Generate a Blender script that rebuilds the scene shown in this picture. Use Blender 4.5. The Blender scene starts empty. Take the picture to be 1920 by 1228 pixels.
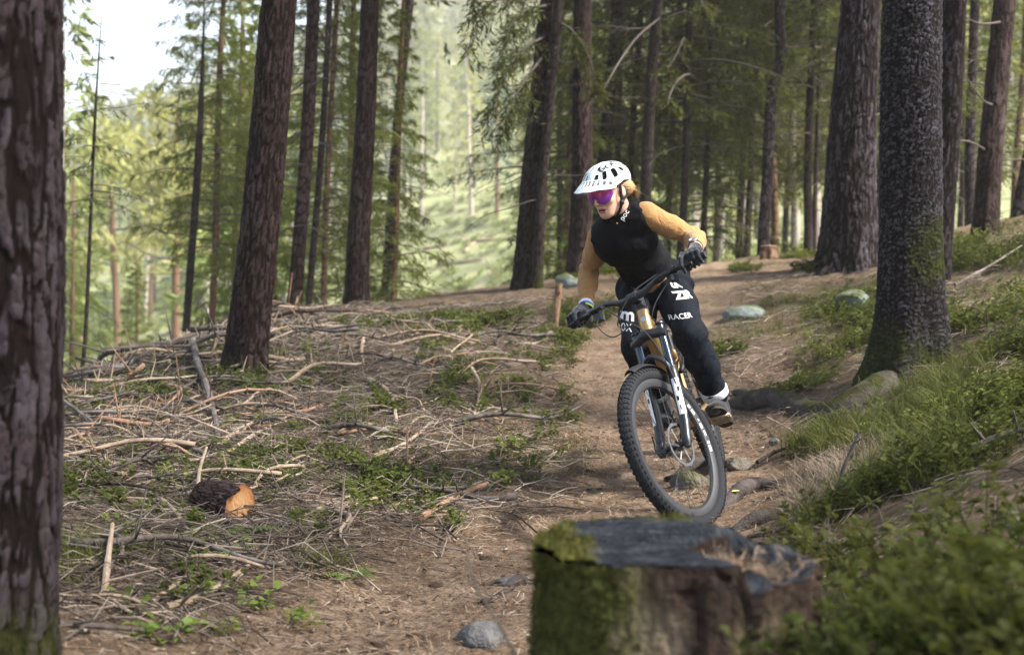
import bpy, math, random
import numpy as np
from mathutils import Vector, Matrix
from mathutils.bvhtree import BVHTree

scene = bpy.context.scene
C = scene.collection
PI = math.pi
rng = np.random.default_rng(7)

# ------------------------------------------------------------------ camera
FPX, CX, CY = 2400.0, 960.0, 614.0          # focal length in photo pixels (1920 wide), picture centre
PITCH = math.atan(104 / FPX)                # camera looks slightly down
cd = bpy.data.cameras.new('camera')
cd.sensor_width = 36.0
cd.lens = 45.0
cd.clip_start = 0.05
cd.clip_end = 2000
cd.dof.use_dof = True
cd.dof.focus_distance = 5.85
cd.dof.aperture_fstop = 2.4
cd.dof.aperture_blades = 9
cam = bpy.data.objects.new('camera', cd)
C.objects.link(cam)
cam.location = (0, 0, 0)
cam.rotation_euler = (PI / 2 - PITCH, 0, 0)
scene.camera = cam

# ------------------------------------------------------------------ light
SUN_DIR = Vector((0.70, -0.28, 0.80)).normalized()       # towards the sun
SUN_EL = math.asin(SUN_DIR.z)
SUN_AZ = math.atan2(SUN_DIR.x, SUN_DIR.y)
world = bpy.data.worlds.new('World')
scene.world = world
world.use_nodes = True
wn = world.node_tree
sky = wn.nodes.new('ShaderNodeTexSky')
sky.sky_type = 'NISHITA'
sky.sun_disc = False
sky.sun_elevation = SUN_EL
sky.sun_rotation = SUN_AZ
sky.air_density = 1.0
sky.dust_density = 3.0
sky.ozone_density = 1.0
bg = wn.nodes['Background']
bg.inputs['Strength'].default_value = 0.105
wn.links.new(sky.outputs['Color'], bg.inputs['Color'])
sl = bpy.data.lights.new('sun', 'SUN')
sl.energy = 4.7
sl.angle = math.radians(8.0)
sl.color = (1.0, 0.955, 0.88)
so = bpy.data.objects.new('sun', sl)
C.objects.link(so)
so.rotation_euler = SUN_DIR.to_track_quat('Z', 'Y').to_euler()
vs = scene.view_settings
vs.view_transform = 'Standard'
vs.look = 'None'
vs.gamma = 1.0
vs.exposure = 2.12
vs.use_curve_mapping = False
try:
    scene.cycles.use_denoising = True
    scene.cycles.max_bounces = 6
    scene.cycles.transparent_max_bounces = 8
    scene.cycles.sample_clamp_indirect = 6
except Exception:
    pass


# ------------------------------------------------------------------ scene bookkeeping
def tag(o, label=None, cat=None, group=None, kind=None):
    if label: o['label'] = label
    if cat: o['category'] = cat
    if group: o['group'] = group
    if kind: o['kind'] = kind
    return o


def empty(name, loc=(0, 0, 0), rz=0.0, label=None, cat=None, group=None):
    o = bpy.data.objects.new(name, None)
    C.objects.link(o)
    o.location = loc
    o.rotation_euler = (0, 0, rz)
    o.empty_display_size = 0.1
    return tag(o, label, cat, group)


def mesh_np(name, V, F, mats=None, attrs=None, smooth=True, midx=None):
    """V (n,3) array, F list of (m,3)/(m,4) int arrays (or one array)."""
    if not isinstance(F, (list, tuple)): F = [F]
    F = [np.asarray(f, np.int32) for f in F if len(f)]
    me = bpy.data.meshes.new(name)
    V = np.ascontiguousarray(V, np.float32)
    me.vertices.add(len(V))
    me.vertices.foreach_set('co', V.ravel())
    nl = sum(f.size for f in F)
    npoly = sum(len(f) for f in F)
    me.loops.add(nl)
    me.polygons.add(npoly)
    me.loops.foreach_set('vertex_index', np.concatenate([f.ravel() for f in F]))
    tot = np.concatenate([np.full(len(f), f.shape[1], np.int32) for f in F])
    st = np.concatenate([[0], np.cumsum(tot)[:-1]]).astype(np.int32)
    me.polygons.foreach_set('loop_start', st)
    if smooth: me.polygons.foreach_set('use_smooth', np.ones(npoly, bool))
    if midx is not None: me.polygons.foreach_set('material_index', np.asarray(midx, np.int32))
    for k, a in (attrs or {}).items():
        at = me.attributes.new(k, 'FLOAT', 'POINT')
        at.data.foreach_set('value', np.ascontiguousarray(a, np.float32))
    for m in (mats or []): me.materials.append(m)
    me.update(calc_edges=True)
    me.validate()
    return me


def link(name, me, parent=None, loc=None):
    o = bpy.data.objects.new(name, me)
    C.objects.link(o)
    if parent is not None: o.parent = parent
    if loc is not None: o.location = loc
    return o


class MB:
    """collects pieces of numpy geometry into one mesh"""
    def __init__(self): self.V = []; self.F3 = []; self.F4 = []; self.n = 0; self.m3 = []; self.m4 = []
    def add(self, V, F, mi=0):
        V = np.asarray(V, float)
        if not isinstance(F, (list, tuple)): F = [F]
        elif np.ndim(F[0]) == 1: F = [np.array(F)]
        for f in F:
            f = np.asarray(f, int)
            if not len(f): continue
            if f.shape[1] == 3: self.F3.append(f + self.n); self.m3.append(np.full(len(f), mi))
            else: self.F4.append(f + self.n); self.m4.append(np.full(len(f), mi))
        self.V.append(V); self.n += len(V)
        return self
    def arrays(self):
        F = []; mi = []
        if self.F3: F.append(np.concatenate(self.F3)); mi.append(np.concatenate(self.m3))
        if self.F4: F.append(np.concatenate(self.F4)); mi.append(np.concatenate(self.m4))
        return np.concatenate(self.V), F, np.concatenate(mi)
    def xf(self, fn):
        self.V = [fn(v) for v in self.V]
        return self
    def build(self, name, mats, parent=None, smooth=True, bevel=0, auto=True):
        V, F, mi = self.arrays()
        if not isinstance(mats, (list, tuple)): mats = [mats]
        me = mesh_np(name, V, F, mats, smooth=smooth, midx=mi)
        if smooth and auto: sharp(me, 40)
        return link(name, me, parent)


def sharp(me, deg=40):
    try:
        me.set_sharp_from_angle(angle=math.radians(deg))
    except Exception:
        pass


# ------------------------------------------------------------------ pixel -> world ray (for laying things out at real distances)
cp, sp_ = math.cos(PITCH), math.sin(PITCH)


def U(px, row, y):
    """world point on the ray through photo pixel (px,row), at world depth y"""
    xc = (px - CX) / FPX; zc = -(row - CY) / FPX
    d = np.array([xc, cp + zc * sp_, zc * cp - sp_])
    return d * (y / d[1])


# ------------------------------------------------------------------ noise
def _hash(ix, iy, iz, seed):
    h = (ix.astype(np.int64) * 374761393 + iy.astype(np.int64) * 668265263 + iz.astype(np.int64) * 2147483647 + seed * 1274126177) & 0xffffffff
    h = ((h ^ (h >> 13)) * 1274126177) & 0xffffffff
    h = ((h ^ (h >> 16)) * 2246822519) & 0xffffffff
    return ((h ^ (h >> 15)) & 0xffffff) / float(0xffffff)


def noise3(P, seed=0):
    P = np.asarray(P, float)
    i = np.floor(P).astype(np.int64); f = P - i
    w = f * f * (3 - 2 * f)
    r = 0
    for dx in (0, 1):
        for dy in (0, 1):
            for dz in (0, 1):
                c = _hash(i[..., 0] + dx, i[..., 1] + dy, i[..., 2] + dz, seed)
                r = r + c * (w[..., 0] if dx else 1 - w[..., 0]) * (w[..., 1] if dy else 1 - w[..., 1]) * (w[..., 2] if dz else 1 - w[..., 2])
    return r * 2 - 1


def fbm(P, oct=4, seed=0, gain=.5):
    P = np.asarray(P, float); r = 0; a = 1.0; t = 0
    for k in range(oct):
        r = r + a * noise3(P * 2 ** k, seed + k * 17); t += a; a *= gain
    return r / t


def fbm2(x, y, oct=4, seed=0, gain=.5):
    return fbm(np.stack([np.asarray(x, float), np.asarray(y, float), np.zeros_like(np.asarray(x, float)) + .37], -1), oct, seed, gain)


def worley(a, b, per, seed=0):
    """cellular noise; a is periodic with integer period per. -> F1, F2, id"""
    ia = np.floor(a).astype(np.int64); ib = np.floor(b).astype(np.int64)
    F1 = np.full(a.shape, 9.0); F2 = np.full(a.shape, 9.0); ID = np.zeros(a.shape)
    for da in (-1, 0, 1):
        for db in (-1, 0, 1):
            ca = ia + da; cb = ib + db; cm = np.mod(ca, per); z = np.zeros_like(cm)
            pa = ca + .1 + .8 * _hash(cm, cb, z, seed); pb = cb + .1 + .8 * _hash(cm, cb, z + 1, seed)
            d = np.sqrt((a - pa) ** 2 + (b - pb) ** 2)
            idv = _hash(cm, cb, z + 2, seed)
            near = d < F1
            F2 = np.where(near, F1, np.minimum(F2, d)); ID = np.where(near, idv, ID); F1 = np.where(near, d, F1)
    return F1, F2, ID


def sstep(a, b, x):
    t = np.clip((x - a) / (b - a), 0, 1)
    return t * t * (3 - 2 * t)


# ------------------------------------------------------------------ basic shapes
def frames(P):
    P = np.asarray(P, float)
    T = np.gradient(P, axis=0); T /= np.linalg.norm(T, axis=1)[:, None] + 1e-12
    N = np.zeros_like(P); a = np.array([0, 0, 1.0]) if abs(T[0, 2]) < .9 else np.array([1.0, 0, 0])
    n = a - T[0] * (a @ T[0]); n /= np.linalg.norm(n); N[0] = n
    for i in range(1, len(P)):
        n = n - T[i] * (n @ T[i]); n /= np.linalg.norm(n) + 1e-12; N[i] = n
    return T, N, np.cross(T, N)


def tube(P, r, sides=8, cap=True, flat=1.0):
    P = np.asarray(P, float); n = len(P)
    r = np.broadcast_to(np.asarray(r, float), (n,))
    T, N, B = frames(P)
    a = np.arange(sides) * 2 * PI / sides
    ring = N[:, None, :] * np.cos(a)[None, :, None] + B[:, None, :] * np.sin(a)[None, :, None] * flat
    V = (P[:, None, :] + ring * r[:, None, None]).reshape(-1, 3)
    i = np.arange(n - 1)[:, None] * sides; j = np.arange(sides)[None, :]; k = (j + 1) % sides
    F = np.stack([i + j, i + k, i + sides + k, i + sides + j], -1).reshape(-1, 4)
    Fs = [F]
    if cap:
        V = np.concatenate([V, P[:1], P[-1:]]); c0 = n * sides; jj = np.arange(sides); kk = (jj + 1) % sides
        Fs.append(np.concatenate([np.stack([kk, jj, np.full(sides, c0)], 1), np.stack([(n - 1) * sides + jj, (n - 1) * sides + kk, np.full(sides, c0 + 1)], 1)]))
    return V, Fs


def lerp_path(pts, n):
    """Catmull-Rom through pts"""
    p = np.asarray(pts, float)
    if len(p) == 2: return p[0] + (p[1] - p[0]) * np.linspace(0, 1, n)[:, None]
    q = np.concatenate([[2 * p[0] - p[1]], p, [2 * p[-1] - p[-2]]])
    t = np.linspace(0, len(p) - 1 - 1e-9, n); i = t.astype(int); f = (t - i)[:, None]
    a, b, c, d = q[i], q[i + 1], q[i + 2], q[i + 3]
    return .5 * (2 * b + (c - a) * f + (2 * a - 5 * b + 4 * c - d) * f ** 2 + (3 * b - a - 3 * c + d) * f ** 3)


def box(c, s, R=None):
    c = np.asarray(c, float); s = np.asarray(s, float) / 2
    v = np.array([[x, y, z] for x in (-1, 1) for y in (-1, 1) for z in (-1, 1)], float) * s
    if R is not None: v = v @ np.asarray(R).T
    F = np.array([[0, 1, 3, 2], [4, 6, 7, 5], [0, 4, 5, 1], [2, 3, 7, 6], [0, 2, 6, 4], [1, 5, 7, 3]])
    return v + c, F


def lathe(prof, axis0, axis_dir, n=24):
    """prof: list of (t along axis, radius)"""
    prof = np.asarray(prof, float); d = np.asarray(axis_dir, float); d = d / np.linalg.norm(d)
    a = np.array([0, 0, 1.0]) if abs(d[2]) < .9 else np.array([1.0, 0, 0])
    e1 = np.cross(d, a); e1 /= np.linalg.norm(e1); e2 = np.cross(d, e1)
    th = np.arange(n) * 2 * PI / n
    V = (np.asarray(axis0) + prof[:, 0][:, None, None] * d + prof[:, 1][:, None, None] * (np.cos(th)[None, :, None] * e1 + np.sin(th)[None, :, None] * e2)).reshape(-1, 3)
    m = len(prof); i = np.arange(m - 1)[:, None] * n; j = np.arange(n)[None, :]; k = (j + 1) % n
    F = np.stack([i + j, i + k, i + n + k, i + n + j], -1).reshape(-1, 4)
    return V, F


def uvsphere(c, r, R=None, nu=16, nv=10):
    th = np.linspace(0, PI, nv + 1); ph = np.arange(nu) * 2 * PI / nu
    V = np.stack([np.sin(th)[:, None] * np.cos(ph), np.sin(th)[:, None] * np.sin(ph), np.cos(th)[:, None] + 0 * ph], -1).reshape(-1, 3) * np.asarray(r)
    if R is not None: V = V @ np.asarray(R).T
    i = np.arange(nv)[:, None] * nu; j = np.arange(nu)[None, :]; k = (j + 1) % nu
    F = np.stack([i + j, i + nu + j, i + nu + k, i + k], -1).reshape(-1, 4)
    return V + np.asarray(c), F


def grid_faces(nr, nc, wrap=False):
    i = np.arange(nr - 1)[:, None] * nc
    j = np.arange(nc if wrap else nc - 1)[None, :]
    k = (j + 1) % nc
    return np.stack([i + j, i + k, i + nc + k, i + nc + j], -1).reshape(-1, 4)


def rotm(ax, a):
    ax = np.asarray(ax, float); ax = ax / np.linalg.norm(ax)
    K = np.array([[0, -ax[2], ax[1]], [ax[2], 0, -ax[0]], [-ax[1], ax[0], 0]])
    return np.eye(3) + math.sin(a) * K + (1 - math.cos(a)) * K @ K


def basis(fwd, up):
    f = np.asarray(fwd, float); f = f / np.linalg.norm(f)
    u = np.asarray(up, float); u = u - f * (u @ f); u /= np.linalg.norm(u)
    return np.stack([f, np.cross(u, f), u], 1)      # columns: forward, left, up


# ------------------------------------------------------------------ materials
class NT:
    def __init__(self, name):
        self.m = bpy.data.materials.new(name); self.m.use_nodes = True
        self.t = self.m.node_tree; self.b = self.t.nodes['Principled BSDF']
        self._co = {}
    def new(self, t): return self.t.nodes.new(t)
    def L(self, a, b): self.t.links.new(a, b)
    def co(self, k='Object'):
        if k not in self._co: self._co[k] = self.new('ShaderNodeTexCoord').outputs[k]
        return self._co[k]
    def pos(self): return self.new('ShaderNodeNewGeometry').outputs['Position']
    def mapping(self, v, scale=(1, 1, 1)):
        n = self.new('ShaderNodeMapping'); self.L(v, n.inputs[0]); n.inputs['Scale'].default_value = scale
        return n.outputs[0]
    def noise(self, scale, detail=4, rough=.6, v=None, dist=0, col=False):
        n = self.new('ShaderNodeTexNoise'); n.inputs['Scale'].default_value = scale; n.inputs['Detail'].default_value = detail
        n.inputs['Roughness'].default_value = rough; n.inputs['Distortion'].default_value = dist
        self.L(v if v is not None else self.co(), n.inputs['Vector'])
        return n.outputs['Color' if col else 'Fac']
    def vor(self, scale, v=None, feat='F1', out='Distance', rand=1):
        n = self.new('ShaderNodeTexVoronoi'); n.feature = feat; n.inputs['Scale'].default_value = scale; n.inputs['Randomness'].default_value = rand
        self.L(v if v is not None else self.co(), n.inputs['Vector'])
        return n.outputs[out]
    def attr(self, name): n = self.new('ShaderNodeAttribute'); n.attribute_name = name; return n.outputs['Fac']
    def ramp(self, fac, stops, interp='LINEAR'):
        n = self.new('ShaderNodeValToRGB'); cr = n.color_ramp; cr.interpolation = interp
        while len(cr.elements) < len(stops): cr.elements.new(.5)
        for e, (p, c) in zip(cr.elements, stops):
            e.position = p; e.color = (c, c, c, 1) if np.isscalar(c) else (*c, 1)
        self.L(fac, n.inputs[0]); return n.outputs[0]
    def mix(self, fac, a, b, mode='MIX'):
        n = self.new('ShaderNodeMix'); n.data_type = 'RGBA'; n.blend_type = mode
        self.set(n.inputs[0], fac); self.set(n.inputs[6], a); self.set(n.inputs[7], b)
        return n.outputs[2]
    def math(self, op, a, b=0.0, clamp=False):
        n = self.new('ShaderNodeMath'); n.operation = op; n.use_clamp = clamp
        self.set(n.inputs[0], a); self.set(n.inputs[1], b); return n.outputs[0]
    def set(self, inp, v):
        if hasattr(v, 'is_output') or isinstance(v, bpy.types.NodeSocket): self.L(v, inp)
        elif np.isscalar(v): inp.default_value = v
        else: inp.default_value = (*v, 1) if len(v) == 3 else v
    def bump(self, h, strength=.5, dist=.01, normal=None):
        n = self.new('ShaderNodeBump'); n.inputs['Strength'].default_value = strength; n.inputs['Distance'].default_value = dist
        self.L(h, n.inputs['Height'])
        if normal is not None: self.L(normal, n.inputs['Normal'])
        self.L(n.outputs[0], self.b.inputs['Normal']); return n.outputs[0]
    def base(self, c, rough=.8, metal=0.0, spec=.3):
        self.set(self.b.inputs['Base Color'], c); self.set(self.b.inputs['Roughness'], rough)
        self.b.inputs['Metallic'].default_value = metal; self.b.inputs['Specular IOR Level'].default_value = spec
        return self


def leafmat(name, cols, trans=.35, rough=.55, scale=3.0, spec=.25):
    """leaf or needle material: colour varies per clump and per leaf; light passes through"""
    n = NT(name)
    rnd = n.attr('rnd')
    pos = n.pos()
    c1 = n.ramp(rnd, [(0, cols[0]), (.5, cols[1]), (1, cols[2])])
    nz = n.noise(scale, 3, v=pos)
    oi = n.new('ShaderNodeObjectInfo').outputs['Random']
    c = n.mix(n.ramp(nz, [(.35, 0.0), (.65, 1.0)]), n.mix(.35, c1, cols[0]), n.mix(.35, c1, cols[2]))
    hs = n.new('ShaderNodeHueSaturation'); n.L(c, hs.inputs['Color'])
    n.L(n.math('ADD', n.math('MULTIPLY', oi, .5), .75), hs.inputs['Value'])
    n.L(n.math('ADD', n.math('MULTIPLY', oi, .03), .485), hs.inputs['Hue'])
    c = hs.outputs[0]
    n.base(c, rough, 0, spec)
    tr = n.new('ShaderNodeBsdfTranslucent'); n.L(n.mix(.5, c, (cols[2][0] * 1.3, cols[2][1] * 1.3, cols[2][2] * .8)), tr.inputs['Color'])
    mx = n.new('ShaderNodeMixShader'); mx.inputs[0].default_value = trans
    n.L(n.b.outputs[0], mx.inputs[1]); n.L(tr.outputs[0], mx.inputs[2])
    n.L(mx.outputs[0], n.t.nodes['Material Output'].inputs['Surface'])
    return n.m


def simple(name, c, rough=.6, metal=0.0, spec=.4, nscale=None, namt=.25, bump=None):
    n = NT(name)
    col = c
    if nscale:
        f = n.noise(nscale, 4)
        col = n.mix(f, tuple(x * (1 - namt) for x in c), tuple(min(1, x * (1 + namt)) for x in c))
    n.base(col, rough, metal, spec)
    if bump: n.bump(n.noise(bump[0], 4), bump[1], bump[2])
    return n.m
# ================================================================== terrain
GX = np.array([-2600, -900, -100, 200, 500, 800, 1000, 1200, 1400, 1600, 1900, 2600, 4400], float)
_T = [  # distance, then height at each of the nine middle columns (the outer ones repeat or continue)
    (1.6, -.95, -1.0, -1.02, -1.05, -1.08, -1.05, -.95, -.88, -.80),
    (2.0, -.95, -1.0, -1.02, -1.05, -1.08, -1.05, -.96, -.87, -.78),
    (3.0, -.98, -1.05, -1.10, -1.12, -1.13, -1.12, -1.03, -.90, -.76),
    (4.0, -1.0, -1.08, -1.15, -1.18, -1.18, -1.16, -1.08, -.91, -.70),
    (5.5, -.95, -1.03, -1.07, -1.12, -1.13, -1.12, -1.03, -.86, -.60),
    (7.0, -.94, -.95, -.96, -.99, -1.02, -1.02, -.95, -.77, -.42),
    (9.0, -1.05, -.82, -.72, -.73, -.74, -.70, -.60, -.42, -.14),
    (10.5, -1.3, -.87, -.55, -.55, -.55, -.47, -.36, -.19, .10),
    (12.5, -2.0, -1.38, -.43, -.33, -.22, -.12, -.03, .10, .40),
    (14.0, -2.7, -2.0, -.80, -.28, -.10, .02, .09, .17, .55),
    (16.0, -3.2, -2.8, -1.9, -.95, -.30, .06, .18, .25, .68),
    (20.0, -4.6, -4.2, -3.4, -2.2, -1.0, -.1, .12, .25, .85),
    (28.0, -6.0, -5.6, -4.6, -3.3, -1.7, -.6, -.2, .2, 1.2),
    (50.0, -6.4, -5.8, -5.0, -3.0, -1.0, -.2, .2, .6, 2.0),
    (75.0, -5.4, -4.8, -3.1, -1.1, .6, .8, 1.2, 2.0, 4.0),
    (110., -3.5, -2.75, -.5, 4.1, 6.0, 5, 5.5, 6.5, 9.0),
    (150., 2.0, 4.4, 6.5, 11.3, 13.8, 13, 13, 14, 17),
    (210., 5, 9.6, 15.7, 28, 31.5, 32, 32, 33, 36),
    (290., 8, 17.5, 30, 52, 57, 60, 60, 60, 62),
    (380., 11, 27.7, 49, 76, 84, 88, 88, 88, 90),
    (600., 5, 22, 44, 70, 80, 84, 84, 84, 84)]
GD = np.log(np.array([t[0] for t in _T]))
GZ = np.array([[t[1]] * 2 + list(t[1:]) + [t[9] + .22 * min(t[0], 60) ** .5, t[9] + .45 * min(t[0], 60) ** .5] for t in _T], float)


def _cub(x, xp):
    i = np.clip(np.searchsorted(xp, x) - 1, 0, len(xp) - 2)
    return i, np.clip((x - xp[i]) / (xp[i + 1] - xp[i]), 0, 1)


def _herm(t, x0, x1, x2, x3, p0, p1, p2, p3):
    h = x2 - x1
    s0 = (p1 - p0) / np.maximum(x1 - x0, 1e-6); s1 = (p2 - p1) / h; s2 = (p3 - p2) / np.maximum(x3 - x2, 1e-6)
    def lim(a, b): return np.where(a * b > 0, 2 * a * b / (a + b + 1e-12 * np.sign(a + b)), 0)
    m1 = .5 * lim(s0, s1) + .25 * (s0 + s1); m2 = .5 * lim(s1, s2) + .25 * (s1 + s2)
    t2 = t * t; t3 = t2 * t
    return (2 * t3 - 3 * t2 + 1) * p1 + (t3 - 2 * t2 + t) * h * m1 + (-2 * t3 + 3 * t2) * p2 + (t3 - t2) * h * m2


def ground0(x, y):
    x = np.asarray(x, float); y = np.asarray(y, float)
    D = np.clip(y, 1.6, 600); lx = np.log(D); px = np.clip(CX + FPX * x / D, -2600, 4400)
    i, ti = _cub(lx, GD); j, tj = _cub(px, GX)
    nD, nX = GZ.shape
    cols = []
    for dj in (-1, 0, 1, 2):
        jj = np.clip(j + dj, 0, nX - 1)
        r = [GZ[np.clip(i + di, 0, nD - 1), jj] for di in (-1, 0, 1, 2)]
        g = [GD[np.clip(i + di, 0, nD - 1)] for di in (-1, 0, 1, 2)]
        cols.append(_herm(ti, *g, *r))
    g = [GX[np.clip(j + dj, 0, nX - 1)] for dj in (-1, 0, 1, 2)]
    return _herm(tj, *g, *cols)


TRAIL = np.array([(.0, .5), (-.08, 3.0), (-.12, 4.0), (.25, 5.0), (.68, 5.6), (.98, 6.8), (.95, 8.2), (1.0, 9.5), (1.35, 11), (1.75, 13), (2.2, 15), (2.6, 18), (3, 24)])


def trail_d(x, y):
    P = lerp_path(TRAIL, 90); best = np.full(np.shape(x), 99.0)
    for a, b in zip(P[:-1], P[1:]):
        d = b - a; t = np.clip(((x - a[0]) * d[0] + (y - a[1]) * d[1]) / (d @ d), 0, 1)
        best = np.minimum(best, np.hypot(x - a[0] - t * d[0], y - a[1] - t * d[1]))
    return best


def trail_mask(x, y):
    w = .55 + .25 * fbm2(x * 1.3, y * 1.3, 3, 5) + .35 * sstep(7, 4, y)
    return 1 - sstep(w * .55, w * 1.25, trail_d(x, y))


def ground(x, y):
    x = np.asarray(x, float); y = np.asarray(y, float)
    z = ground0(x, y)
    far = sstep(16, 40, y); near = 1 - far
    t = trail_mask(x, y) * near
    rough = .045 * fbm2(x * 1.1, y * 1.1, 3, 3) + .022 * fbm2(x * 4.5, y * 4.5, 3, 8) * (1 - .35 * t)
    right = sstep(.3, 1.4, x - .12 * y + .2) * sstep(24, 12, y)
    rough = rough + right * .05 * fbm2(x * 2.3 + 9, y * 2.3, 3, 21)
    z = z + near * rough - .03 * t - .022 * near * np.exp(-(trail_d(x, y) / .10) ** 2) * sstep(8, 11, y) + .026 * np.exp(-((x - .83) / .6) ** 2 - ((y - 6.1) / 1.1) ** 2)
    z = z + far * (.007 * np.clip(y, 0, 250)) * fbm2(x * .045, y * .045, 4, 31)
    return z


def ground_hit(px, row, y0=1.7, y1=90.0):
    ys = np.exp(np.linspace(math.log(y0), math.log(y1), 700))
    xc = (px - CX) / FPX; zc = -(row - CY) / FPX
    d = np.array([xc, cp + zc * sp_, zc * cp - sp_]); d = d / d[1]
    g = d[2] * ys - ground(d[0] * ys, ys)
    k = np.where(g < 0)[0]
    i = k[0] if len(k) else len(ys) - 1
    a, b = ys[max(i - 1, 0)], ys[i]
    y = .5 * (a + b)
    return np.array([d[0] * y, y, float(ground(d[0] * y, y))])


def axis_spacing(a0, a1, step, lo, hi, g=1.07):
    c = list(np.arange(a0, a1, step)); s = step; v = a0
    left = []
    while v > lo: s *= g; v -= s; left.append(v)
    s = step; v = c[-1]; right = []
    while v < hi: s *= g; v += s; right.append(v)
    return np.array(left[::-1] + c + right)


gx = axis_spacing(-3.4, 4.4, .032, -420, 420, 1.06)
gy = axis_spacing(2.2, 13.0, .030, -6, 640, 1.045)
XX, YY = np.meshgrid(gx, gy)
ZZ = ground(XX, YY)
tm = trail_mask(XX, YY) * (1 - sstep(16, 26, YY))
near_m = 1 - sstep(14, 22, YY)
# litter clods and crumbs as real relief near the camera
clod = np.clip(fbm2(XX * 14, YY * 14, 3, 44), 0, 1) ** 1.5 + .6 * np.clip(fbm2(XX * 30, YY * 30, 2, 45), 0, 1)
ZZ = ZZ + near_m * clod * (.030 - .012 * tm)
bank = sstep(.35, 1.3, XX - .16 * YY + .25) * sstep(2, 4.5, YY) * (1 - sstep(12, 16, YY))
green = np.clip(bank * (.45 + 1.1 * fbm2(XX * 1.2, YY * 1.2, 4, 61)) + .9 * (1 - sstep(-.2, .45, -fbm2(XX * .9 + 5, YY * .9, 3, 62) - .05)) * .25, 0, 1) * (1 - tm)
far_m = sstep(12.5, 24, YY + 2.0 * sstep(0, -3, XX)) * (1 - .75 * sstep(1.0, 4.0, XX) * sstep(60, 30, YY))
me = mesh_np('ground', np.stack([XX, YY, ZZ], -1).reshape(-1, 3), grid_faces(len(gy), len(gx)),
             attrs={'trail': tm.ravel(), 'green': green.ravel(), 'far': far_m.ravel()})


def ground_mat():
    n = NT('forest_floor'); p = n.pos()
    big = n.noise(1.3, 5, .6, p); mid = n.noise(9, 5, .65, p); fine = n.noise(55, 4, .7, p); vf = n.noise(190, 2, .6, p)
    litter = n.ramp(mid, [(.28, (.032, .021, .014)), (.5, (.088, .060, .041)), (.72, (.19, .14, .10))])
    litter = n.mix(n.ramp(fine, [(.35, .0), (.7, 1.)]), litter, n.mix(.5, litter, (.23, .17, .12)))
    soil = n.ramp(n.noise(6, 6, .7, p), [(.3, (.07, .047, .032)), (.5, (.175, .125, .088)), (.7, (.29, .215, .155))])
    soil = n.mix(n.ramp(fine, [(.30, 1.), (.55, 0.)]), soil, (.050, .034, .024))
    soil = n.mix(n.ramp(vf, [(.60, 0.), (.75, .7)]), soil, (.42, .32, .23))
    c = n.mix(n.attr('trail'), litter, soil)
    moss = n.ramp(fine, [(.25, (.014, .017, .005)), (.55, (.045, .050, .014)), (.8, (.10, .10, .036))])
    gm = n.math('MULTIPLY', n.attr('green'), n.ramp(n.noise(5, 4, .6, p), [(.35, 0.), (.6, 1.)]))
    c = n.mix(n.math('MULTIPLY', gm, .85), c, moss)
    fg = n.ramp(n.noise(.35, 6, .65, p), [(.3, (.25, .20, .14)), (.45, (.18, .20, .08)), (.6, (.215, .24, .105)), (.75, (.27, .27, .20))])
    fg = n.mix(n.ramp(n.noise(1.8, 4, .7, p), [(.4, 0.), (.65, .6)]), fg, (.25, .25, .16))
    c = n.mix(n.attr('far'), c, fg)
    n.base(c, .95, 0, .04)
    h = n.math('ADD', n.math('MULTIPLY', fine, .6), n.math('MULTIPLY', vf, .35))
    n.bump(h, .9, .02)
    return n.m


GM = ground_mat()
me.materials.append(GM)
go = link('ground', me); tag(go, kind='structure')

# ================================================================== scattering on the ground
def gnormal(x, y, e=.08):
    return np.stack([-(ground0(x + e, y) - ground0(x - e, y)) / (2 * e), -(ground0(x, y + e) - ground0(x, y - e)) / (2 * e), np.ones_like(x)], -1)


def instance(Vs, Fs, pick, pos, rz, sc, tilt=None, rnd=None):
    """bake many copies of small template meshes into arrays. Vs/Fs lists of templates; pick index per copy."""
    outV = []; outF = {}; outR = []; n0 = 0
    for k in range(len(Vs)):
        m = np.where(pick == k)[0]
        if not len(m): continue
        v = Vs[k]; c, s = np.cos(rz[m]), np.sin(rz[m]); sc_ = sc[m]
        x = v[:, 0][None] * c[:, None] - v[:, 1][None] * s[:, None]
        y = v[:, 0][None] * s[:, None] + v[:, 1][None] * c[:, None]
        z = np.broadcast_to(v[:, 2][None], x.shape).copy()
        x = x * sc_[:, None]; y = y * sc_[:, None]; z = z * sc_[:, None]
        if tilt is not None: z = z + x * tilt[m, 0][:, None] + y * tilt[m, 1][:, None]
        V = np.stack([x + pos[m, 0][:, None], y + pos[m, 1][:, None], z + pos[m, 2][:, None]], -1).reshape(-1, 3)
        outV.append(V)
        for f in (Fs[k] if isinstance(Fs[k], (list, tuple)) else [Fs[k]]):
            ff = (f[None] + (np.arange(len(m)) * len(v))[:, None, None] + n0).reshape(-1, f.shape[1])
            outF.setdefault(f.shape[1], []).append(ff)
        r = (rng.random(len(m)) if rnd is None else rnd[m])
        outR.append(np.repeat(r, len(v))); n0 += len(V)
    return np.concatenate(outV), [np.concatenate(q) for q in outF.values()], np.concatenate(outR)


def slope(x, y):
    e = .06
    return np.stack([(ground(x + e, y) - ground(x - e, y)) / (2 * e), (ground(x, y + e) - ground(x, y - e)) / (2 * e)], -1)


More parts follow.
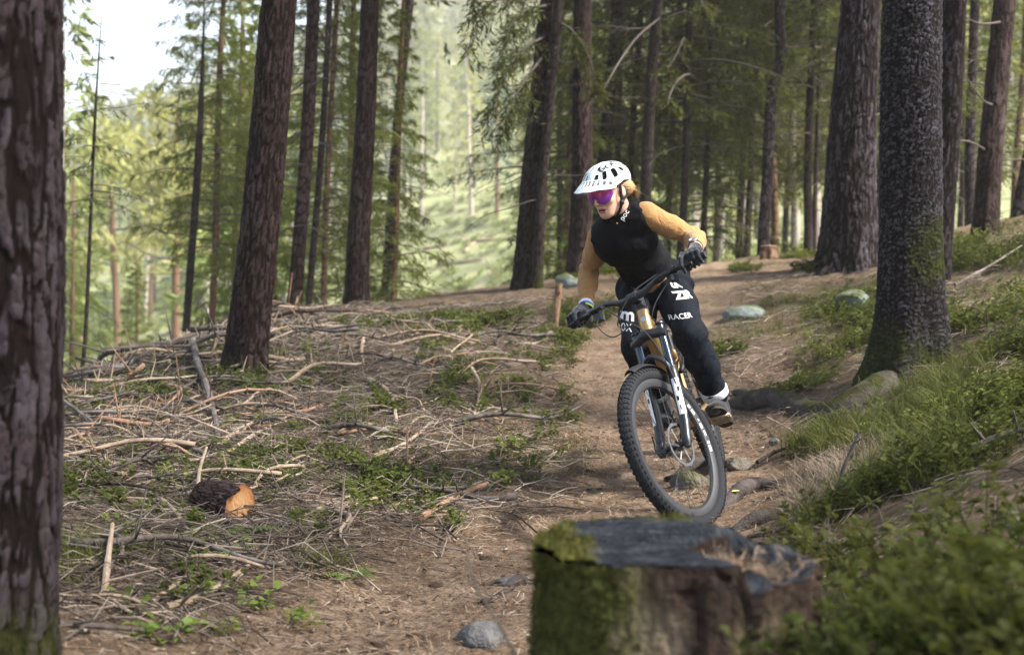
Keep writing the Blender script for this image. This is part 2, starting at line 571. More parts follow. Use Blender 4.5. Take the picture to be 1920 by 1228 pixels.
def blades(n, L, W, up, spread, seed, curl=.6, segs=2):
    """a tuft: n grass blades, each a bent strip"""
    r = np.random.default_rng(seed); V = []; F = []; k = 0
    for i in range(n):
        a = r.uniform(0, 2 * PI); l = L * r.uniform(.5, 1.1); w = W * r.uniform(.7, 1.2); u = up * r.uniform(.6, 1.2); b = np.array([r.normal() * spread, r.normal() * spread, 0])
        d = np.array([math.cos(a), math.sin(a), 0]); s = np.array([-d[1], d[0], 0])
        ts = np.linspace(0, 1, segs + 1)
        for j, t in enumerate(ts):
            p = b + d * l * (t * .35 + curl * t * t * .6) + np.array([0, 0, u * l * (t - curl * .55 * t * t)])
            ww = w * (1 - t * .85) / 2
            V += [p - s * ww, p + s * ww]
            if j: F.append([k + 2 * j - 2, k + 2 * j - 1, k + 2 * j + 1, k + 2 * j])
        k += 2 * (segs + 1)
    return np.array(V), np.array(F)


def leafy(nst, h, nl, ll, lw, seed):
    """a small leafy shrub: stems carrying oval leaves (six-sided, folded along the midrib)"""
    r = np.random.default_rng(seed); V = []; F3 = []; F4 = []
    for i in range(nst):
        a = r.uniform(0, 2 * PI); ln = r.uniform(.15, .75); hh = h * r.uniform(.55, 1.1)
        b = np.array([r.normal(), r.normal(), 0]) * h * .28
        d = np.array([math.cos(a) * ln, math.sin(a) * ln, 1.0]); d /= np.linalg.norm(d)
        P = b + d * hh * np.linspace(0, 1, 4)[:, None] + np.array([math.cos(a), math.sin(a), 0]) * (np.linspace(0, 1, 4) ** 2 * hh * .25)[:, None]
        k0 = len(V)
        tv, tf = tube(P, [.0025 * h / .2, .002 * h / .2, .0016 * h / .2, .001 * h / .2], 3, False)
        V += list(tv); F4 += [list(q + k0) for q in tf[0]]
        for j in range(nl):
            t = r.uniform(.25, 1.0); q = b + d * hh * t + np.array([math.cos(a), math.sin(a), 0]) * (t ** 2 * hh * .25)
            la = a + (1 if j % 2 else -1) * r.uniform(.5, 1.9); el = r.uniform(-.15, .75)
            e = np.array([math.cos(la) * math.cos(el), math.sin(la) * math.cos(el), math.sin(el)]); s = np.cross(e, [0, 0, 1.0]); s /= np.linalg.norm(s); nn = np.cross(s, e)
            L_ = ll * r.uniform(.6, 1.15); W_ = lw * r.uniform(.7, 1.15); tw = r.normal() * .4; s = s * math.cos(tw) + nn * math.sin(tw); nn = np.cross(s, e)
            k0 = len(V); q = q + e * .006
            V += [q, q + e * L_ * .4 + s * W_ * .5 + nn * W_ * .18, q + e * L_ * .4, q + e * L_ * .4 - s * W_ * .5 + nn * W_ * .18, q + e * L_ * .78 + s * W_ * .33 + nn * W_ * .05, q + e * L_ * .78 - s * W_ * .33 + nn * W_ * .05, q + e * L_ - nn * L_ * .12]
            F3 += [[k0, k0 + 1, k0 + 2], [k0, k0 + 2, k0 + 3]]; F4 += [[k0 + 1, k0 + 4, k0 + 6, k0 + 2], [k0 + 2, k0 + 6, k0 + 5, k0 + 3]]
    return np.array(V), [np.array(F3), np.array(F4)]


M_bilb = leafmat('bilberry_leaf', [(.024, .031, .006), (.052, .062, .012), (.112, .126, .030)], .35, .6, 6, .1)
M_grass = leafmat('grass_blade', [(.026, .034, .008), (.065, .078, .018), (.15, .155, .05)], .35, .65, 4, .1)
M_dry = leafmat('dry_straw', [(.11, .08, .052), (.20, .155, .11), (.34, .285, .22)], .15, .8, 5)
M_moss = leafmat('moss', [(.02, .025, .005), (.055, .06, .012), (.12, .115, .026)], .2, .9, 8)


def scatter_stuff(name, mat, temps, pts, sc, rz=None, lift=0.0, tiltamt=1.0):
    x, y = pts[:, 0], pts[:, 1]
    z = ground(x, y) + lift
    n = len(x); pick = rng.integers(0, len(temps), n)
    V, F, R = instance([t[0] for t in temps], [t[1] for t in temps], pick, np.stack([x, y, z], 1), rng.uniform(0, 2 * PI, n) if rz is None else rz, sc, slope(x, y) * tiltamt)
    V = V
    m = mesh_np(name, V, F, [mat], {'rnd': np.clip(R + rng.normal(0, .08, len(R)), 0, 1)})
    o = link(name, m); tag(o, kind='stuff')
    return o


def px_points(n, px0, px1, d0, d1, dens=None, seed=0, pw=1.0):
    r = np.random.default_rng(seed); out = []
    while len(out) < n:
        m = n * 3
        px = r.uniform(px0, px1, m); D = np.exp(r.uniform(math.log(d0), math.log(d1), m)) if pw == 0 else (d0 ** (pw + 1) + r.random(m) * (d1 ** (pw + 1) - d0 ** (pw + 1))) ** (1 / (pw + 1))
        x = (px - CX) / FPX * D
        keep = np.ones(m, bool) if dens is None else r.random(m) < dens(x, D, px)
        out += list(np.stack([x, D], 1)[keep])
    return np.array(out[:n])


patch = lambda x, y, s, sd, lo, hi: sstep(lo, hi, fbm2(x * s, y * s, 3, sd))
STUMP = (.315, 2.78)
def off_stump(x, y): return np.hypot(x - STUMP[0] - .04, (y - STUMP[1])) > .40

# grass tufts: long pale grass on the right bank, short grass at lower left, thin over the left slope
gt = [blades(16, .17, .0055, 1.25, .03, s) for s in range(5)]
gt_s = [blades(14, .085, .004, 1.1, .03, s + 20) for s in range(4)]
pp = px_points(520, 1380, 1860, 4.6, 6.9, lambda x, y, px: patch(x, y, 1.6, 71, -.15, .25) * (trail_mask(x, y) < .25) * (.4 + .6 * (np.abs(px - 1650) < 170)), 1)
scatter_stuff('grass', M_grass, gt, pp, rng.uniform(.6, 1.25, len(pp)))
pp = px_points(520, 120, 640, 3.6, 4.9, lambda x, y, px: patch(x, y, 1.8, 72, -.1, .3) * (trail_mask(x, y) < .5), 2)
scatter_stuff('grass', M_grass, gt_s, pp, rng.uniform(.7, 1.5, len(pp)))
pp = px_points(1500, 100, 1920, 4.5, 13, lambda x, y, px: patch(x, y, 1.3, 73, .0, .35) * (trail_mask(x, y) < .35), 3, 1)
scatter_stuff('grass', M_grass, gt_s, pp, rng.uniform(.6, 1.3, len(pp)))
pp = px_points(260, 1480, 1760, 4.3, 5.6, lambda x, y, px: patch(x, y, 2.2, 74, -.05, .3), 4)
scatter_stuff('dry_grass', M_dry, gt, pp, rng.uniform(.5, .95, len(pp)), tiltamt=1.0)
pp = px_points(750, 100, 1200, 4.0, 12, lambda x, y, px: (trail_mask(x, y) < .6), 5, 1)
dt = [blades(7, .13, .004, .22, .06, s + 40, .3) for s in range(5)]
scatter_stuff('dry_grass', M_dry, dt, pp, rng.uniform(.6, 1.5, len(pp)))

# bilberry and other low leafy plants
bt = [leafy(7, .17, 12, .030, .018, s) for s in range(6)]
bt_s = [leafy(5, .085, 9, .026, .016, s + 30) for s in range(5)]
pp = px_points(560, 1400, 2150, 3.0, 12.5, lambda x, y, px: patch(x, y, 1.9, 81, -.05, .45) * (1 - (x > .8) * (x < 2.5) * (y > 6.0) * (y < 7.7)) * (trail_mask(x, y) < .2) * sstep(1380, 1560, px - 20 * (y - 6)), 6, 1)
scatter_stuff('undergrowth', M_bilb, bt, pp, rng.uniform(.6, 1.2, len(pp)))
pp = px_points(1050, 110, 1060, 4.2, 11.5, lambda x, y, px: (.06 + patch(x, y, 1.25, 82, -.05, .5)) * patch(x, y, 4.5, 85, -.3, .2) * (trail_mask(x, y) < .3) * off_stump(x, y), 7, 1)
scatter_stuff('undergrowth', M_bilb, bt_s, pp, rng.uniform(.7, 1.5, len(pp)))
pp = px_points(650, 1040, 1560, 5.8, 15, lambda x, y, px: patch(x, y, 1.4, 83, .0, .3) * (trail_mask(x, y) < .45) * (1 - (x > .8) * (x < 2.5) * (y > 6.0) * (y < 7.7)), 8, 1)
scatter_stuff('undergrowth', M_bilb, bt_s, pp, rng.uniform(.6, 1.3, len(pp)))
# low green growth over the far grassy slopes
ft = [leafy(9, .8, 12, .30, .13, s + 60) for s in range(4)]
pp = px_points(2600, 60, 1500, 26, 125, lambda x, y, px: (patch(x, y, .10, 84, -.35, .15) * (px < 720) + .22 * (px >= 720)), 9, 1)
M_farg = leafmat('far_growth', [(.085, .108, .028), (.165, .19, .055), (.26, .275, .10)], .35, .7, .4)
scatter_stuff('undergrowth', M_farg, ft, pp, rng.uniform(.3, .9, len(pp)))

# loose litter: bark flakes, cone scales, chips, fallen needles
def flake(seed):
    r = np.random.default_rng(seed); a = np.sort(r.uniform(0, 2 * PI, 6)); q = r.uniform(.6, 1.2, 6)
    V = np.stack([np.cos(a) * q, np.sin(a) * q * r.uniform(.4, .8), r.uniform(-.25, .35, 6)], 1)
    V = np.concatenate([V, [[0, 0, .35]]]); F = np.array([[i, (i + 1) % 6, 6] for i in range(6)])
    return V, F


M_litter = NT('litter_chips'); _r = M_litter.attr('rnd')
M_litter.base(M_litter.ramp(_r, [(0, (.045, .026, .016)), (.35, (.13, .08, .05)), (.7, (.21, .145, .095)), (.92, (.29, .22, .155)), (1, (.42, .36, .29))]), .9, 0, .06)
pp = px_points(9000, 60, 1560, 3.3, 10.5, lambda x, y, px: .25 + .75 * (trail_mask(x, y) < .8), 10, 1)
scatter_stuff('litter', M_litter.m, [flake(s) for s in range(6)], pp, np.exp(rng.normal(-4.75, .45, len(pp))), lift=.012)
M_clod = simple('dark_soil_clod', (.045, .031, .023), .95, 0, .1, 60, .5)
def clod_m(seed):
    v, f = uvsphere((0, 0, .2), (1, .8, .55), None, 8, 5); return v * np.array([1, 1, .6]) * (1 + .6 * fbm(v * 1.7 + seed, 3, seed)[:, None]), f
pp = px_points(1300, 560, 1560, 3.4, 11, lambda x, y, px: patch(x, y, 1.6, 86, -.1, .35) * (trail_mask(x, y) > .15), 15, 1)
scatter_stuff('soil', M_clod, [clod_m(s) for s in range(5)], pp, np.exp(rng.normal(-4.75, .5, len(pp))), lift=-.001)
def needle(seed):
    r = np.random.default_rng(seed); V = []; F = []
    for i in range(9):
        a = r.uniform(0, PI); c = np.array([r.normal() * .07, r.normal() * .07, r.uniform(.0, .012)]); d = np.array([math.cos(a), math.sin(a), r.normal() * .12]) * r.uniform(.012, .026); s = np.array([-d[1], d[0], 0]); s = s / np.linalg.norm(s) * .0013
        k = len(V); V += [c - d - s, c - d + s, c + d + s, c + d - s]; F.append([k, k + 1, k + 2, k + 3])
    return np.array(V), np.array(F)
pp = px_points(3800, 60, 1600, 3.2, 9, None, 11, 1)
scatter_stuff('needle_litter', M_litter.m, [needle(s) for s in range(5)], pp, rng.uniform(.7, 1.6, len(pp)), lift=.014)
# ================================================================== trees
def bark_mat(name, lo, mid, hi, moss=.0, scale=1.0, stretch=.35, grain=60, cut=(.15, .5)):
    """lo: fissure bark, mid/hi: plate colours; attribute h is the relief, moss is where moss grows"""
    n = NT(name); p = n.mapping(n.co(), (1, 1, stretch))
    h = n.attr('h'); nz = n.noise(14 * scale, 5, .65, p); fine = n.noise(grain * scale, 3, .6, p)
    plate = n.ramp(nz, [(.3, mid), (.55, n_mix(mid, hi, .5)), (.72, hi)])
    lich = n.ramp(n.noise(5, 5, .7), [(.58, 0.), (.72, .35)])
    plate = n.mix(lich, plate, (.08, .092, .10))
    plate = n.mix(n.ramp(n.noise(2.6, 3, .6), [(.35, .75), (.62, 0.)]), plate, mid)
    c = n.mix(n.ramp(h, [(cut[0], 0.), (cut[1], 1.)]), lo, plate)
    c = n.mix(n.ramp(fine, [(.35, .35), (.6, 0.)]), c, tuple(x * .55 for x in mid))
    ms = n.ramp(n.noise(38, 3, .6), [(.3, (.012, .015, .004)), (.6, (.036, .040, .009)), (.8, (.075, .075, .02))])
    c = n.mix(n.math('MULTIPLY', n.attr('moss'), n.ramp(n.noise(9, 4), [(.38, .15), (.55, 1.)])), c, ms)
    n.base(c, .9, 0, .07)
    hb = n.math('ADD', n.noise(26 * scale, 6, .7, p, .4), n.math('MULTIPLY', fine, .5))
    n.bump(hb, .9, .016)
    return n.m


def n_mix(a, b, t): return tuple(x * (1 - t) + y * t for x, y in zip(a, b))


B_pine = bark_mat('pine_bark', (.007, .0045, .004), (.028, .018, .019), (.105, .095, .116), cut=(.36, .70))
B_pine_red = bark_mat('reddish_pine_bark', (.011, .0065, .005), (.038, .023, .021), (.085, .064, .066), cut=(.25, .7))
B_spruce = bark_mat('spruce_bark', (.009, .0065, .0065), (.028, .022, .024), (.12, .118, .145), scale=1.6, stretch=.8, grain=90, cut=(.30, .85))  # raised scales much paler: lit flake edges put into the colour
B_dark = bark_mat('dark_trunk_bark', (.011, .0075, .006), (.030, .021, .019), (.060, .048, .047))
B_pale = bark_mat('pale_trunk_bark', (.14, .11, .09), (.27, .235, .20), (.40, .37, .33))
B_rust = bark_mat('rusty_trunk_bark', (.05, .028, .017), (.12, .068, .042), (.19, .125, .085))

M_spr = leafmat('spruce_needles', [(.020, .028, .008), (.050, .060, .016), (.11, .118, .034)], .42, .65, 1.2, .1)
M_spr_lit = leafmat('sunlit_spruce_needles', [(.050, .068, .016), (.105, .13, .03), (.19, .205, .055)], .45, .65, 1.2, .1)  # paler copy of the spruce needles, sunlit look put into the colour
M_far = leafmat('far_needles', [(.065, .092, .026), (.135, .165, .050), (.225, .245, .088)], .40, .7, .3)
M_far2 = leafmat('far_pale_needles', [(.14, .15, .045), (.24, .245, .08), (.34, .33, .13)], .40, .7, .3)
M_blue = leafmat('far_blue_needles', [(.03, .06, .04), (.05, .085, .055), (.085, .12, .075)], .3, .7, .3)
M_broad = leafmat('young_leaves', [(.08, .13, .02), (.14, .20, .035), (.22, .28, .06)], .45, .5, .8)
M_twig = simple('dead_twig_bark', (.062, .050, .044), .9, nscale=20, namt=.4)


def trunk(base, lean, r0, r1, H, style, dens, seed, flare=.5, zdense=(0, 3.2), sides=None, step=None, lobes=5, wob=.02, mossf=None, kink=None, ps=1.0):
    """base (x,y,z), lean = (dx,dy) per metre of height; radius r0 at breast height falling to r1 at zdense top, then to a tip at H."""
    r = np.random.default_rng(seed)
    step = step or dens
    s = np.concatenate([np.arange(-.25, zdense[1], step), np.linspace(zdense[1], H, 14)])
    ns = sides or max(8, int(2 * PI * r0 / dens))
    th = np.arange(ns) * 2 * PI / ns
    ss, tt = np.meshgrid(s, th, indexing='ij')
    t1 = np.clip(ss / zdense[1], 0, 1); t2 = np.clip((ss - zdense[1]) / (H - zdense[1]), 0, 1)
    rad = r0 + (r1 - r0) * t1; rad = rad * (1 - .93 * t2)
    ph = r.uniform(0, 6.28, 4)
    fl = np.exp(-np.clip(ss + .05, 0, 9) / (.16 + .5 * r0))
    lob = .55 + .45 * np.cos(lobes * tt + ph[0] + .6 * np.sin(tt + ph[1]))
    rad = rad * (1 + flare * fl * lob + .05 * np.sin(2 * tt + ph[2]) + .03 * np.sin(3 * tt + ph[3] + ss * .7))
    h = np.ones_like(ss); disp = 0
    if style == 'pine':
        cs3 = lambda q, z: np.stack([np.cos(tt) * q * r0 / .15, np.sin(tt) * q * r0 / .15, ss * z], -1)
        pw = max(4, int(round(2 * PI * r0 / (.042 * ps)))); wx = fbm(cs3(3, 5), 4, seed) * (1.0 if ps == 1 else .6)
        a = tt / (2 * PI) * pw + wx; b = ss / (.20 * ps) + fbm(cs3(2.5, 4), 4, seed + 5) * 1.3
        F1, F2, ID = worley(a, b, pw, seed); cw = .16 + .30 * np.clip(fbm(cs3(4, 6), 3, seed + 7) + .4, 0, 1)
        cr = sstep(.0, 1., (F2 - F1 - .02) / cw)
        a2 = tt / (2 * PI) * pw * 2 + wx * 2; F1b, F2b, IDb = worley(a2, ss / .05 + 1.2 * fbm(cs3(5, 9), 3, seed + 9), pw * 2, seed + 3)
        fk = sstep(.02, .22, F2b - F1b)
        h = cr * (.42 + .40 * ID + .30 * (IDb - .4)); h = h * (.60 + .40 * fk) + .16 * fbm(cs3(14, 26), 3, seed + 11) * cr
        h = np.clip(h, 0, 1.1)
        disp = h * (.085 * r0 + .004) - .5 * (.085 * r0) + .004 * fbm(cs3(3, 3), 2, seed + 13)
    elif style == 'spruce':
        pw = max(6, int(round(2 * PI * r0 / .024))); wx = fbm(np.stack([np.cos(tt) * 6, np.sin(tt) * 6, ss * 9], -1), 3, seed) * .8
        a = tt / (2 * PI) * pw + wx; b = ss / .026 + wx + .8 * fbm(np.stack([np.cos(tt) * 2, np.sin(tt) * 2, ss * 3], -1), 2, seed + 2)
        F1, F2, ID = worley(a, b, pw, seed)
        fr = b - np.floor(b)
        h = np.clip(sstep(.02, .25, F2 - F1) * (.25 + .75 * ID) + .25 * (.5 - F1), 0, 1)
        disp = h * .012 - .005 + .006 * fbm(np.stack([np.cos(tt) * 2, np.sin(tt) * 2, ss * 2.5], -1), 3, seed + 4)
    elif style == 'mid':
        pw = max(4, int(round(2 * PI * r0 / .05)))
        F1, F2, ID = worley(tt / (2 * PI) * pw + .4 * fbm(np.stack([np.cos(tt) * 3, np.sin(tt) * 3, ss * 5], -1), 2, seed), ss / .11, pw, seed)
        h = sstep(.0, .35, F2 - F1) * (.5 + .5 * ID); disp = (h - .5) * .06 * r0
    rad = rad + disp * (1 - .8 * t2)
    cxl = base[0] + lean[0] * ss + wob * np.sin(ss * 1.1 + ph[1]) * sstep(0, 1, ss); cyl = base[1] + lean[1] * ss + wob * np.cos(ss * .9 + ph[0]) * sstep(0, 1, ss)
    if kink: cxl = cxl + kink[0] * np.exp(-((ss - kink[1]) / kink[2]) ** 2) + kink[3] * sstep(kink[1] - .3, kink[1] + .3, ss)
    V = np.stack([cxl + rad * np.cos(tt), cyl + rad * np.sin(tt), base[2] + ss], -1).reshape(-1, 3)
    F = grid_faces(len(s), ns, True)
    moss = np.zeros_like(ss) if mossf is None else mossf(ss, tt, V.reshape(ss.shape + (3,)))
    return V, F, {'h': h.ravel(), 'moss': moss.ravel()}


def kites(P, D, Lk, Wk, r):
    """diamond needle sprays: P (n,3) foot, D (n,3) unit direction"""
    n = len(P)
    s = np.cross(D, r.normal(size=(n, 3))); s /= np.linalg.norm(s, axis=1)[:, None] + 1e-9
    L_ = (Lk * r.uniform(.6, 1.25, n))[:, None]; W_ = (Wk * r.uniform(.7, 1.3, n))[:, None] * .5
    V = np.stack([P, P + D * L_ * .45 + s * W_, P + D * L_, P + D * L_ * .45 - s * W_], 1).reshape(-1, 3)
    F = np.arange(4 * n).reshape(n, 4)
    return V, F


def bough(L, droop, ntw, nk, Lk, Wk, r, tw=.30, hang=.5, wood=True):
    """one conifer bough along +x from the origin. returns wood (V,F) and needles (V,F,rnd)"""
    t = np.linspace(0, 1, 7)
    rise = r.uniform(.05, .25)
    path = np.stack([L * t * (1 - .1 * t), L * .05 * np.sin(t * 3 + r.uniform(0, 6)), L * (rise * t - droop * t ** 1.7 + .12 * droop * t ** 4)], 1)
    W = tube(path, np.linspace(.012, .003, 7) * max(L, .4), 4, False) if wood else None
    tt = r.uniform(.12, 1, ntw) ** .8; tt[:2] = 1
    base = np.stack([np.interp(tt, t, path[:, k]) for k in range(3)], 1)
    side = np.where(r.random(ntw) < .5, -1, 1)
    ang = r.uniform(.35, 1.15, ntw) * side
    d = np.stack([np.cos(ang), np.sin(ang), -hang * r.uniform(.2, 1.6, ntw)], 1); d /= np.linalg.norm(d, axis=1)[:, None]
    tl = tw * L ** .6 * (1.15 - .65 * tt) * r.uniform(.6, 1.3, ntw)
    k = np.tile(np.arange(nk), ntw); i = np.repeat(np.arange(ntw), nk)
    u = (k + r.uniform(.2, 1, len(k))) / nk
    P = base[i] + d[i] * (tl[i] * u)[:, None] + np.array([0, 0, -1.0]) * (tl[i] * u ** 2 * .35 * hang)[:, None]
    D = d[i] + r.normal(size=(len(i), 3)) * .42; D[:, 2] -= .15 * hang; D /= np.linalg.norm(D, axis=1)[:, None]
    V, F = kites(P, D, Lk, Wk, r)
    rnd = np.repeat(np.clip(np.repeat(r.random(ntw), nk) * .7 + .3 * r.random(len(i)) * 1.0, 0, 1), 4)
    return W, (V, F, rnd)


def crown_mesh(name, mat, h0, h1, rmax, nb, ntw, nk, Lk, Wk, seed, droop=.35, hang=.5, shape=.8, tw=.30, bare=0.0, flat=1.0, wood=True, rmin=.25, top=None):
    """spruce-like crown: boughs round an axis from height h0 to h1 (local z)."""
    r = np.random.default_rng(seed); V = []; F = []; R = []; Mi = []; n = 0
    hs = h0 + (h1 - h0) * (np.arange(nb) + r.random(nb)) / nb
    for j, z in enumerate(hs):
        q = (z - h0) / (h1 - h0)
        L = (rmax * (1 - q) ** shape * r.uniform(.55, 1.15) + rmin * (1 - .6 * q))
        az = j * 2.39996 + r.uniform(-.5, .5)
        k = max(4, int(ntw * (.4 + .6 * L / (rmax + rmin))))
        W, (bv, bf, br) = bough(L, droop * r.uniform(.5, 1.4) * (1 - .5 * q), k, nk, Lk, Wk, r, tw, hang, wood)
        c, s = math.cos(az), math.sin(az)
        Rm = np.array([[c, -s, 0], [s, c, 0], [0, 0, 1]])
        up = np.array([0, 0, z])
        V.append(bv @ Rm.T + up); F.append(bf + n); R.append(br); Mi.append(np.zeros(len(bf))); n += len(bv)
        if W:
            V.append(W[0] @ Rm.T + up); F.append(W[1][0] + n); R.append(np.zeros(len(W[0]))); Mi.append(np.ones(len(W[1][0]))); n += len(W[0])
    return mesh_np(name, np.concatenate(V), np.concatenate(F), [mat, M_twig], {'rnd': np.concatenate(R)}, smooth=False, midx=np.concatenate(Mi))


def pine_crown(name, mat, h0, h1, rmax, ncl, nk, Lk, Wk, seed):
    """open crown of separate clumps at the ends of bent limbs"""
    r = np.random.default_rng(seed); V = []; F = []; R = []; Mi = []; n = 0
    for j in range(ncl):
        q = (j + r.random()) / ncl; z0 = h0 + (h1 - h0) * q * .85; az = j * 2.39996 + r.normal() * .3
        L = rmax * (1 - .6 * q ** 2) * r.uniform(.5, 1.1); up = r.uniform(.1, .6) * L
        P = np.stack([np.linspace(0, L, 5) * math.cos(az), np.linspace(0, L, 5) * math.sin(az), z0 + up * np.linspace(0, 1, 5) ** 1.4 + r.normal(0, .05, 5) * L], 1)
        w, wf = tube(P, np.linspace(.03, .01, 5) * rmax * .6, 4, False)
        V.append(w); F.append(wf[0] + n); R.append(np.zeros(len(w))); Mi.append(np.ones(len(wf[0]))); n += len(w)
        m = 3
        for c in range(m):
            cc = P[-1] * (1 - .22 * c) + P[1] * .22 * c + r.normal(0, .12, 3) * L
            d = r.normal(size=(nk, 3)); d /= np.linalg.norm(d, axis=1)[:, None]; rad = r.uniform(.15, 1, nk)[:, None] ** .5
            pos = cc + d * rad * np.array([.45, .45, .28]) * rmax * .5
            D = d + np.array([0, 0, .5]) + r.normal(size=(nk, 3)) * .4; D /= np.linalg.norm(D, axis=1)[:, None]
            kv, kf = kites(pos, D, Lk, Wk, r)
            V.append(kv); F.append(kf + n); R.append(np.repeat(np.clip(.2 + .6 * rad[:, 0] * r.random(nk) + .3 * r.random(), 0, 1), 4)); Mi.append(np.zeros(len(kf))); n += len(kv)
    return mesh_np(name, np.concatenate(V), np.concatenate(F), [mat, M_twig], {'rnd': np.concatenate(R)}, smooth=False, midx=np.concatenate(Mi))


def dead_branch_mesh(seed, L=1.0, droop=.25, rad=.011, forks=5):
    r = np.random.default_rng(seed); mb = MB(); t = np.linspace(0, 1, 9)
    bend = r.normal() * .25
    P = np.stack([L * t, L * bend * t ** 2 + .03 * L * np.sin(t * 7 + r.uniform(0, 6)), L * (-droop * t ** 1.5 + r.uniform(0, .25) * t) + .02 * L * np.cos(t * 9)], 1)
    mb.add(*tube(P, rad * (1 - .8 * t), 5))
    for k in range(forks):
        i = r.integers(2, 8); d = np.array([r.uniform(.3, 1), r.choice([-1, 1]) * r.uniform(.3, .9), -r.uniform(0, .6)]); d /= np.linalg.norm(d); l = L * r.uniform(.12, .38)
        q = np.linspace(0, 1, 4)
        mb.add(*tube(P[i] + d * l * q[:, None] + np.array([0, 0, -.2 * l]) * (q ** 2)[:, None], rad * .5 * (1 - .75 * q) * (1 - t[i] * .5), 4))
    V, F, mi = mb.arrays()
    return mesh_np('branch', V, F, [M_twig])


DEAD = [dead_branch_mesh(s, 1.0, .1 + .12 * (s % 4)) for s in range(8)]


def add_dead(root, base, lean, r, zs, seed, Lr=(.3, 1.1), azr=(0, 2 * PI)):
    g = np.random.default_rng(seed)
    for z in zs:
        o = bpy.data.objects.new('branch', DEAD[g.integers(0, 8)]); C.objects.link(o); o.parent = root
        az = g.uniform(*azr); o.location = (lean[0] * z + math.cos(az) * r * .8, lean[1] * z + math.sin(az) * r * .8, z)
        s = g.uniform(*Lr); o.scale = (s, s, s); o.rotation_euler = (g.normal() * .15, g.normal() * .2, az)


# crowns high above the picture (they shade the ground) and crowns in view
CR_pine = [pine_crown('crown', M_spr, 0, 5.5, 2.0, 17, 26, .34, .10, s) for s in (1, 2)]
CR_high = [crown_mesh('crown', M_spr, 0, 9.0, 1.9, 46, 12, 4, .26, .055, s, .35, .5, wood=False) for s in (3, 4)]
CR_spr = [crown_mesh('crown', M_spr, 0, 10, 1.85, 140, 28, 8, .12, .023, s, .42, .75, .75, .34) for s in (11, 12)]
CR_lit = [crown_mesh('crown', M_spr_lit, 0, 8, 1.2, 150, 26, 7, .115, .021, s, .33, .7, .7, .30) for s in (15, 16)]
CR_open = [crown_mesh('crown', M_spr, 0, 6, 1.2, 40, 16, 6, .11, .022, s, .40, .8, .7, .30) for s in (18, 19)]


def tree(name, label, px, row, D, pxtop, wb, wt, style, bark, H, crown=None, ch=None, cs=1.0, dens=None, seed=1, flare=.35, dead=(), deadL=(.3, 1.0), azr=(0, 2 * PI), group=None, cat='tree', mossf=None, kink=None, lobes=5, zd=None, sides=None, ly=0.0, crot=0.0, roots=None, ps=1.0):
    b = U(px, row, D); x, y = b[0], D; z = float(ground(x, y))
    top = U(pxtop, 0, D)
    lx = (top[0] - x) / (top[2] - b[2])
    r0 = wb / 2 * D / FPX; r1 = wt / 2 * D / FPX
    zt = min(max(top[2] - z + .3, .8), H * .7) if zd is None else zd
    root = empty(name, (x, y, z), 0, label, cat, group)
    V, F, at = trunk((0, 0, 0), (lx, ly), r0, r1, H, style, dens or max(.012, r0 / 5), seed, flare, (0, zt), sides=sides, mossf=mossf, kink=kink, lobes=lobes, ps=ps)
    me = mesh_np('trunk', V, F, [bark], at)
    link('trunk', me, root)
    if crown is not None:
        o = bpy.data.objects.new('crown', crown); C.objects.link(o); o.parent = root
        o.location = (lx * ch, ly * ch, ch); o.scale = (cs, cs, cs)
        o.rotation_euler = (0, math.atan(lx), crot or seed * 1.7)
    if len(dead): add_dead(root, None, (lx, ly), r0, dead, seed + 50, deadL, azr)
    return root


def moss_low(h0, side=None, amt=1.0):
    def f(ss, tt, V):
        m = sstep(h0, h0 * .2, ss + .12 * fbm(V * 5, 3, 91))
        if side is not None: m = m * sstep(-.2, .6, np.cos(tt - side))
        return m * amt
    return f


def spruce_moss(ss, tt, V):
    # moss on the right flank up to 0.7 m, thick over the root flare
    right = sstep(.15, .6, np.cos(tt + .75)) * sstep(1.05, .75, ss + .15 * fbm(V * 4, 3, 92)) * sstep(.42, .62, ss + .1 * fbm(V * 5, 3, 94))
    low = sstep(.42, .12, ss + .22 * fbm(V * 3.5, 3, 93))
    return np.clip(right + low, 0, 1)


rg = np.random.default_rng(5)
hz = lambda a, b, n, s: np.sort(np.random.default_rng(s).uniform(a, b, n))
# --- the trees one can tell apart
tree('pine_tree', 'nearest pine, thick plated trunk cut by the left picture edge', -22, 1200, 3.3, -8, 248, 240, 'pine', B_pine, 15, CR_pine[0], 9.5, 1.1, .0065, 3, .22, mossf=moss_low(.26, -.6, .6), zd=2.1, ps=1.3)
tree('pine_tree', 'big plated pine standing on the brush slope behind the bent grey branch', 460, 708, 9.0, 521, 74, 60, 'pine', B_pine_red, 17, CR_pine[1], 10, 1.1, .011, 8, .42, dead=hz(.9, 3.2, 5, 2), deadL=(.25, .6), mossf=moss_low(.16, 3.6, .8))
tree('pine_tree', 'straight slender trunk right behind the big plated pine', 552, 580, 13.0, 588, 26, 22, 'mid', B_pine_red, 15, CR_high[0], 6.5, .8, .014, 12, .35, dead=hz(.6, 3.4, 9, 3), deadL=(.3, 1.0), mossf=moss_low(.25, None, .8))
tree('conifer_tree', 'very thin trunk with dead side twigs between two pines', 575, 566, 14.2, 614, 14, 11, 'mid', B_dark, 12, CR_high[1], 5.6, .6, .014, 13, .2, dead=hz(.4, 3.5, 14, 4), deadL=(.4, 1.1))
tree('conifer_tree', 'short rusty trunk of a young spruce left of the lone pine', 600, 556, 15.5, 622, 13, 10, 'mid', B_rust, 8, CR_lit[0], 1.5, .7, .014, 14, .2)
tree('pine_tree', 'dark straight pine on the crest right of the thin trunks', 668, 556, 13.0, 689, 43, 30, 'pine', B_pine_red, 16, CR_pine[0], 9, 1.0, .014, 15, .30, dead=hz(.8, 3.2, 6, 5), deadL=(.2, .7))
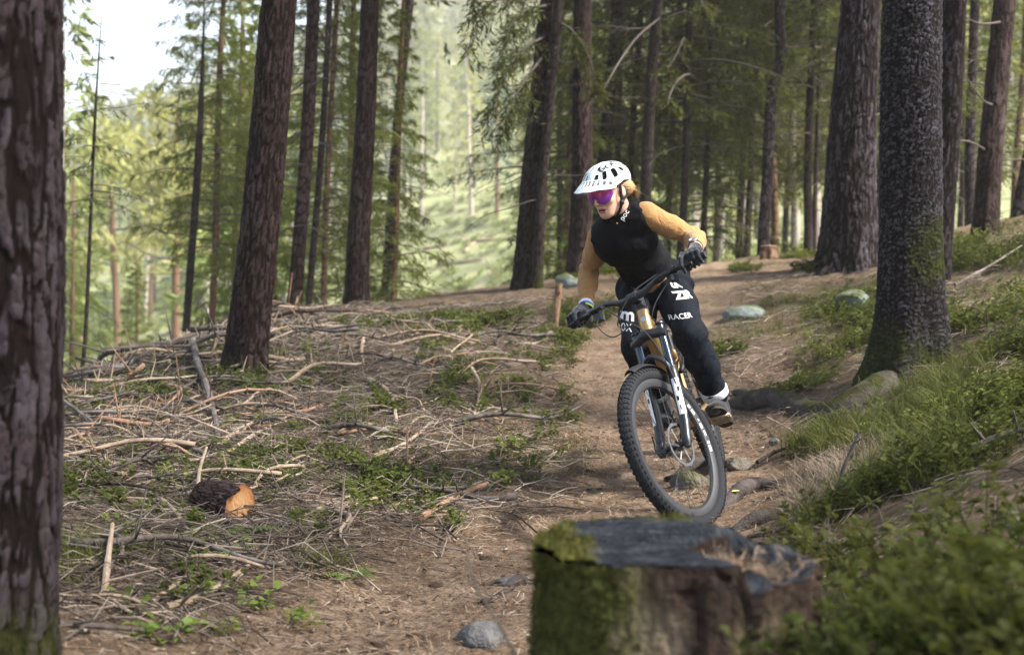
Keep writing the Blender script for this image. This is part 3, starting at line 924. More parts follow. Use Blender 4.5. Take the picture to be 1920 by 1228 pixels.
tree('conifer_tree', 'grey leaning trunk with a tufted top against the sky', 333, 700, 17.0, 371, 15, 13, 'mid', B_dark, 6.6, CR_open[0], 3.6, .62, .016, 16, .2, dead=hz(2, 4.4, 10, 6), deadL=(.5, 1.2))
tree('conifer_tree', 'thin dark sapling trunk standing alone near the left edge', 143, 760, 12.5, 193, 9, 6, 'mid', B_dark, 4.2, CR_open[1], 2.1, .45, .014, 17, .2, dead=hz(1.2, 3.6, 10, 7), deadL=(.3, .8))
tree('conifer_tree', 'rusty bare trunk below spruce boughs left of the big plated pine', 378, 690, 18.0, 408, 13, 11, 'mid', B_rust, 9, CR_lit[1], 3.4, .75, .016, 18, .2, dead=hz(.8, 3, 6, 8), deadL=(.5, 1.0))
tree('conifer_tree', 'tall trunk tip rising behind the spruce right of the crest pine', 694, 556, 20.0, 742, 17, 15, 'mid', B_dark, 13, CR_high[0], 6.4, .8, .016, 19, .2, dead=hz(2.8, 4.4, 6, 9), deadL=(.4, .9))
tree('conifer_tree', 'larger of the twin trunks left of the rider', 984, 536, 13.0, 1034, 46, 36, 'pine', B_dark, 15, CR_high[1], 4.2, 1.0, .015, 20, .28, dead=hz(.8, 3.3, 8, 10), deadL=(.4, 1.2), azr=(1.8, 4.6))
tree('conifer_tree', 'thinner of the twin trunks, mossy at its foot', 1006, 541, 12.8, 1046, 20, 19, 'mid', B_dark, 13, CR_high[0], 4.6, .8, .014, 21, .45, dead=hz(.8, 3.2, 6, 11), deadL=(.4, .9), mossf=moss_low(.3, None, 1.0))
tree('pine_tree', 'reddish pine directly behind the helmet', 1085, 505, 14.0, 1096, 42, 30, 'pine', B_pine_red, 16, CR_pine[1], 8, 1.0, .015, 22, .3, dead=hz(1.2, 3.6, 5, 12), deadL=(.3, .8))
tree('conifer_tree', 'grey leaning trunk just right of the reddish pine', 1118, 484, 17.0, 1152, 25, 21, 'mid', B_dark, 14, CR_high[1], 6, .8, .016, 23, .25, dead=hz(1, 4, 6, 13), deadL=(.3, .9))
tree('conifer_tree', 'straight trunk above the left shoulder of the rider', 1203, 492, 16.0, 1233, 23, 19, 'mid', B_dark, 14, CR_high[0], 4.8, .9, .016, 24, .25, dead=hz(1, 4, 8, 14), deadL=(.4, 1.2))
tree('conifer_tree', 'crooked trunk with a bend near the top, beside the cut stump', 1430, 481, 16.0, 1448, 21, 18, 'mid', B_pine, 13, CR_high[1], 7, .7, .016, 25, .3, dead=hz(1, 3.3, 5, 15), deadL=(.3, .8), kink=(.04, 2.3, .35, .10))
tree('conifer_tree', 'straight brown trunk close behind the crooked one', 1454, 478, 18.5, 1438, 15, 12, 'mid', B_rust, 11, CR_spr[0], 2.8, .62, .018, 26, .2)
tree('conifer_tree', 'pale slim trunk right of the crooked trunk', 1487, 477, 21.0, 1492, 11, 9, 'mid', B_pale, 11, CR_spr[1], 3.2, .6, .02, 27, .15)
tree('conifer_tree', 'thin dark trunk left of the wide old pine', 1526, 474, 18.0, 1536, 10, 8, 'mid', B_dark, 9, CR_spr[0], 3.2, .45, .018, 28, .15, dead=hz(.6, 3, 10, 17), deadL=(.3, .9))
tree('pine_tree', 'wide old pine with a broad foot behind the mossy rock', 1588, 492, 12.0, 1613, 100, 62, 'pine', B_pine, 18, CR_pine[0], 8.5, 1.3, .013, 29, .42, dead=hz(1.4, 3, 3, 18), deadL=(.2, .6))
big = tree('spruce_tree', 'largest spruce on the right bank, scaly trunk with mossy roots', 1706, 738, 7.3, 1716, 112, 105, 'spruce', B_spruce, 18, CR_high[0], 5.2, 1.15, .0075, 30, .85, dead=hz(1.3, 2.9, 5, 33), deadL=(.08, .22), mossf=spruce_moss, lobes=4)
tree('pine_tree', 'pine half hidden behind the largest spruce', 1752, 520, 10.2, 1786, 54, 46, 'pine', B_pine, 17, CR_pine[1], 8, 1.1, .013, 31, .3)
tree('conifer_tree', 'slim grey trunk left of the leaning pine at upper right', 1818, 428, 16.0, 1826, 18, 16, 'mid', B_pine, 13, CR_high[1], 5, .8, .016, 32, .2, dead=hz(.6, 2.4, 5, 20), deadL=(.4, 1.1))
tree('pine_tree', 'leaning reddish pine standing on the bank at upper right', 1845, 432, 12.5, 1884, 48, 40, 'pine', B_pine_red, 16, CR_pine[0], 8, 1.1, .014, 33, .25, dead=hz(.6, 2, 4, 21), deadL=(.4, 1.0))
tree('pine_tree', 'dark trunk at the right picture edge above the bank', 1912, 405, 14.0, 1990, 30, 26, 'mid', B_pine, 15, CR_pine[1], 8, 1.0, .015, 34, .25)

# --- spruces whose crowns are in view
sp_list = [  # px,row,D,crown mesh,crown start,scale,label
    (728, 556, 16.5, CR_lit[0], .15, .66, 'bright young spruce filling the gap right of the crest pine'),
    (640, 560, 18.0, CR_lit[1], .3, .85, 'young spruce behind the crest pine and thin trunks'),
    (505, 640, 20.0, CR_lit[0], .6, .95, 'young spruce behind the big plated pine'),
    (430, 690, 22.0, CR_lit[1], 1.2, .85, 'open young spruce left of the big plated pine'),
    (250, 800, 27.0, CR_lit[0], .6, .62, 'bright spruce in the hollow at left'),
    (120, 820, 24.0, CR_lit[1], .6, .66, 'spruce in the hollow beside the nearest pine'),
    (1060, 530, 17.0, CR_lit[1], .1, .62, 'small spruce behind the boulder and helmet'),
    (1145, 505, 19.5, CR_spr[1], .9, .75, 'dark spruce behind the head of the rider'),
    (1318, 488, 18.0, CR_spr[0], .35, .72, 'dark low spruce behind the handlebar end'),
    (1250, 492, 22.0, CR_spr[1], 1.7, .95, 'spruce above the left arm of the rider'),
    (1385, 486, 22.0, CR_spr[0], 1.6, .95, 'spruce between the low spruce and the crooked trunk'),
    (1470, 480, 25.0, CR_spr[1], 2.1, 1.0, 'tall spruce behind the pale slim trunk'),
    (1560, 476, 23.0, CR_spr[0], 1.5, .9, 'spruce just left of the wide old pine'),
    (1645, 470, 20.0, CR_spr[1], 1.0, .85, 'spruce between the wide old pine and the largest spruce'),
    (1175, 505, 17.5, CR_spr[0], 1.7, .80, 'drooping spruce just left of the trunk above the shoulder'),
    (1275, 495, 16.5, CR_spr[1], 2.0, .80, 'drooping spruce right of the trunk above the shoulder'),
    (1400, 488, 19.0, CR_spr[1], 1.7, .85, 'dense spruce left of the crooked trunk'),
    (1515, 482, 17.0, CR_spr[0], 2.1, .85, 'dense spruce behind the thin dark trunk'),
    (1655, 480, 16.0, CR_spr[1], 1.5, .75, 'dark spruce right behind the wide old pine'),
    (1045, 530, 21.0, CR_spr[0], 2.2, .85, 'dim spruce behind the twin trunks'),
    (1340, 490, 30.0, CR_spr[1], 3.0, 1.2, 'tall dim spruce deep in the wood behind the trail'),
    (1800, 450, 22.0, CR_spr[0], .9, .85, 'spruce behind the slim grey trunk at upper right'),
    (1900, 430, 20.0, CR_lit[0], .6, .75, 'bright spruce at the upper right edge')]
for i, (px, row, D, cr, ch, cs, lab) in enumerate(sp_list):
    tree('spruce_tree', lab, px, row, D, px + rg.uniform(5, 28), 13 * 18 / D * cs * 1.4, 10 * 18 / D * cs * 1.4, 'mid', B_dark if cr in CR_spr else B_rust, ch + 9 * cs, cr, ch, cs, .03, 60 + i, .2, sides=9, dead=hz(.2, max(ch, .3) + 1, 4, 70 + i), deadL=(.5, 1.0), crot=rg.uniform(0, 6))

# --- unseen spruces added right, left and behind the camera to shade the slope
for i, (x, y, ch, cs) in enumerate([(3.4, 3.6, 4.8, 1.15), (5.2, 6.4, 5.2, 1.25), (6.8, 2.6, 5.0, 1.3), (6.6, 9.6, 5.4, 1.2), (9.2, 5.0, 5.4, 1.3), (4.6, .4, 4.6, 1.1), (-2.9, 1.0, 4.6, 1.15), (-4.0, 4.2, 5.0, 1.1), (-1.6, -3.2, 4.6, 1.2), (2.2, -3.4, 4.6, 1.2), (-5.2, -1.5, 4.8, 1.2), (2.9, -.8, 4.2, 1.0), (6.3, .5, 4.4, 1.25), (8.4, -.4, 4.8, 1.3), (8.6, 8.2, 5.0, 1.2)]):
    z = float(ground(x, y)); root = empty('spruce_tree', (x, y, z), 0, 'unseen spruce added outside the picture to shade the slope', 'tree', 'unseen spruces added for shade')
    V, F, at = trunk((0, 0, 0), (.01, .0), .15, .12, ch + 8, 'mid', .03, 140 + i, .3, (0, 3), sides=14); link('trunk', mesh_np('trunk', V, F, [B_spruce], at), root)
    o = bpy.data.objects.new('crown', CR_high[i % 2]); C.objects.link(o); o.parent = root; o.location = (.01 * ch, 0, ch); o.scale = (cs, cs, cs); o.rotation_euler = (0, 0, i * 1.9)

# --- hanging boughs of the twin trunks, and the curved dead limb
def hang_bough(root, seed, pts, mat, ntw=60, nk=9, Lk=.085, Wk=.014, rad=.016):
    r = np.random.default_rng(seed); P = lerp_path(pts, 12); o0 = np.array(root.location)
    t = np.linspace(0, 1, 12)
    w, wf = tube(P, rad * (1 - .8 * t), 5, True)
    tt = r.uniform(.15, 1, ntw); base = np.stack([np.interp(tt, t, P[:, k]) for k in range(3)], 1)
    tang = np.stack([np.interp(tt, t, np.gradient(P[:, k])) for k in range(3)], 1); tang /= np.linalg.norm(tang, axis=1)[:, None]
    d = tang * r.uniform(.2, 1, ntw)[:, None] + r.normal(size=(ntw, 3)) * np.array([.6, .6, .25]) + np.array([0, 0, -.55]); d /= np.linalg.norm(d, axis=1)[:, None]
    tl = r.uniform(.12, .42, ntw) * (1.2 - .7 * tt)
    k = np.tile(np.arange(nk), ntw); i = np.repeat(np.arange(ntw), nk); u = (k + r.random(len(k))) / nk
    Q = base[i] + d[i] * (tl[i] * u)[:, None] + np.array([0, 0, -.3]) * (tl[i] * u ** 2)[:, None]
    D = d[i] + r.normal(size=(len(i), 3)) * .5; D /= np.linalg.norm(D, axis=1)[:, None]
    V, F = kites(Q, D, Lk, Wk, r)
    me = mesh_np('bough', np.concatenate([V, w]) - o0, [np.concatenate([F, wf[0] + len(V)]), wf[1] + len(V)], [mat, M_twig], {'rnd': np.concatenate([np.repeat(r.random(len(F)), 4), np.zeros(len(w))])}, smooth=False,
                 midx=np.concatenate([np.zeros(len(F)), np.ones(len(wf[0])), np.ones(len(wf[1]))]))
    return link('bough', me, root)


twin = [o for o in C.objects if o.get('label', '').startswith('larger of the twin')][0]
for s, pts in enumerate([[(1020, 70, 12.9), (985, 90, 12.5), (945, 140, 12.2), (912, 235, 12.0)], [(1030, -20, 12.9), (970, -10, 12.4), (900, 20, 12.1), (878, 95, 11.9)], [(1030, 10, 12.9), (985, 20, 12.3), (955, 55, 12.0), (930, 130, 11.8)],
                         [(1015, 110, 12.8), (985, 150, 12.4), (960, 195, 12.2), (940, 260, 12.1)], [(1035, -60, 12.9), (960, -60, 12.3), (895, -30, 12.0), (885, 30, 11.9)], [(1040, 40, 12.9), (1075, 60, 12.6), (1105, 110, 12.4), (1120, 170, 12.3)]]):
    hang_bough(twin, 200 + s, [U(*p) for p in pts], M_spr, 70)
sh = [o for o in C.objects if o.get('label', '').startswith('straight trunk above')][0]
P = lerp_path([U(*p) for p in [(1236, 35, 15.9), (1195, 70, 14.5), (1160, 118, 13.5), (1128, 172, 13.0), (1098, 198, 12.8), (1085, 222, 12.8)]], 22)
me = mesh_np('branch', tube(P, np.linspace(.014, .004, 22), 6)[0] - np.array(sh.location), tube(P, np.linspace(.014, .004, 22), 6)[1], [M_twig]); link('branch', me, sh)
wide = [o for o in C.objects if o.get('label', '').startswith('leaning reddish')][0]
for pts in ([(1870, 200, 12.5), (1840, 185, 12.2), (1795, 120, 12.0)], [(1862, 290, 12.5), (1815, 265, 12.2), (1780, 270, 12.0)], [(1890, 40, 12.5), (1840, 45, 12.2), (1805, 30, 12.0)]):
    P = lerp_path([U(*p) for p in pts], 9); v, f = tube(P, np.linspace(.014, .004, 9), 5)
    link('branch', mesh_np('branch', v - np.array(wide.location), f, [M_twig]), wide)

# --- the hillside beyond: near enough ones singly, the rest as one wood
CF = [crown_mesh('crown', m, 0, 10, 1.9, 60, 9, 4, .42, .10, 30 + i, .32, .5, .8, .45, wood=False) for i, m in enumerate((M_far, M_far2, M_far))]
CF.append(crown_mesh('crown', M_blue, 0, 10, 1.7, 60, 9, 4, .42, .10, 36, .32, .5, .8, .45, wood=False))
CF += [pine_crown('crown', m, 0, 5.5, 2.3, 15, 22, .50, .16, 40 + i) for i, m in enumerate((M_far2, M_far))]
def far_trunk(bark, seed, H=12.5, r=.17):
    V, F, at = trunk((0, 0, 0), (0, 0), r, r * .7, H, 'none', .3, seed, .2, (0, 7), sides=7)
    return mesh_np('trunk', V, F, [bark], at)
FT = [far_trunk(B_pale, 1), far_trunk(B_rust, 2), far_trunk(B_pale, 3, 12.5, .15), far_trunk(B_dark, 4)]
r = np.random.default_rng(77)
cand = []
for k in range(16000):
    D = (30 ** 1.6 + r.random() * (400 ** 1.6 - 30 ** 1.6)) ** (1 / 1.6); px = r.uniform(30, 2000)
    x = (px - CX) / FPX * D
    clear = (px < 1010) and D < (104 if px > 560 else 84) + 10 * math.sin(px * .011)          # the open slope
    if clear and r.random() > (.17 if px < 560 else .0): continue
    if px > 1010 and D < 60 and r.random() > .5: continue
    cand.append((x, D, px))
kept = []
cell = {}
for x, y, px in cand:
    s = 4.2 + .010 * y
    c = (int(x // s), int(y // s))
    if any((x - a) ** 2 + (y - b) ** 2 < s * s for dx in (-1, 0, 1) for dy in (-1, 0, 1) for a, b in cell.get((c[0] + dx, c[1] + dy), [])): continue
    cell.setdefault(c, []).append((x, y)); kept.append((x, y, px))
kept.sort(key=lambda q: q[1])
NT_SINGLE = 215
labs = [('pale slender spruce in the sunlit wood beyond the gully', 'slender spruces beyond the gully'), ('broad-crowned pine with a bare lower trunk beyond the gully', 'bare-stemmed pines beyond the gully'), ('blue-green spruce among the paler trees beyond the gully', 'blue-green spruces beyond the gully')]
rows = []
for i, (x, y, px) in enumerate(kept):
    kind = r.choice(6, p=[.24, .20, .14, .20, .12, .10]); s = r.uniform(.75, 1.35) * (1.0 if y > 60 else .8)
    z = float(ground(x, y)); ch = (r.uniform(1.0, 4.0) if kind < 4 else r.uniform(5, 7)) * s
    rows.append((x, y, z, kind, s, ch))
for i, (x, y, z, kind, s, ch) in enumerate(rows[:NT_SINGLE]):
    li = 2 if kind == 3 else (1 if kind > 3 else 0)
    root = empty('spruce_tree' if li != 1 else 'pine_tree', (x, y, z - .2), r.uniform(0, 6), labs[li][0], 'tree', labs[li][1])
    root.rotation_euler = (r.normal() * .03, r.normal() * .03, r.uniform(0, 6))
    o = bpy.data.objects.new('trunk', FT[r.integers(0, 4)]); C.objects.link(o); o.parent = root; o.scale = (s, s, s * (1 if kind < 4 else .95))
    o = bpy.data.objects.new('crown', CF[kind]); C.objects.link(o); o.parent = root; o.location = (0, 0, ch); q = s * (1.0 if kind < 4 else 1.0); o.scale = (q * r.uniform(.85, 1.2), q * r.uniform(.85, 1.2), s)
rest = rows[NT_SINGLE:]
CL = [crown_mesh('crown', M_far, 0, 10, 2.1, 30, 6, 2, 1.1, .34, 50 + i, .32, .4, .8, .5, wood=False) for i in range(3)]
tv = []
for m_ in CL:
    v = np.zeros(len(m_.vertices) * 3, np.float32); m_.vertices.foreach_get('co', v); tv.append((v.reshape(-1, 3) + np.array([0, 0, 2.5]), np.arange(len(v) // 3).reshape(-1, 4)))
V0, F0 = tube([(0, 0, -1), (0, 0, 6)], [.2, .12], 5, False)
n = len(rest)
if n:
    pos = np.array([q[:3] for q in rest]); sc = np.array([q[4] * 1.15 for q in rest])
    V, F, R = instance([t[0] for t in tv], [t[1] for t in tv], r.integers(0, 3, n), pos, r.uniform(0, 6, n), sc, None, r.random(n))
    R = np.clip(R + np.repeat(r.normal(0, .16, len(R) // 4), 4), 0, 1)
    tag(link('far_wood', mesh_np('far_wood', V, F, [M_far], {'rnd': R}, smooth=False)), kind='stuff')
print('far trees', len(rows), 'stuff', n)
for m_ in CL: bpy.data.meshes.remove(m_)
# ================================================================== mountain bike
BIKE_P = (0.9999, 6.2553, -1.0561)
YAW, LEAN, BPIT, STEER = -1.7862, .3231, .0713, -.3684
BR = rotm((0, 0, 1), YAW) @ rotm((0, 1, 0), BPIT) @ rotm((1, 0, 0), LEAN)
BT = np.array(BIKE_P)
W_ = lambda P: np.asarray(P, float) @ BR.T + BT
HA = math.radians(65); su = np.array([-math.cos(HA), 0, math.sin(HA)]); sn = np.array([math.sin(HA), 0, math.cos(HA)])
FA = np.array([.77, 0, .372]); RA = np.array([-.44, 0, .372]); BBp = np.array([0, 0, .34]); SA = FA - .044 * sn
SR = rotm(su, STEER)
St = lambda P: (np.asarray(P, float) - SA) @ SR.T + SA          # turned with the bars
Ax = lambda s, o=0., l=0.: SA + s * su + o * sn + np.array([0, l, 0])

bike = bpy.data.objects.new('mountain_bike', None); C.objects.link(bike)
bike.matrix_world = Matrix.Translation(BT) @ Matrix([list(r_) for r_ in BR]).to_4x4()
tag(bike, 'bronze and black mountain bike coming down the trail under the rider', 'bicycle')

M_bronze = simple('bronze_frame_paint', (.36, .235, .105), .32, .75, .5, 30, .12)
M_black = simple('black_anodised_metal', (.022, .023, .027), .34, .35, .5, 40, .2)
M_matblk = simple('matt_black_paint', (.018, .018, .021), .5, 0, .5, 60, .3)
M_stan = simple('dark_stanchion', (.05, .065, .09), .12, .9, .6)
M_rub = simple('tyre_rubber', (.017, .018, .021), .85, 0, .15, 80, .35, (160, .3, .003))
M_grip = simple('grip_rubber', (.018, .018, .02), .8, 0, .3)
M_silver = simple('brushed_silver', (.55, .56, .58), .28, .95, .5, 50, .15)
M_steel = simple('dark_steel', (.13, .135, .145), .45, .8, .5)
M_white = simple('white_print', (.78, .79, .80), .5, 0, .4)
M_ped = simple('pedal_metal', (.30, .23, .15), .4, .7, .5)
M_dirt = simple('dusty_black', (.045, .040, .036), .75, 0, .3, 30, .4)
M_cable = simple('cable_sheath', (.02, .02, .023), .5, 0, .4)


def part(name, mb, mats, parent=bike, smooth=True): return mb.build(name, mats, parent, smooth)


def torus_prof(c, R, prof, n=72):
    """revolve (radial, lateral) closed profile round the wheel axle (bike y)"""
    th = np.arange(n) * 2 * PI / n; prof = np.asarray(prof, float); m = len(prof)
    rr = R + prof[:, 0]
    V = np.stack([c[0] + np.cos(th)[:, None] * rr, np.broadcast_to(c[1] + prof[:, 1], (n, m)), c[2] + np.sin(th)[:, None] * rr], -1).reshape(-1, 3)
    i = np.arange(n)[:, None] * m; i2 = (np.arange(n)[:, None] + 1) % n * m; j = np.arange(m)[None]; k = (j + 1) % m
    return V, np.stack([i + j, i2 + j, i2 + k, i + k], -1).reshape(-1, 4)


def make_wheel(name, c, T, lbl=None, decals=True):
    """T maps bike-local wheel coordinates into place (steering)"""
    root = bpy.data.objects.new(name, None); C.objects.link(root); root.parent = bike
    q = np.linspace(0, 2 * PI, 17)[:-1]
    prof = np.stack([.030 * np.cos(q) - .002, .0295 * np.sin(q)], 1)
    mb = MB(); mb.add(*torus_prof(c, .342, prof, 96))
    # tread blocks: two centre rows, two transition rows, side knobs
    for row, (ang, w, l, hgt) in enumerate([(.22, .011, .014, .0025), (-.22, .011, .014, .0025), (.75, .010, .012, .003), (-.75, .010, .012, .003), (1.18, .009, .013, .003), (-1.18, .009, .013, .003)]):
        nk = 84
        for k in range(nk):
            a = 2 * PI * (k + (.5 if row % 2 else 0)) / nk
            rad = np.array([math.cos(a), 0, math.sin(a)]); tan = np.array([-math.sin(a), 0, math.cos(a)]); lat = np.array([0, 1.0, 0])
            nrm = rad * math.cos(ang) + lat * math.sin(ang); sd = -rad * math.sin(ang) + lat * math.cos(ang)
            ctr = np.asarray(c) + rad * .340 + nrm * (.0285 + hgt / 2)
            v, f = box((0, 0, 0), (l * 1.0, w, hgt + .003)); mb.add(ctr + v[:, :1] * tan + v[:, 1:2] * sd + v[:, 2:] * nrm, f)
    mb.xf(T); part('tyre', mb, M_rub, root, True)
    mb = MB(); mb.add(*torus_prof(c, .302, [(.012, .0155), (.012, .0125), (.002, .011), (-.018, .008), (-.022, 0), (-.018, -.008), (.002, -.011), (.012, -.0125), (.012, -.0155), (-.003, -.0165), (-.021, -.0105), (-.0265, 0), (-.021, .0105), (-.003, .0165)], 96))
    mb.xf(T); rim = part('rim', mb, M_matblk, root)
    if decals:
        for side in (1, -1):
            mb = MB()
            for a0 in (3.55,):
                for k, (wd, hh) in enumerate([(.030, 1), (.012, 1), (.026, .9), (.026, 1), (.010, .8), (.028, 1), (.020, 1)]):
                    a = a0 - .125 * k
                    th = np.linspace(a, a - wd / .302, 5); r_in, r_out = .302 - .016 * hh, .302 - .005
                    V = []
                    for t in th:
                        for r_, y in ((r_in, .0118), (r_out, .0174)): V.append([c[0] + r_ * math.cos(t), c[1] + side * y, c[2] + r_ * math.sin(t)])
                    mb.add(V, [[2 * i, 2 * i + 1, 2 * i + 3, 2 * i + 2] for i in range(4)])
            mb.xf(T); part('rim_decal', mb, M_white, root)
    mb = MB(); mb.add(*lathe([(-.055, .006), (-.055, .012), (-.035, .013), (-.033, .029), (-.028, .029), (-.026, .015), (.022, .015), (.024, .027), (.03, .027), (.032, .013), (.055, .012), (.055, .006)], c, (0, 1, 0), 20))
    mb.xf(T); part('hub', mb, M_black, root)
    proto = None
    for k in range(28):
        a = 2 * PI * k / 28; sd = 1 if k % 2 else -1; cr = (1 if (k // 2) % 2 else -1)
        h = np.array([c[0] + .027 * math.cos(a + cr * 1.2), c[1] + sd * .029, c[2] + .027 * math.sin(a + cr * 1.2)]); e = np.array([c[0] + .282 * math.cos(a), c[1] + sd * .003, c[2] + .282 * math.sin(a)])
        v, f = tube(T(np.stack([h, e])), .0011, 4, False)
        link('spoke', mesh_np('spoke', v, f, [M_black]), root)
    mb = MB()
    n = 48; th = np.arange(n) * 2 * PI / n; V = []; F = []
    for y in (.0385, .0405):
        for r_ in (.086, .099): V.append(np.stack([c[0] + (r_ + (.0022 * np.cos(th * 12) if r_ > .09 else 0)) * np.cos(th), np.full(n, c[1] + y), c[2] + (r_ + (.0022 * np.cos(th * 12) if r_ > .09 else 0)) * np.sin(th)], 1))
    V = np.concatenate(V); j = np.arange(n); k = (j + 1) % n
    for a, b in ((0, 1), (3, 2), (2, 0), (1, 3)): F.append(np.stack([a * n + j, a * n + k, b * n + k, b * n + j], 1))
    mb.add(V, np.concatenate(F))
    for q in range(6):
        a = q * PI / 3; b = a + .35
        mb.add(*tube([(c[0] + .02 * math.cos(a), c[1] + .0395, c[2] + .02 * math.sin(a)), (c[0] + .081 * math.cos(b), c[1] + .0395, c[2] + .081 * math.sin(b))], .0045, 4, True, .4))
    mb.xf(T); part('brake_disc', mb, M_steel, root)
    return root


SAG = .0073
low = lambda P: St(np.asarray(P, float) + SAG * su)
make_wheel('front_wheel', FA, low)
make_wheel('rear_wheel', RA, lambda P: np.asarray(P, float))

# fork
for s in (1, -1):
    foot = FA + np.array([0, s * .068, 0]); axl = foot - .044 * sn     # leg axis runs behind the axle
    ltop = Ax(.36, 0, s * .068)
    mb = MB(); P = [FA + np.array([0, s * .068, 0]) - .020 * su - .004 * sn, FA + np.array([0, s * .068, 0]) + .03 * su - .012 * sn, Ax(.10, .012, s * .068), Ax(.2, 0, s * .068), Ax(.335, 0, s * .068), ltop]
    mb.add(*tube(lerp_path(P, 16), np.interp(np.linspace(0, 1, 16), [0, .1, .3, .9, .97, 1], [.015, .021, .0215, .0225, .0245, .0235]), 18)); mb.xf(low)
    leg = part('fork_lower_leg', mb, M_black)
    mb = MB()                                           # white print panel on the outer front of the leg
    cA, cB = Ax(.13, .006, s * .068), Ax(.30, 0, s * .068)
    th0 = .55 * s; rr = .0232
    V = []; F = []
    e1 = sn; e2 = np.array([0, 1.0, 0]); nr, nc = 9, 7
    for i in range(nr):
        for j in range(nc):
            a = th0 + (j / (nc - 1) - .5) * 1.5; V.append(cA + (cB - cA) * i / (nr - 1) + (e1 * math.cos(a) + e2 * math.sin(a)) * rr)
    gf = grid_faces(nr, nc); keep = [i for i in range(len(gf)) if (i // (nc - 1), i % (nc - 1)) not in ((3, 1), (3, 2), (5, 3), (5, 4), (1, 2))]
    mb.add(V, gf[keep]); mb.xf(low); part('decal', mb, M_white, leg)
    mb = MB(); mb.add(*tube([Ax(.33, 0, s * .068), Ax(.57, 0, s * .068)], .0182, 18)); mb.xf(St); part('fork_stanchion', mb, M_stan)
    mb = MB(); mb.add(*lathe([(0, .0), (0, .021), (.008, .021), (.012, .012), (.012, 0)], Ax(.575, 0, s * .068), su, 16)); mb.xf(St); part('fork_cap', mb, M_stan if s < 0 else M_black)
mb = MB(); mb.add(*tube(lerp_path([Ax(.53, 0, -.09), Ax(.535, .01, -.06), Ax(.545, .028, 0), Ax(.535, .01, .06), Ax(.53, 0, .09)], 13), [.020, .023, .023, .022, .022, .024, .026, .024, .022, .022, .023, .023, .020], 14)); mb.xf(St); part('fork_crown', mb, M_black)
mb = MB(); mb.add(*tube(lerp_path([Ax(.34, .005, -.068), Ax(.385, .035, -.06), Ax(.43, .045, 0), Ax(.385, .035, .06), Ax(.34, .005, .068)], 15), .014, 10, True, .75)); mb.xf(low); part('fork_arch', mb, M_black)
mb = MB(); mb.add(*tube([FA + [0, -.082, 0], FA + [0, .082, 0]], .010, 12)); mb.add(*tube(lerp_path([FA + [0, -.083, 0], FA + np.array([-.015, -.098, .01]), FA + np.array([-.045, -.102, .05]), FA + np.array([-.05, -.101, .075])], 8), .006, 8, True, .6)); mb.xf(low); part('axle', mb, M_black)
# front mudguard, a thin curved blade over the tyre
V = []; nr, nc = 22, 9
for i in range(nr):
    a = math.radians(82 + 62 * i / (nr - 1)); w = .036 * (.55 + .45 * math.sin(PI * min(1, .15 + i / (nr - 1)))); R_ = .384 + .008 * math.cos(i / (nr - 1) * 3)
    for j in range(nc):
        t = (j / (nc - 1) - .5) * 2; V.append([FA[0] + math.cos(a) * (R_ - .018 * t * t), w * t, FA[2] + math.sin(a) * (R_ - .018 * t * t)])
V = np.array(V); V2 = V - (V - FA) * .006
mb = MB(); gf = grid_faces(nr, nc); mb.add(V, gf[:, ::-1]); mb.add(V2, gf); mb.xf(low); part('mudguard', mb, M_matblk)
# front caliper
mb = MB(); mb.add(*box(FA + np.array([-.085, .052, .055]), (.03, .028, .075), rotm((0, 1, 0), -.5))); mb.add(*box(FA + np.array([-.075, .045, .03]), (.022, .022, .05), rotm((0, 1, 0), -.5))); mb.xf(low); part('brake_caliper', mb, M_black)

# cockpit
def bar(l):
    a = abs(l); rise = .030 * sstep(.05, .16, a) + .012 * (a / .39); back = -.012 - .10 * max(0, a - .10)
    return Ax(.73 + rise, .045 + back + .012, l)
ls = np.concatenate([np.linspace(-.39, .39, 41)])
mb = MB(); mb.add(*tube([bar(l) for l in ls], np.interp(np.abs(ls), [0, .04, .12, .39], [.0178, .0175, .0125, .0112]), 14)); mb.xf(St); part('handlebar', mb, M_matblk)
mb = MB(); mb.add(*tube([Ax(.69), Ax(.755)], .0225, 16)); mb.add(*lathe([(-.026, .017), (-.026, .025), (.026, .025), (.026, .017)], bar(0), (0, 1, 0), 18)); mb.add(*box(Ax(.728, .022), (.045, .042, .032), basis(sn, su))); mb.xf(St); part('stem', mb, M_black)
mb = MB(); mb.add(*lathe([(0, 0), (0, .018), (.006, .019), (.009, .012), (.009, 0)], Ax(.757), su, 16)); mb.xf(St); part('top_cap', mb, M_silver)
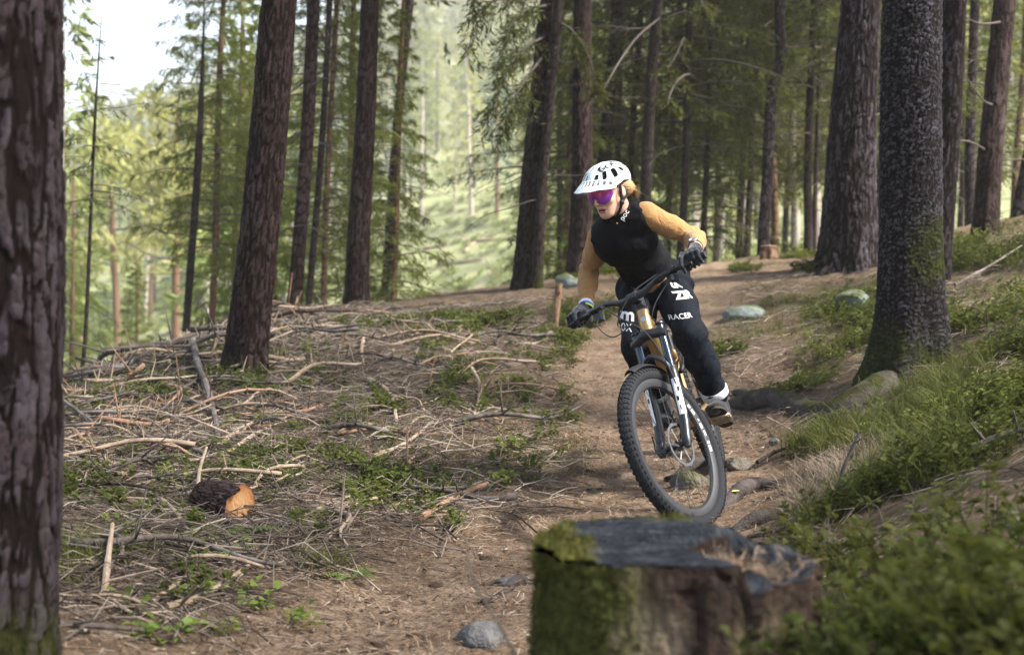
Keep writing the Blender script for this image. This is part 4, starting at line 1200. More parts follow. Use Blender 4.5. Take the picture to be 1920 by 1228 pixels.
for s in (1, -1):
    mb = MB(); g0, g1 = bar(s * .262), bar(s * .392); d = (g1 - g0)
    L_ = np.linalg.norm(d); prof = [(0, .0115), (0, .0185), (.010, .0185)] + [(.012 + .005 * k, .0160 + .0012 * (k % 2)) for k in range(20)] + [(L_ - .012, .0175), (L_, .0165), (L_, 0)]
    mb.add(*lathe(prof, g0, d, 18)); mb.xf(St); part('grip', mb, M_grip)
    mb = MB()                                            # brake: clamp, reservoir body, hinged blade
    c0 = bar(s * .235); o = sn * .030 - su * .012
    mb.add(*lathe([(-.008, .012), (-.008, .0175), (.008, .0175), (.008, .012)], c0, d, 14))
    mb.add(*tube([c0 + o * .6, c0 + o * 1.15 - np.array([0, s * .018, 0]), c0 + o * 1.3 - np.array([0, s * .075, 0])], [.009, .0125, .011], 10)); mb.xf(St)
    br = part('brake_master', mb, M_black)
    mb = MB(); mb.add(*tube(lerp_path([c0 + o * 1.1 + np.array([0, s * .0, 0]), c0 + sn * .062 - su * .026 + np.array([0, s * .035, 0]), c0 + sn * .055 - su * .032 + np.array([0, s * .095, 0]), c0 + sn * .058 - su * .034 + np.array([0, s * .118, 0])], 10), [.007, .0068, .0062, .0058, .0056, .0056, .0058, .006, .0062, .0065], 8, True, .7)); mb.xf(St); part('brake_lever', mb, M_black)
    mb = MB(); q = bar(s * .205)
    if s < 0: mb.add(*box(q - su * .040 + sn * .008, (.034, .040, .046), basis(sn, su)))   # shifter body under the right side
    else: mb.add(*box(q - su * .030 + sn * .004, (.026, .022, .030), basis(sn, su)))
    mb.add(*tube([q - su * .045, q - su * .052 + np.array([0, s * .035, 0]) - sn * .01], [.007, .009], 8)); mb.xf(St); part('shifter' if s < 0 else 'dropper_lever', mb, M_matblk)
# hoses and cables
def cable(pts, r_=.0028, par=bike): mb = MB(); mb.add(*tube(lerp_path(pts, 26), r_, 6)); return part('cable', mb, M_cable, par)
cable([St(bar(-.165) + sn * .04), St(Ax(.70, .13, -.10)), St(Ax(.62, .16, -.03)), St(Ax(.52, .10, .05)), low(Ax(.33, .03, .078)), low(Ax(.12, .0, .082)), low(FA + np.array([-.075, .06, .09]))])
cable([St(bar(.165) + sn * .04), St(Ax(.70, .15, .05)), St(Ax(.60, .14, -.06)), Ax(.60, .03, -.045), Ax(.55, -.06, -.03)])
cable([St(bar(-.20) - su * .04), St(Ax(.66, .10, -.19)), St(Ax(.58, .09, -.13)), Ax(.61, .02, -.05), Ax(.56, -.06, -.03)])
cable([St(bar(.20) - su * .03), St(Ax(.64, .09, .13)), St(Ax(.58, .09, .09)), Ax(.60, .02, .048), Ax(.55, -.07, .03)])

# frame
ht0, ht1 = Ax(.562), Ax(.672)
mb = MB(); mb.add(*tube([ht0, Ax(.575), Ax(.60), Ax(.65), Ax(.664), ht1], [.033, .033, .029, .0275, .029, .029], 22)); part('head_tube', mb, M_bronze)
mb = MB(); mb.add(*lathe([(0, .02), (0, .031), (.012, .029), (.017, .02)], Ax(.672), su, 20)); mb.add(*lathe([(-.012, .025), (-.012, .034), (0, .036)], Ax(.560), su, 20)); part('headset_cup', mb, M_black)
mb = MB(); mb.add(*lathe([(-.003, 0), (-.003, .012), (0, .012), (.0, 0)], Ax(.622, .0275), -sn, 16)); part('head_badge', mb, M_silver)
def ftube(name, pts, rad, m, flat=1.0, n=16): mb = MB(); P = lerp_path(pts, n); mb.add(*tube(P, np.interp(np.linspace(0, 1, n), np.linspace(0, 1, len(rad)), rad), 16, True, flat)); return part(name, mb, m)
ftube('down_tube', [Ax(.59, -.005), (.30, 0, .655), (.10, 0, .42), (.015, 0, .345)], [.030, .034, .034, .031], M_bronze)
ftube('top_tube', [Ax(.648, -.005), (.20, 0, .80), (-.08, 0, .665)], [.026, .024, .020], M_bronze)
seat_u = np.array([-.27, 0, .96])
ftube('seat_tube', [(0, 0, .34), BBp + seat_u * .19, BBp + seat_u * .37], [.024, .021, .019], M_bronze)
ftube('seatpost', [BBp + seat_u * .36, BBp + seat_u * .475], [.0155, .0155], M_black)
mb = MB(); mb.add(*lathe([(-.045, .024), (-.045, .036), (.045, .036), (.045, .024)], BBp, (0, 1, 0), 20)); part('bottom_bracket', mb, M_black)
for s in (1, -1):
    ftube('chainstay', [BBp + [-.03, s * .035, .03], (-.2, s * .060, .37), RA + np.array([.0, s * .074, 0])], [.017, .013, .012], M_black if s < 0 else M_bronze)
    ftube('seatstay', [(-.085, s * .040, .655), (-.25, s * .058, .55), RA + np.array([0, s * .074, 0])], [.013, .011, .011], M_bronze)
    ftube('rocker_link', [(-.085, s * .042, .655), (.01, s * .040, .625), (.065, s * .028, .60)], [.011, .015, .010], M_black)
mb = MB(); mb.add(*tube([(.055, 0, .605), (.16, 0, .50)], .017, 14)); mb.add(*lathe([(k * .009, .021 + .005 * (k % 2)) for k in range(12)], (.065, 0, .597), (.105, 0, -.105), 16)); mb.add(*tube([(.15, 0, .51), (.20, 0, .462)], .021, 14)); part('rear_shock', mb, M_matblk)
# saddle
prof = [(-.135, .066, -.004), (-.11, .070, .006), (-.05, .058, .008), (0, .040, .004), (.06, .024, .0), (.115, .019, -.004), (.135, .011, -.012)]
V = []; sc0 = BBp + seat_u * .50 + np.array([-.02, 0, .012])
for x, w, z in lerp_path(prof, 16):
    for a in np.linspace(0, 2 * PI, 17)[:-1]: V.append(sc0 + [x, w * math.cos(a), z + (.012 if math.sin(a) > 0 else .022) * math.sin(a) - .006 * math.cos(a) ** 2])
mb = MB(); mb.add(V, [grid_faces(16, 16, True)]); mb.add(V[:16], np.array([[i + 1, i, 0] for i in range(1, 15)])); mb.add(V[-16:], np.array([[0, i, i + 1] for i in range(1, 15)])); sad = part('saddle', mb, M_matblk)
mb = MB()
for s in (1, -1): mb.add(*tube(lerp_path([sc0 + [-.10, s * .028, -.016], sc0 + [-.04, s * .022, -.036], sc0 + [.04, s * .022, -.036], sc0 + [.10, s * .008, -.014]], 12), .0035, 6))
mb.add(*box(sc0 + [0, 0, -.036], (.045, .05, .014))); part('saddle_rail', mb, M_silver, sad)
# cranks, ring, pedals, chain
CRK = {1: np.array([.168, .072, 0]), -1: np.array([-.168, -.072, 0])}
PED = {}
for s in (1, -1):
    e = BBp + CRK[s] + [0, s * .014, 0]
    ftube('crank_arm', [BBp + [0, s * .062, 0], BBp + CRK[s] * [.5, 1, 1] + [0, s * .004, 0], e], [.018, .013, .014], M_black, .8, 10)
    pc = e + np.array([0, s * .066, 0]); PED[s] = pc
    tilt = rotm((0, 1, 0), .62 if s < 0 else -.42) if False else rotm((0, 1, 0), -.45 if s > 0 else .30)
    pr = bpy.data.objects.new('pedal', None); C.objects.link(pr); pr.parent = bike
    mb = MB()
    for sx in (-1, 1): mb.add(*box(pc + tilt @ np.array([sx * .045, 0, 0]), (.014, .098, .015), tilt))
    for sy in (-1, 1): mb.add(*box(pc + tilt @ np.array([0, sy * .042, 0]), (.09, .014, .015), tilt))
    mb.add(*lathe([(-.055, .010), (-.05, .012), (.045, .010), (.05, .006)], pc, (0, 1, 0), 12)); part('pedal_cage', mb, M_ped, pr, False)
    mb = MB()
    for sx in (-1, 1):
        for yy in (-.04, -.013, .013, .04):
            mb.add(*tube([pc + tilt @ np.array([sx * .046, yy, -.011]), pc + tilt @ np.array([sx * .046, yy, .011])], .0022, 5))
    tag(part('pedal_pins', mb, M_silver, pr), kind='stuff')
mb = MB(); n = 64; th = np.arange(n) * 2 * PI / n; ro = .062 + .0025 * np.cos(th * 32)
V = np.concatenate([np.stack([q * np.cos(th), np.full(n, y), .34 + q * np.sin(th)], 1) for y in (-.050, -.046) for q in (np.full(n, .045), ro)]); j = np.arange(n); k = (j + 1) % n
mb.add(V, np.concatenate([np.stack([a * n + j, a * n + k, b * n + k, b * n + j], 1) for a, b in ((0, 1), (3, 2), (2, 0), (1, 3))]))
for q in range(4):
    a = q * PI / 2 + .4; mb.add(*tube([(0, -.048, .34), (.047 * math.cos(a), -.048, .34 + .047 * math.sin(a))], .007, 5, True, .4))
part('chainring', mb, M_black)
for z in (.060, -.058): pass
mb = MB(); mb.add(*tube([(0, -.048, .402), (-.44, -.048, .418)], .0042, 5, True, .6)); mb.add(*tube(lerp_path([(0, -.048, .279), (-.30, -.05, .20), (-.40, -.05, .19), (-.43, -.05, .235), (-.40, -.05, .275), (-.44, -.048, .33)], 18), .0042, 5, True, .6)); part('chain', mb, M_silver)
mb = MB(); mb.add(*lathe([(-.045 + .0045 * k, .05 - .0028 * k if k % 2 else .02) for k in range(9)], RA + [0, -.012, 0], (0, 1, 0), 24)); part('cassette', mb, M_silver)
mb = MB(); mb.add(*box((-.425, -.070, .285), (.045, .035, .05))); mb.add(*tube([(-.42, -.062, .27), (-.40, -.06, .19)], [.014, .012], 8, True, .5)); mb.add(*lathe([(-.004, 0), (-.004, .022), (.004, .022), (.004, 0)], (-.40, -.055, .19), (0, 1, 0), 16)); part('derailleur', mb, M_black)
mb = MB(); mb.add(*box(RA + np.array([.06, .052, .075]), (.05, .026, .03), rotm((0, 1, 0), .6))); part('brake_caliper', mb, M_black)
# ================================================================== rider
def sd_cone(P, a, b, ra, rb):
    a = np.asarray(a, float); b = np.asarray(b, float); d = b - a; t = np.clip(((P - a) @ d) / (d @ d + 1e-12), 0, 1)
    return np.linalg.norm(P - a - t[:, None] * d, axis=1) - (ra + (rb - ra) * t)


def sd_ell(P, c, r, R=None):
    q = P - np.asarray(c, float)
    if R is not None: q = q @ np.asarray(R)
    r = np.asarray(r, float); k0 = np.linalg.norm(q / r, axis=1); k1 = np.linalg.norm(q / (r * r), axis=1)
    return k0 * (k0 - 1) / (k1 + 1e-9)


def smin(a, b, k):
    h = np.clip(.5 + .5 * (b - a) / k, 0, 1)
    return b + (a - b) * h - k * h * (1 - h)


class Blob:
    """a smooth union of rounded cones and ellipsoids, meshed as ONE continuous surface"""
    def __init__(self, k=.03): self.pr = []; self.k = k; self.neg = []
    def cone(self, a, b, ra, rb, k=None): self.pr.append(('c', np.asarray(a, float), np.asarray(b, float), ra, rb, k)); return self
    def ell(self, c, r, R=None, k=None): self.pr.append(('e', np.asarray(c, float), np.asarray(r, float), R, None, k)); return self
    def sub(self, c, r, R=None, k=.01): self.neg.append((np.asarray(c, float), np.asarray(r, float), R, k)); return self
    def sdf(self, P):
        d = None
        for q in self.pr:
            e = sd_cone(P, *q[1:5]) if q[0] == 'c' else sd_ell(P, q[1], q[2], q[3])
            d = e if d is None else smin(d, e, q[5] or self.k)
        for c, r, R, k in self.neg: d = -smin(-d, sd_ell(P, c, r, R), k)
        return d
    def mesh(self, name, voxel, disp=None, it=4):
        """marching over a grid: surface nets (one vertex per crossed cell), then projected onto the surface"""
        lo = np.full(3, 9e9); hi = -lo
        for q in self.pr:
            if q[0] == 'c':
                for p, r_ in ((q[1], q[3]), (q[2], q[4])): lo = np.minimum(lo, p - r_); hi = np.maximum(hi, p + r_)
            else: m = max(q[2]); lo = np.minimum(lo, q[1] - m); hi = np.maximum(hi, q[1] + m)
        lo -= 3 * voxel; hi += 3 * voxel
        n = np.ceil((hi - lo) / voxel).astype(int) + 1
        ax = [lo[i] + np.arange(n[i]) * voxel for i in range(3)]
        G = np.stack(np.meshgrid(*ax, indexing='ij'), -1).reshape(-1, 3)
        D = np.concatenate([self.sdf(g) for g in np.array_split(G, max(1, len(G) // 200000))]).reshape(n)
        S = D < 0
        cs = sum(S[i:n[0] - 1 + i, j:n[1] - 1 + j, k:n[2] - 1 + k].astype(int) for i in (0, 1) for j in (0, 1) for k in (0, 1))
        act = (cs > 0) & (cs < 8); idx = np.full(act.shape, -1); idx[act] = np.arange(act.sum())
        V = lo + (np.argwhere(act) + .5) * voxel
        F = []
        for a in range(3):
            b, c = (a + 1) % 3, (a + 2) % 3
            sl0 = [slice(None)] * 3; sl1 = [slice(None)] * 3; sl0[a] = slice(0, n[a] - 1); sl1[a] = slice(1, n[a])
            A0, A1 = S[tuple(sl0)], S[tuple(sl1)]; E = np.argwhere(A0 != A1); 
            E = E[(E[:, b] > 0) & (E[:, c] > 0) & (E[:, b] < n[b] - 1) & (E[:, c] < n[c] - 1)]
            ob = np.zeros(3, int); oc = np.zeros(3, int); ob[b] = 1; oc[c] = 1
            q = np.stack([idx[tuple((E - o).T)] for o in (ob + oc, oc, 0 * ob, ob)], 1)
            inside0 = A0[tuple(E.T)]
            q[~inside0] = q[~inside0][:, ::-1]; F.append(q)
        F = np.concatenate(F); F = F[(F >= 0).all(1)]
        for _ in range(it):
            g = self.grad(V, voxel * .3); V = V - self.sdf(V)[:, None] * g * .9
        if disp is not None: g = self.grad(V, voxel * .3); V = V + g * disp(V)[:, None]
        return V, F
    def grad(self, V, e):
        g = np.stack([self.sdf(V + e * np.eye(3)[i]) - self.sdf(V - e * np.eye(3)[i]) for i in range(3)], 1)
        return g / (np.linalg.norm(g, axis=1)[:, None] + 1e-9)


def cloth(name, col, rough=.8, wn=(18, .5, .01), fine=220, sheen=.2):
    n = NT(name); f = n.noise(fine, 2); g = n.noise(6, 4)
    n.base(n.mix(n.math('MULTIPLY', g, .5), tuple(c * .86 for c in col), tuple(min(1, c * 1.14) for c in col)), rough, 0, .06)
    n.b.inputs['Sheen Weight'].default_value = sheen
    h = n.math('ADD', n.math('MULTIPLY', n.noise(wn[0], 4, .55, dist=1.2), 1.0), n.math('MULTIPLY', f, .06))
    n.bump(h, wn[1], wn[2]); return n.m


M_skin = NT('skin'); _n = M_skin.noise(14, 4)
M_skin.base(M_skin.mix(_n, (.52, .30, .21), (.62, .385, .285)), .5, 0, .4); M_skin.b.inputs['Subsurface Weight'].default_value = .08; M_skin.b.inputs['Subsurface Radius'].default_value = (.01, .004, .002); M_skin = M_skin.m
M_lip = simple('lips', (.42, .15, .13), .4); M_mouth = simple('open_mouth', (.05, .015, .015), .5)
M_must = cloth('mustard_jersey', (.325, .178, .07), .85, (10, .8, .022))
M_vest = cloth('black_vest_cloth', (.0075, .0075, .010), .7, (14, .5, .010), sheen=.0)
M_trou = cloth('black_trousers_cloth', (.0075, .009, .014), .7, (13, .7, .016), sheen=.0)
M_shoe = cloth('black_shoe', (.018, .017, .017), .65); M_sole = simple('shoe_sole', (.03, .027, .024), .8, 0, .3, 60, .3, (90, .5, .004))
M_glove = cloth('black_glove', (.013, .015, .022), .7, (40, .4, .004)); M_sock = cloth('dark_sock', (.03, .032, .04), .85)
M_cuff = cloth('pale_cuff', (.55, .56, .58), .7); M_hair = simple('blond_hair', (.34, .21, .10), .5, 0, .4, 90, .5, (120, .6, .004))
M_helm = simple('white_helmet_shell', (.57, .61, .62), .38, 0, .5, 12, .05); M_vent = simple('helmet_vent_lining', (.02, .022, .028), .7)
M_strap = simple('black_strap', (.012, .012, .014), .6)
M_brown = simple('rusty_print', (.4, .12, .05), .6)

# joints
GRIP = {s: W_(St(bar(s * .335))) for s in (1, -1)}
hd = U(1138, 354, 5.90)
shL, shR = U(1212, 403, 5.97), U(1124, 447, 6.10)
elL, elR = U(1303, 447, 6.04), U(1103, 512, 6.30)
wrL, wrR = U(1304, 464, 5.80), U(1099, 573, 6.12)
chest = (shL + shR) / 2 + np.array([.015, .06, -.03])
neck0 = (shL + shR) / 2 + np.array([.0, .02, .035])
pel = U(1229, 528, 6.42); waist = chest * .38 + pel * .62 + np.array([0, .01, .0])
hpL, hpR = U(1256, 533, 6.40), U(1197, 540, 6.46)
bk = lambda v: np.asarray(v, float) @ BR.T
SHP = {1: -.42, -1: .10}
L2s = lambda s, v: W_(PED[s] + np.array([0, 0, .012]) + rotm((0, 1, 0), SHP[s]) @ np.asarray(v, float))
anL, anR = L2s(1, (-.108, 0, .10)), L2s(-1, (-.108, 0, .10))
knL, knR = U(1293, 625, 6.03), U(1194, 650, 6.18)
for a, b, nm in ((shL, elL, 'uaL'), (elL, wrL, 'faL'), (shR, elR, 'uaR'), (elR, wrR, 'faR'), (shL, shR, 'sh'), (neck0, pel, 'torso'), (hpL, knL, 'thL'), (knL, anL, 'shkL'), (hpR, knR, 'thR'), (knR, anR, 'shkR'), (GRIP[1], wrL, 'hL'), (GRIP[-1], wrR, 'hR'), (neck0, hd, 'neck')):
    print(nm, round(float(np.linalg.norm(a - b)), 3))

HB = basis((-.58, -.68, -.40), (-.30, -.26, .92))          # head: forward, left, up
H = lambda v: hd + np.asarray(v, float) @ HB.T
tb = basis(-(np.cross(shL - shR, neck0 - pel)), neck0 - pel)  # torso: forward (out of the chest), left, up
if tb[1, 0] > 0: tb = basis(np.cross(shL - shR, neck0 - pel), neck0 - pel)
TB = tb

person = bpy.data.objects.new('person', None); C.objects.link(person); person.location = pel
tag(person, 'rider in white helmet, mirrored glasses, black vest and mustard sleeves', 'person')
def pbuild(name, V, F, mats, parent=person, midx=None, smooth=True, attrs=None):
    off = pel if parent is person else 0
    me = mesh_np(name, V - pel, F, mats if isinstance(mats, (list, tuple)) else [mats], attrs, smooth, midx)
    return link(name, me, parent)


# --- the body: one continuous surface from crown to feet (mostly under clothes)
B = Blob(.02)
B.ell(H((-.012, 0, .016)), (.096, .074, .088), HB)                      # skull
B.ell(H((.040, 0, -.045)), (.049, .049, .068), HB, .03)                  # face block
B.cone(H((.060, 0, -.100)), H((.068, 0, -.104)), .018, .016, .025)        # chin
B.cone(H((-.005, .045, -.058)), H((.052, .016, -.097)), .018, .015, .03); B.cone(H((-.005, -.045, -.058)), H((.052, -.016, -.097)), .018, .015, .03)   # jaw
for s in (1, -1):
    B.ell(H((.060, s * .036, -.030)), (.022, .022, .020), HB, .02)         # cheekbones
    B.ell(H((-.012, s * .074, -.020)), (.018, .008, .030), HB, .008)        # ears
    B.ell(H((.076, s * .030, .022)), (.016, .024, .010), HB, .015)          # brow
B.cone(H((.086, 0, .006)), H((.107, 0, -.034)), .0085, .0082, .012); B.ell(H((.098, .009, -.039)), (.008, .0065, .006), HB, .006); B.ell(H((.098, -.009, -.039)), (.008, .0065, .006), HB, .006)   # nose
B.cone(H((.082, -.016, -.0665)), H((.082, .016, -.0665)), .0050, .0050, .008); B.cone(H((.087, -.008, -.066)), H((.087, .008, -.066)), .0045, .0045, .008)     # upper lip
B.cone(H((.079, -.013, -.0825)), H((.079, .013, -.0825)), .0055, .0055, .008)                            # lower lip
B.sub(H((.096, 0, -.0745)), (.016, .017, .0042), HB, .004)               # parted mouth
B.cone(H((-.025, 0, -.06)), neck0, .056, .062, .03)
B.cone(neck0, chest, .07, .11, .05); B.cone(chest, waist, .105, .095, .05); B.cone(waist, pel, .095, .11, .05)
B.cone(shL * .9 + chest * .1, shR * .9 + chest * .1, .055, .055, .05)
for s, e, w, h_, k, a in ((shL, elL, wrL, hpL, knL, anL), (shR, elR, wrR, hpR, knR, anR)):
    B.cone(s, e, .045, .034); B.cone(e, w, .034, .024); B.cone(h_, k, .075, .052); B.cone(k, a, .05, .030)
    g = GRIP[1] if s is shL else GRIP[-1]; B.cone(w, w * .35 + g * .65, .024, .022)
    sg = 1 if s is shL else -1; B.cone(a, L2s(sg, (-.03, 0, .035)), .028, .022); B.cone(L2s(sg, (-.03, 0, .035)), L2s(sg, (.07, 0, .028)), .022, .018)
B.cone(hpL, hpR, .09, .09)
V, F = B.mesh('body', .0075)
import bmesh
bm = bmesh.new(); vv = [bm.verts.new(v) for v in V]; bm.verts.index_update()
for f in F:
    try: bm.faces.new([vv[i] for i in f])
    except ValueError: pass
for lim in (.165, .14):                                                 # finer faces on the head only; the surface stays one piece
    es = set()
    for f in bm.faces:
        q = (np.array(f.calc_center_median()) - hd) @ HB
        if np.linalg.norm(q - np.array([.03, 0, -.04])) < lim: es.update(f.edges)
    bmesh.ops.subdivide_edges(bm, edges=list(es), cuts=1, use_grid_fill=True)
bmesh.ops.triangulate(bm, faces=[f for f in bm.faces if len(f.verts) > 3])
bm.verts.index_update()
V = np.array([v.co[:] for v in bm.verts]); F = np.array([[v.index for v in f.verts] for f in bm.faces]); bm.free()
hm = np.linalg.norm(V - hd, axis=1) < .2
for _ in range(5):
    g = B.grad(V[hm], .0012); V[hm] = V[hm] - B.sdf(V[hm])[:, None] * g * .85
q = (V[F].mean(1) - hd) @ HB
mi = np.zeros(len(F), int)
mi[(q[:, 0] > .074) & (np.abs(q[:, 1]) < .022) & (q[:, 2] < -.0615) & (q[:, 2] > -.0885)] = 1
mi[(q[:, 0] > .060) & (np.abs(q[:, 1]) < .0185) & (np.abs(q[:, 2] + .0745) < .0040)] = 2
pbuild('body', V, F, [M_skin, M_lip, M_mouth], midx=mi)

# --- jersey: sleeves and the hem showing under the vest
def folds(center, amp, seed, fr=26, along=None):
    def f(P):
        n1 = fbm(P * fr * .5, 3, seed); n2 = 1 - np.abs(fbm(P * fr + 3.1, 3, seed + 3)) * 2
        return amp * (n1 * .6 + np.clip(n2 - .55, 0, 1) * .9)
    return f


J = Blob(.035)
for s, e, w in ((shL, elL, wrL), (shR, elR, wrR)):
    m = (s + e) / 2
    J.cone(s, m, .060, .050); J.cone(m, e, .050, .042, .03); f0 = e + (w - e) * .35; J.cone(e, f0, .042, .045, .03); J.cone(f0, e + (w - e) * .93, .044, .034, .03)
J.cone(shL * .8 + shR * .2, shR * .8 + shL * .2, .06, .06)
J.cone(waist * .5 + pel * .5, pel + np.array([0, 0, .03]), .119, .118); J.cone(chest, waist, .105, .105)
rings = []
def sleeve_disp(P):
    r_ = .0045 * fbm(P * 15, 3, 5)
    for s, e, w in ((shL, elL, wrL), (shR, elR, wrR)):
        for a, b, c, am in ((s, e, 55, .0055), (e, w, 75, .0055)):
            d = b - a; L_ = np.linalg.norm(d); t = ((P - a) @ d) / (L_ * L_); dist = np.linalg.norm(P - a - np.clip(t, 0, 1)[:, None] * d, axis=1)
            w_ = sstep(.10, .06, dist) * sstep(.35, .95, t) * sstep(1.25, 1.0, t); ph = fbm(P * 14, 3, 8) * 5
            r_ = r_ + w_ * am * (np.sin(t * L_ * c * 2 + ph) ** 3)
    return r_
V, F = J.mesh('jersey', .0085, sleeve_disp)
pbuild('jersey', V, F, M_must)

# --- vest
Ve = Blob(.05)
Ve.cone(shL * .86 + shR * .14 + np.array([-.003, .0, .0]), shR * .86 + shL * .14, .070, .068, .05)
Ve.cone(neck0, chest, .082, .124, .05); Ve.cone(chest, waist, .124, .113, .06); Ve.cone(waist, waist * .42 + pel * .58, .113, .132, .05)
Ve.ell(chest + TB @ np.array([.07, .06, -.02]), (.045, .07, .07), TB, .05); Ve.ell(chest + TB @ np.array([.07, -.06, -.02]), (.045, .07, .07), TB, .05)
Ve.cone(neck0 + np.array([0, 0, .0]), neck0 * .55 + H((-.03, 0, -.07)) * .45, .068, .066, .02)
def vest_disp(P): return .006 * fbm(P * 9, 3, 15) + .0065 * np.clip(1 - np.abs(fbm(P * 15 + 2, 2, 16)) * 3.2, 0, 1)
V, F = Ve.mesh('vest', .009, vest_disp)
# cut armholes, hem and collar: keep what lies inside the vest's own edges
up = (V - pel) @ TB
lat = (V - (shL + shR) / 2) @ ((shL - shR) / np.linalg.norm(shL - shR)); half = np.linalg.norm(shL - shR) / 2
hem = (V - (waist * .45 + pel * .55)) @ ((neck0 - pel) / np.linalg.norm(neck0 - pel))
okv = (np.abs(lat) < half + .030) | (hem < .22)
okv &= hem > .055
okv &= ((V - hd) @ HB)[:, 2] < 9
F2 = F[okv[F].all(1)]
vest = pbuild('vest', V, F2, M_vest)
vsol = vest.modifiers.new('thick', 'SOLIDIFY'); vsol.thickness = .004; vsol.offset = 1

# --- trousers
T_ = Blob(.05)
T_.cone(hpL, hpR, .108, .106); T_.cone(pel + (neck0 - pel) * .07, pel - (neck0 - pel) * .05, .121, .116)
for h_, k, a in ((hpL, knL, anL), (hpR, knR, anR)):
    m = (h_ + k) / 2; T_.cone(h_, m, .097, .085, .04); T_.cone(m, k, .085, .072, .04); m2 = k * .6 + a * .4; T_.cone(k, m2, .073, .073, .03); T_.cone(m2, a + (k - a) * .12, .072, .060, .03)
def tr_disp(P):
    d = .005 * fbm(P * 8, 3, 25)
    for h_, k, a in ((hpL, knL, anL), (hpR, knR, anR)):
        v = a - k; L_ = np.linalg.norm(v); t = ((P - k) @ v) / (L_ * L_); dist = np.linalg.norm(P - k - np.clip(t, 0, 1)[:, None] * v, axis=1)
        w_ = sstep(.14, .09, dist) * sstep(-.15, .1, t) * sstep(1.1, .7, t)
        d = d + w_ * .0055 * np.sin(t * 24 + 6 * fbm(P * 7, 3, 27)) ** 3
        v = k - h_; L_ = np.linalg.norm(v); t = ((P - h_) @ v) / (L_ * L_); d = d + .004 * sstep(.45, .1, t) * np.sin(t * 30 + 5 * fbm(P * 6, 3, 29))
    return d
V, F = T_.mesh('trousers', .0095, tr_disp)
trousers = pbuild('trousers', V, F, M_trou)
TRV, TRF = V, F
for k, a, nm in ((knL, anL, 'L'), (knR, anR, 'R')):       # pale turn-up at the ankle
    d = a - k; L_ = np.linalg.norm(d); d = d / L_
    v, f = lathe([(-.034, .060), (-.034, .067), (-.016, .0685), (.004, .067), (.008, .063), (.008, .050)], k + d * L_ * .875, d, 24)
    v = v + .003 * fbm(v * 18, 2, 33)[:, None] * 1.0
    pbuild('trouser_cuff', v, f, M_cuff)

# --- socks and shoes
def shoe(an, pc, s, pitch):
    """pc: pedal centre in bike coordinates"""
    ft = rotm((0, 1, 0), pitch)
    L2 = lambda v: W_(pc + np.array([.0, 0, .012]) + ft @ np.asarray(v, float))
    R2 = BR @ ft
    Sh = Blob(.022)
    Sh.ell(L2((-.155, 0, .030)), (.042, .036, .034), R2); Sh.ell(L2((-.06, 0, .032)), (.09, .037, .034), R2); Sh.ell(L2((.045, 0, .028)), (.072, .047, .030), R2); Sh.ell(L2((.095, s * -.008, .022)), (.036, .040, .023), R2)
    Sh.cone(L2((-.12, 0, .055)), L2((-.105, 0, .105)), .040, .042); Sh.cone(L2((-.10, 0, .07)), L2((-.01, 0, .055)), .040, .030)
    V, F = Sh.mesh('shoe', .006, lambda P: .0015 * fbm(P * 40, 2, 3))
    o = pbuild('shoe', V, F, M_shoe)
    # sole: outline slab with a raised rim
    xs = np.linspace(-.198, .135, 22); t = (xs + .198) / .333
    w = np.interp(t, [0, .06, .2, .42, .70, .88, .97, 1], [.012, .030, .036, .031, .046, .042, .024, .008])
    top = []; 
    ring = np.concatenate([np.stack([xs, w], 1), np.stack([xs, -w], 1)[::-1]])
    zc = np.interp(ring[:, 0], [-.2, .05, .135], [0, 0, .016])
    V = np.concatenate([np.column_stack([ring, zc + .016]), np.column_stack([ring * [1, .97], zc + .0])]); n = len(ring); j = np.arange(n); k = (j + 1) % n
    Fq = [np.stack([j, k, n + k, n + j], 1)]
    m = len(xs); i = np.arange(m - 1); Fq.append(np.stack([i, i + 1, n - 2 - i, n - 1 - i], 1)); Fq.append(np.stack([i, i + 1, n - 2 - i, n - 1 - i], 1)[:, ::-1] + n)
    pbuild('shoe_sole', np.array([L2(v - np.array([0, 0, .006])) for v in V]), Fq, M_sole, smooth=False)
    v, f = lathe([(-.01, .040), (.03, .038), (.07, .037), (.10, .040)], L2((-.108, 0, .10)), (an + np.array([0, 0, .06]) - L2((-.108, 0, .10))), 18)
    pbuild('sock', v, f, M_sock)
    if s > 0:
        mb = MB(); 
        for q in range(3): v_, f_ = lathe([(0, .0395), (.006, .0393)], L2((-.108, 0, .10)) + (an - L2((-.108, 0, .10))) * (.12 + .16 * q), an - L2((-.108, 0, .10)), 18); mb.add(v_, f_, q % 2)
        V_, F_, m_ = mb.arrays(); pbuild('sock_stripe', V_, F_, [M_white, M_brown], midx=m_)
shoe(anL, PED[1], 1, -.42); shoe(anR, PED[-1], -1, .10)


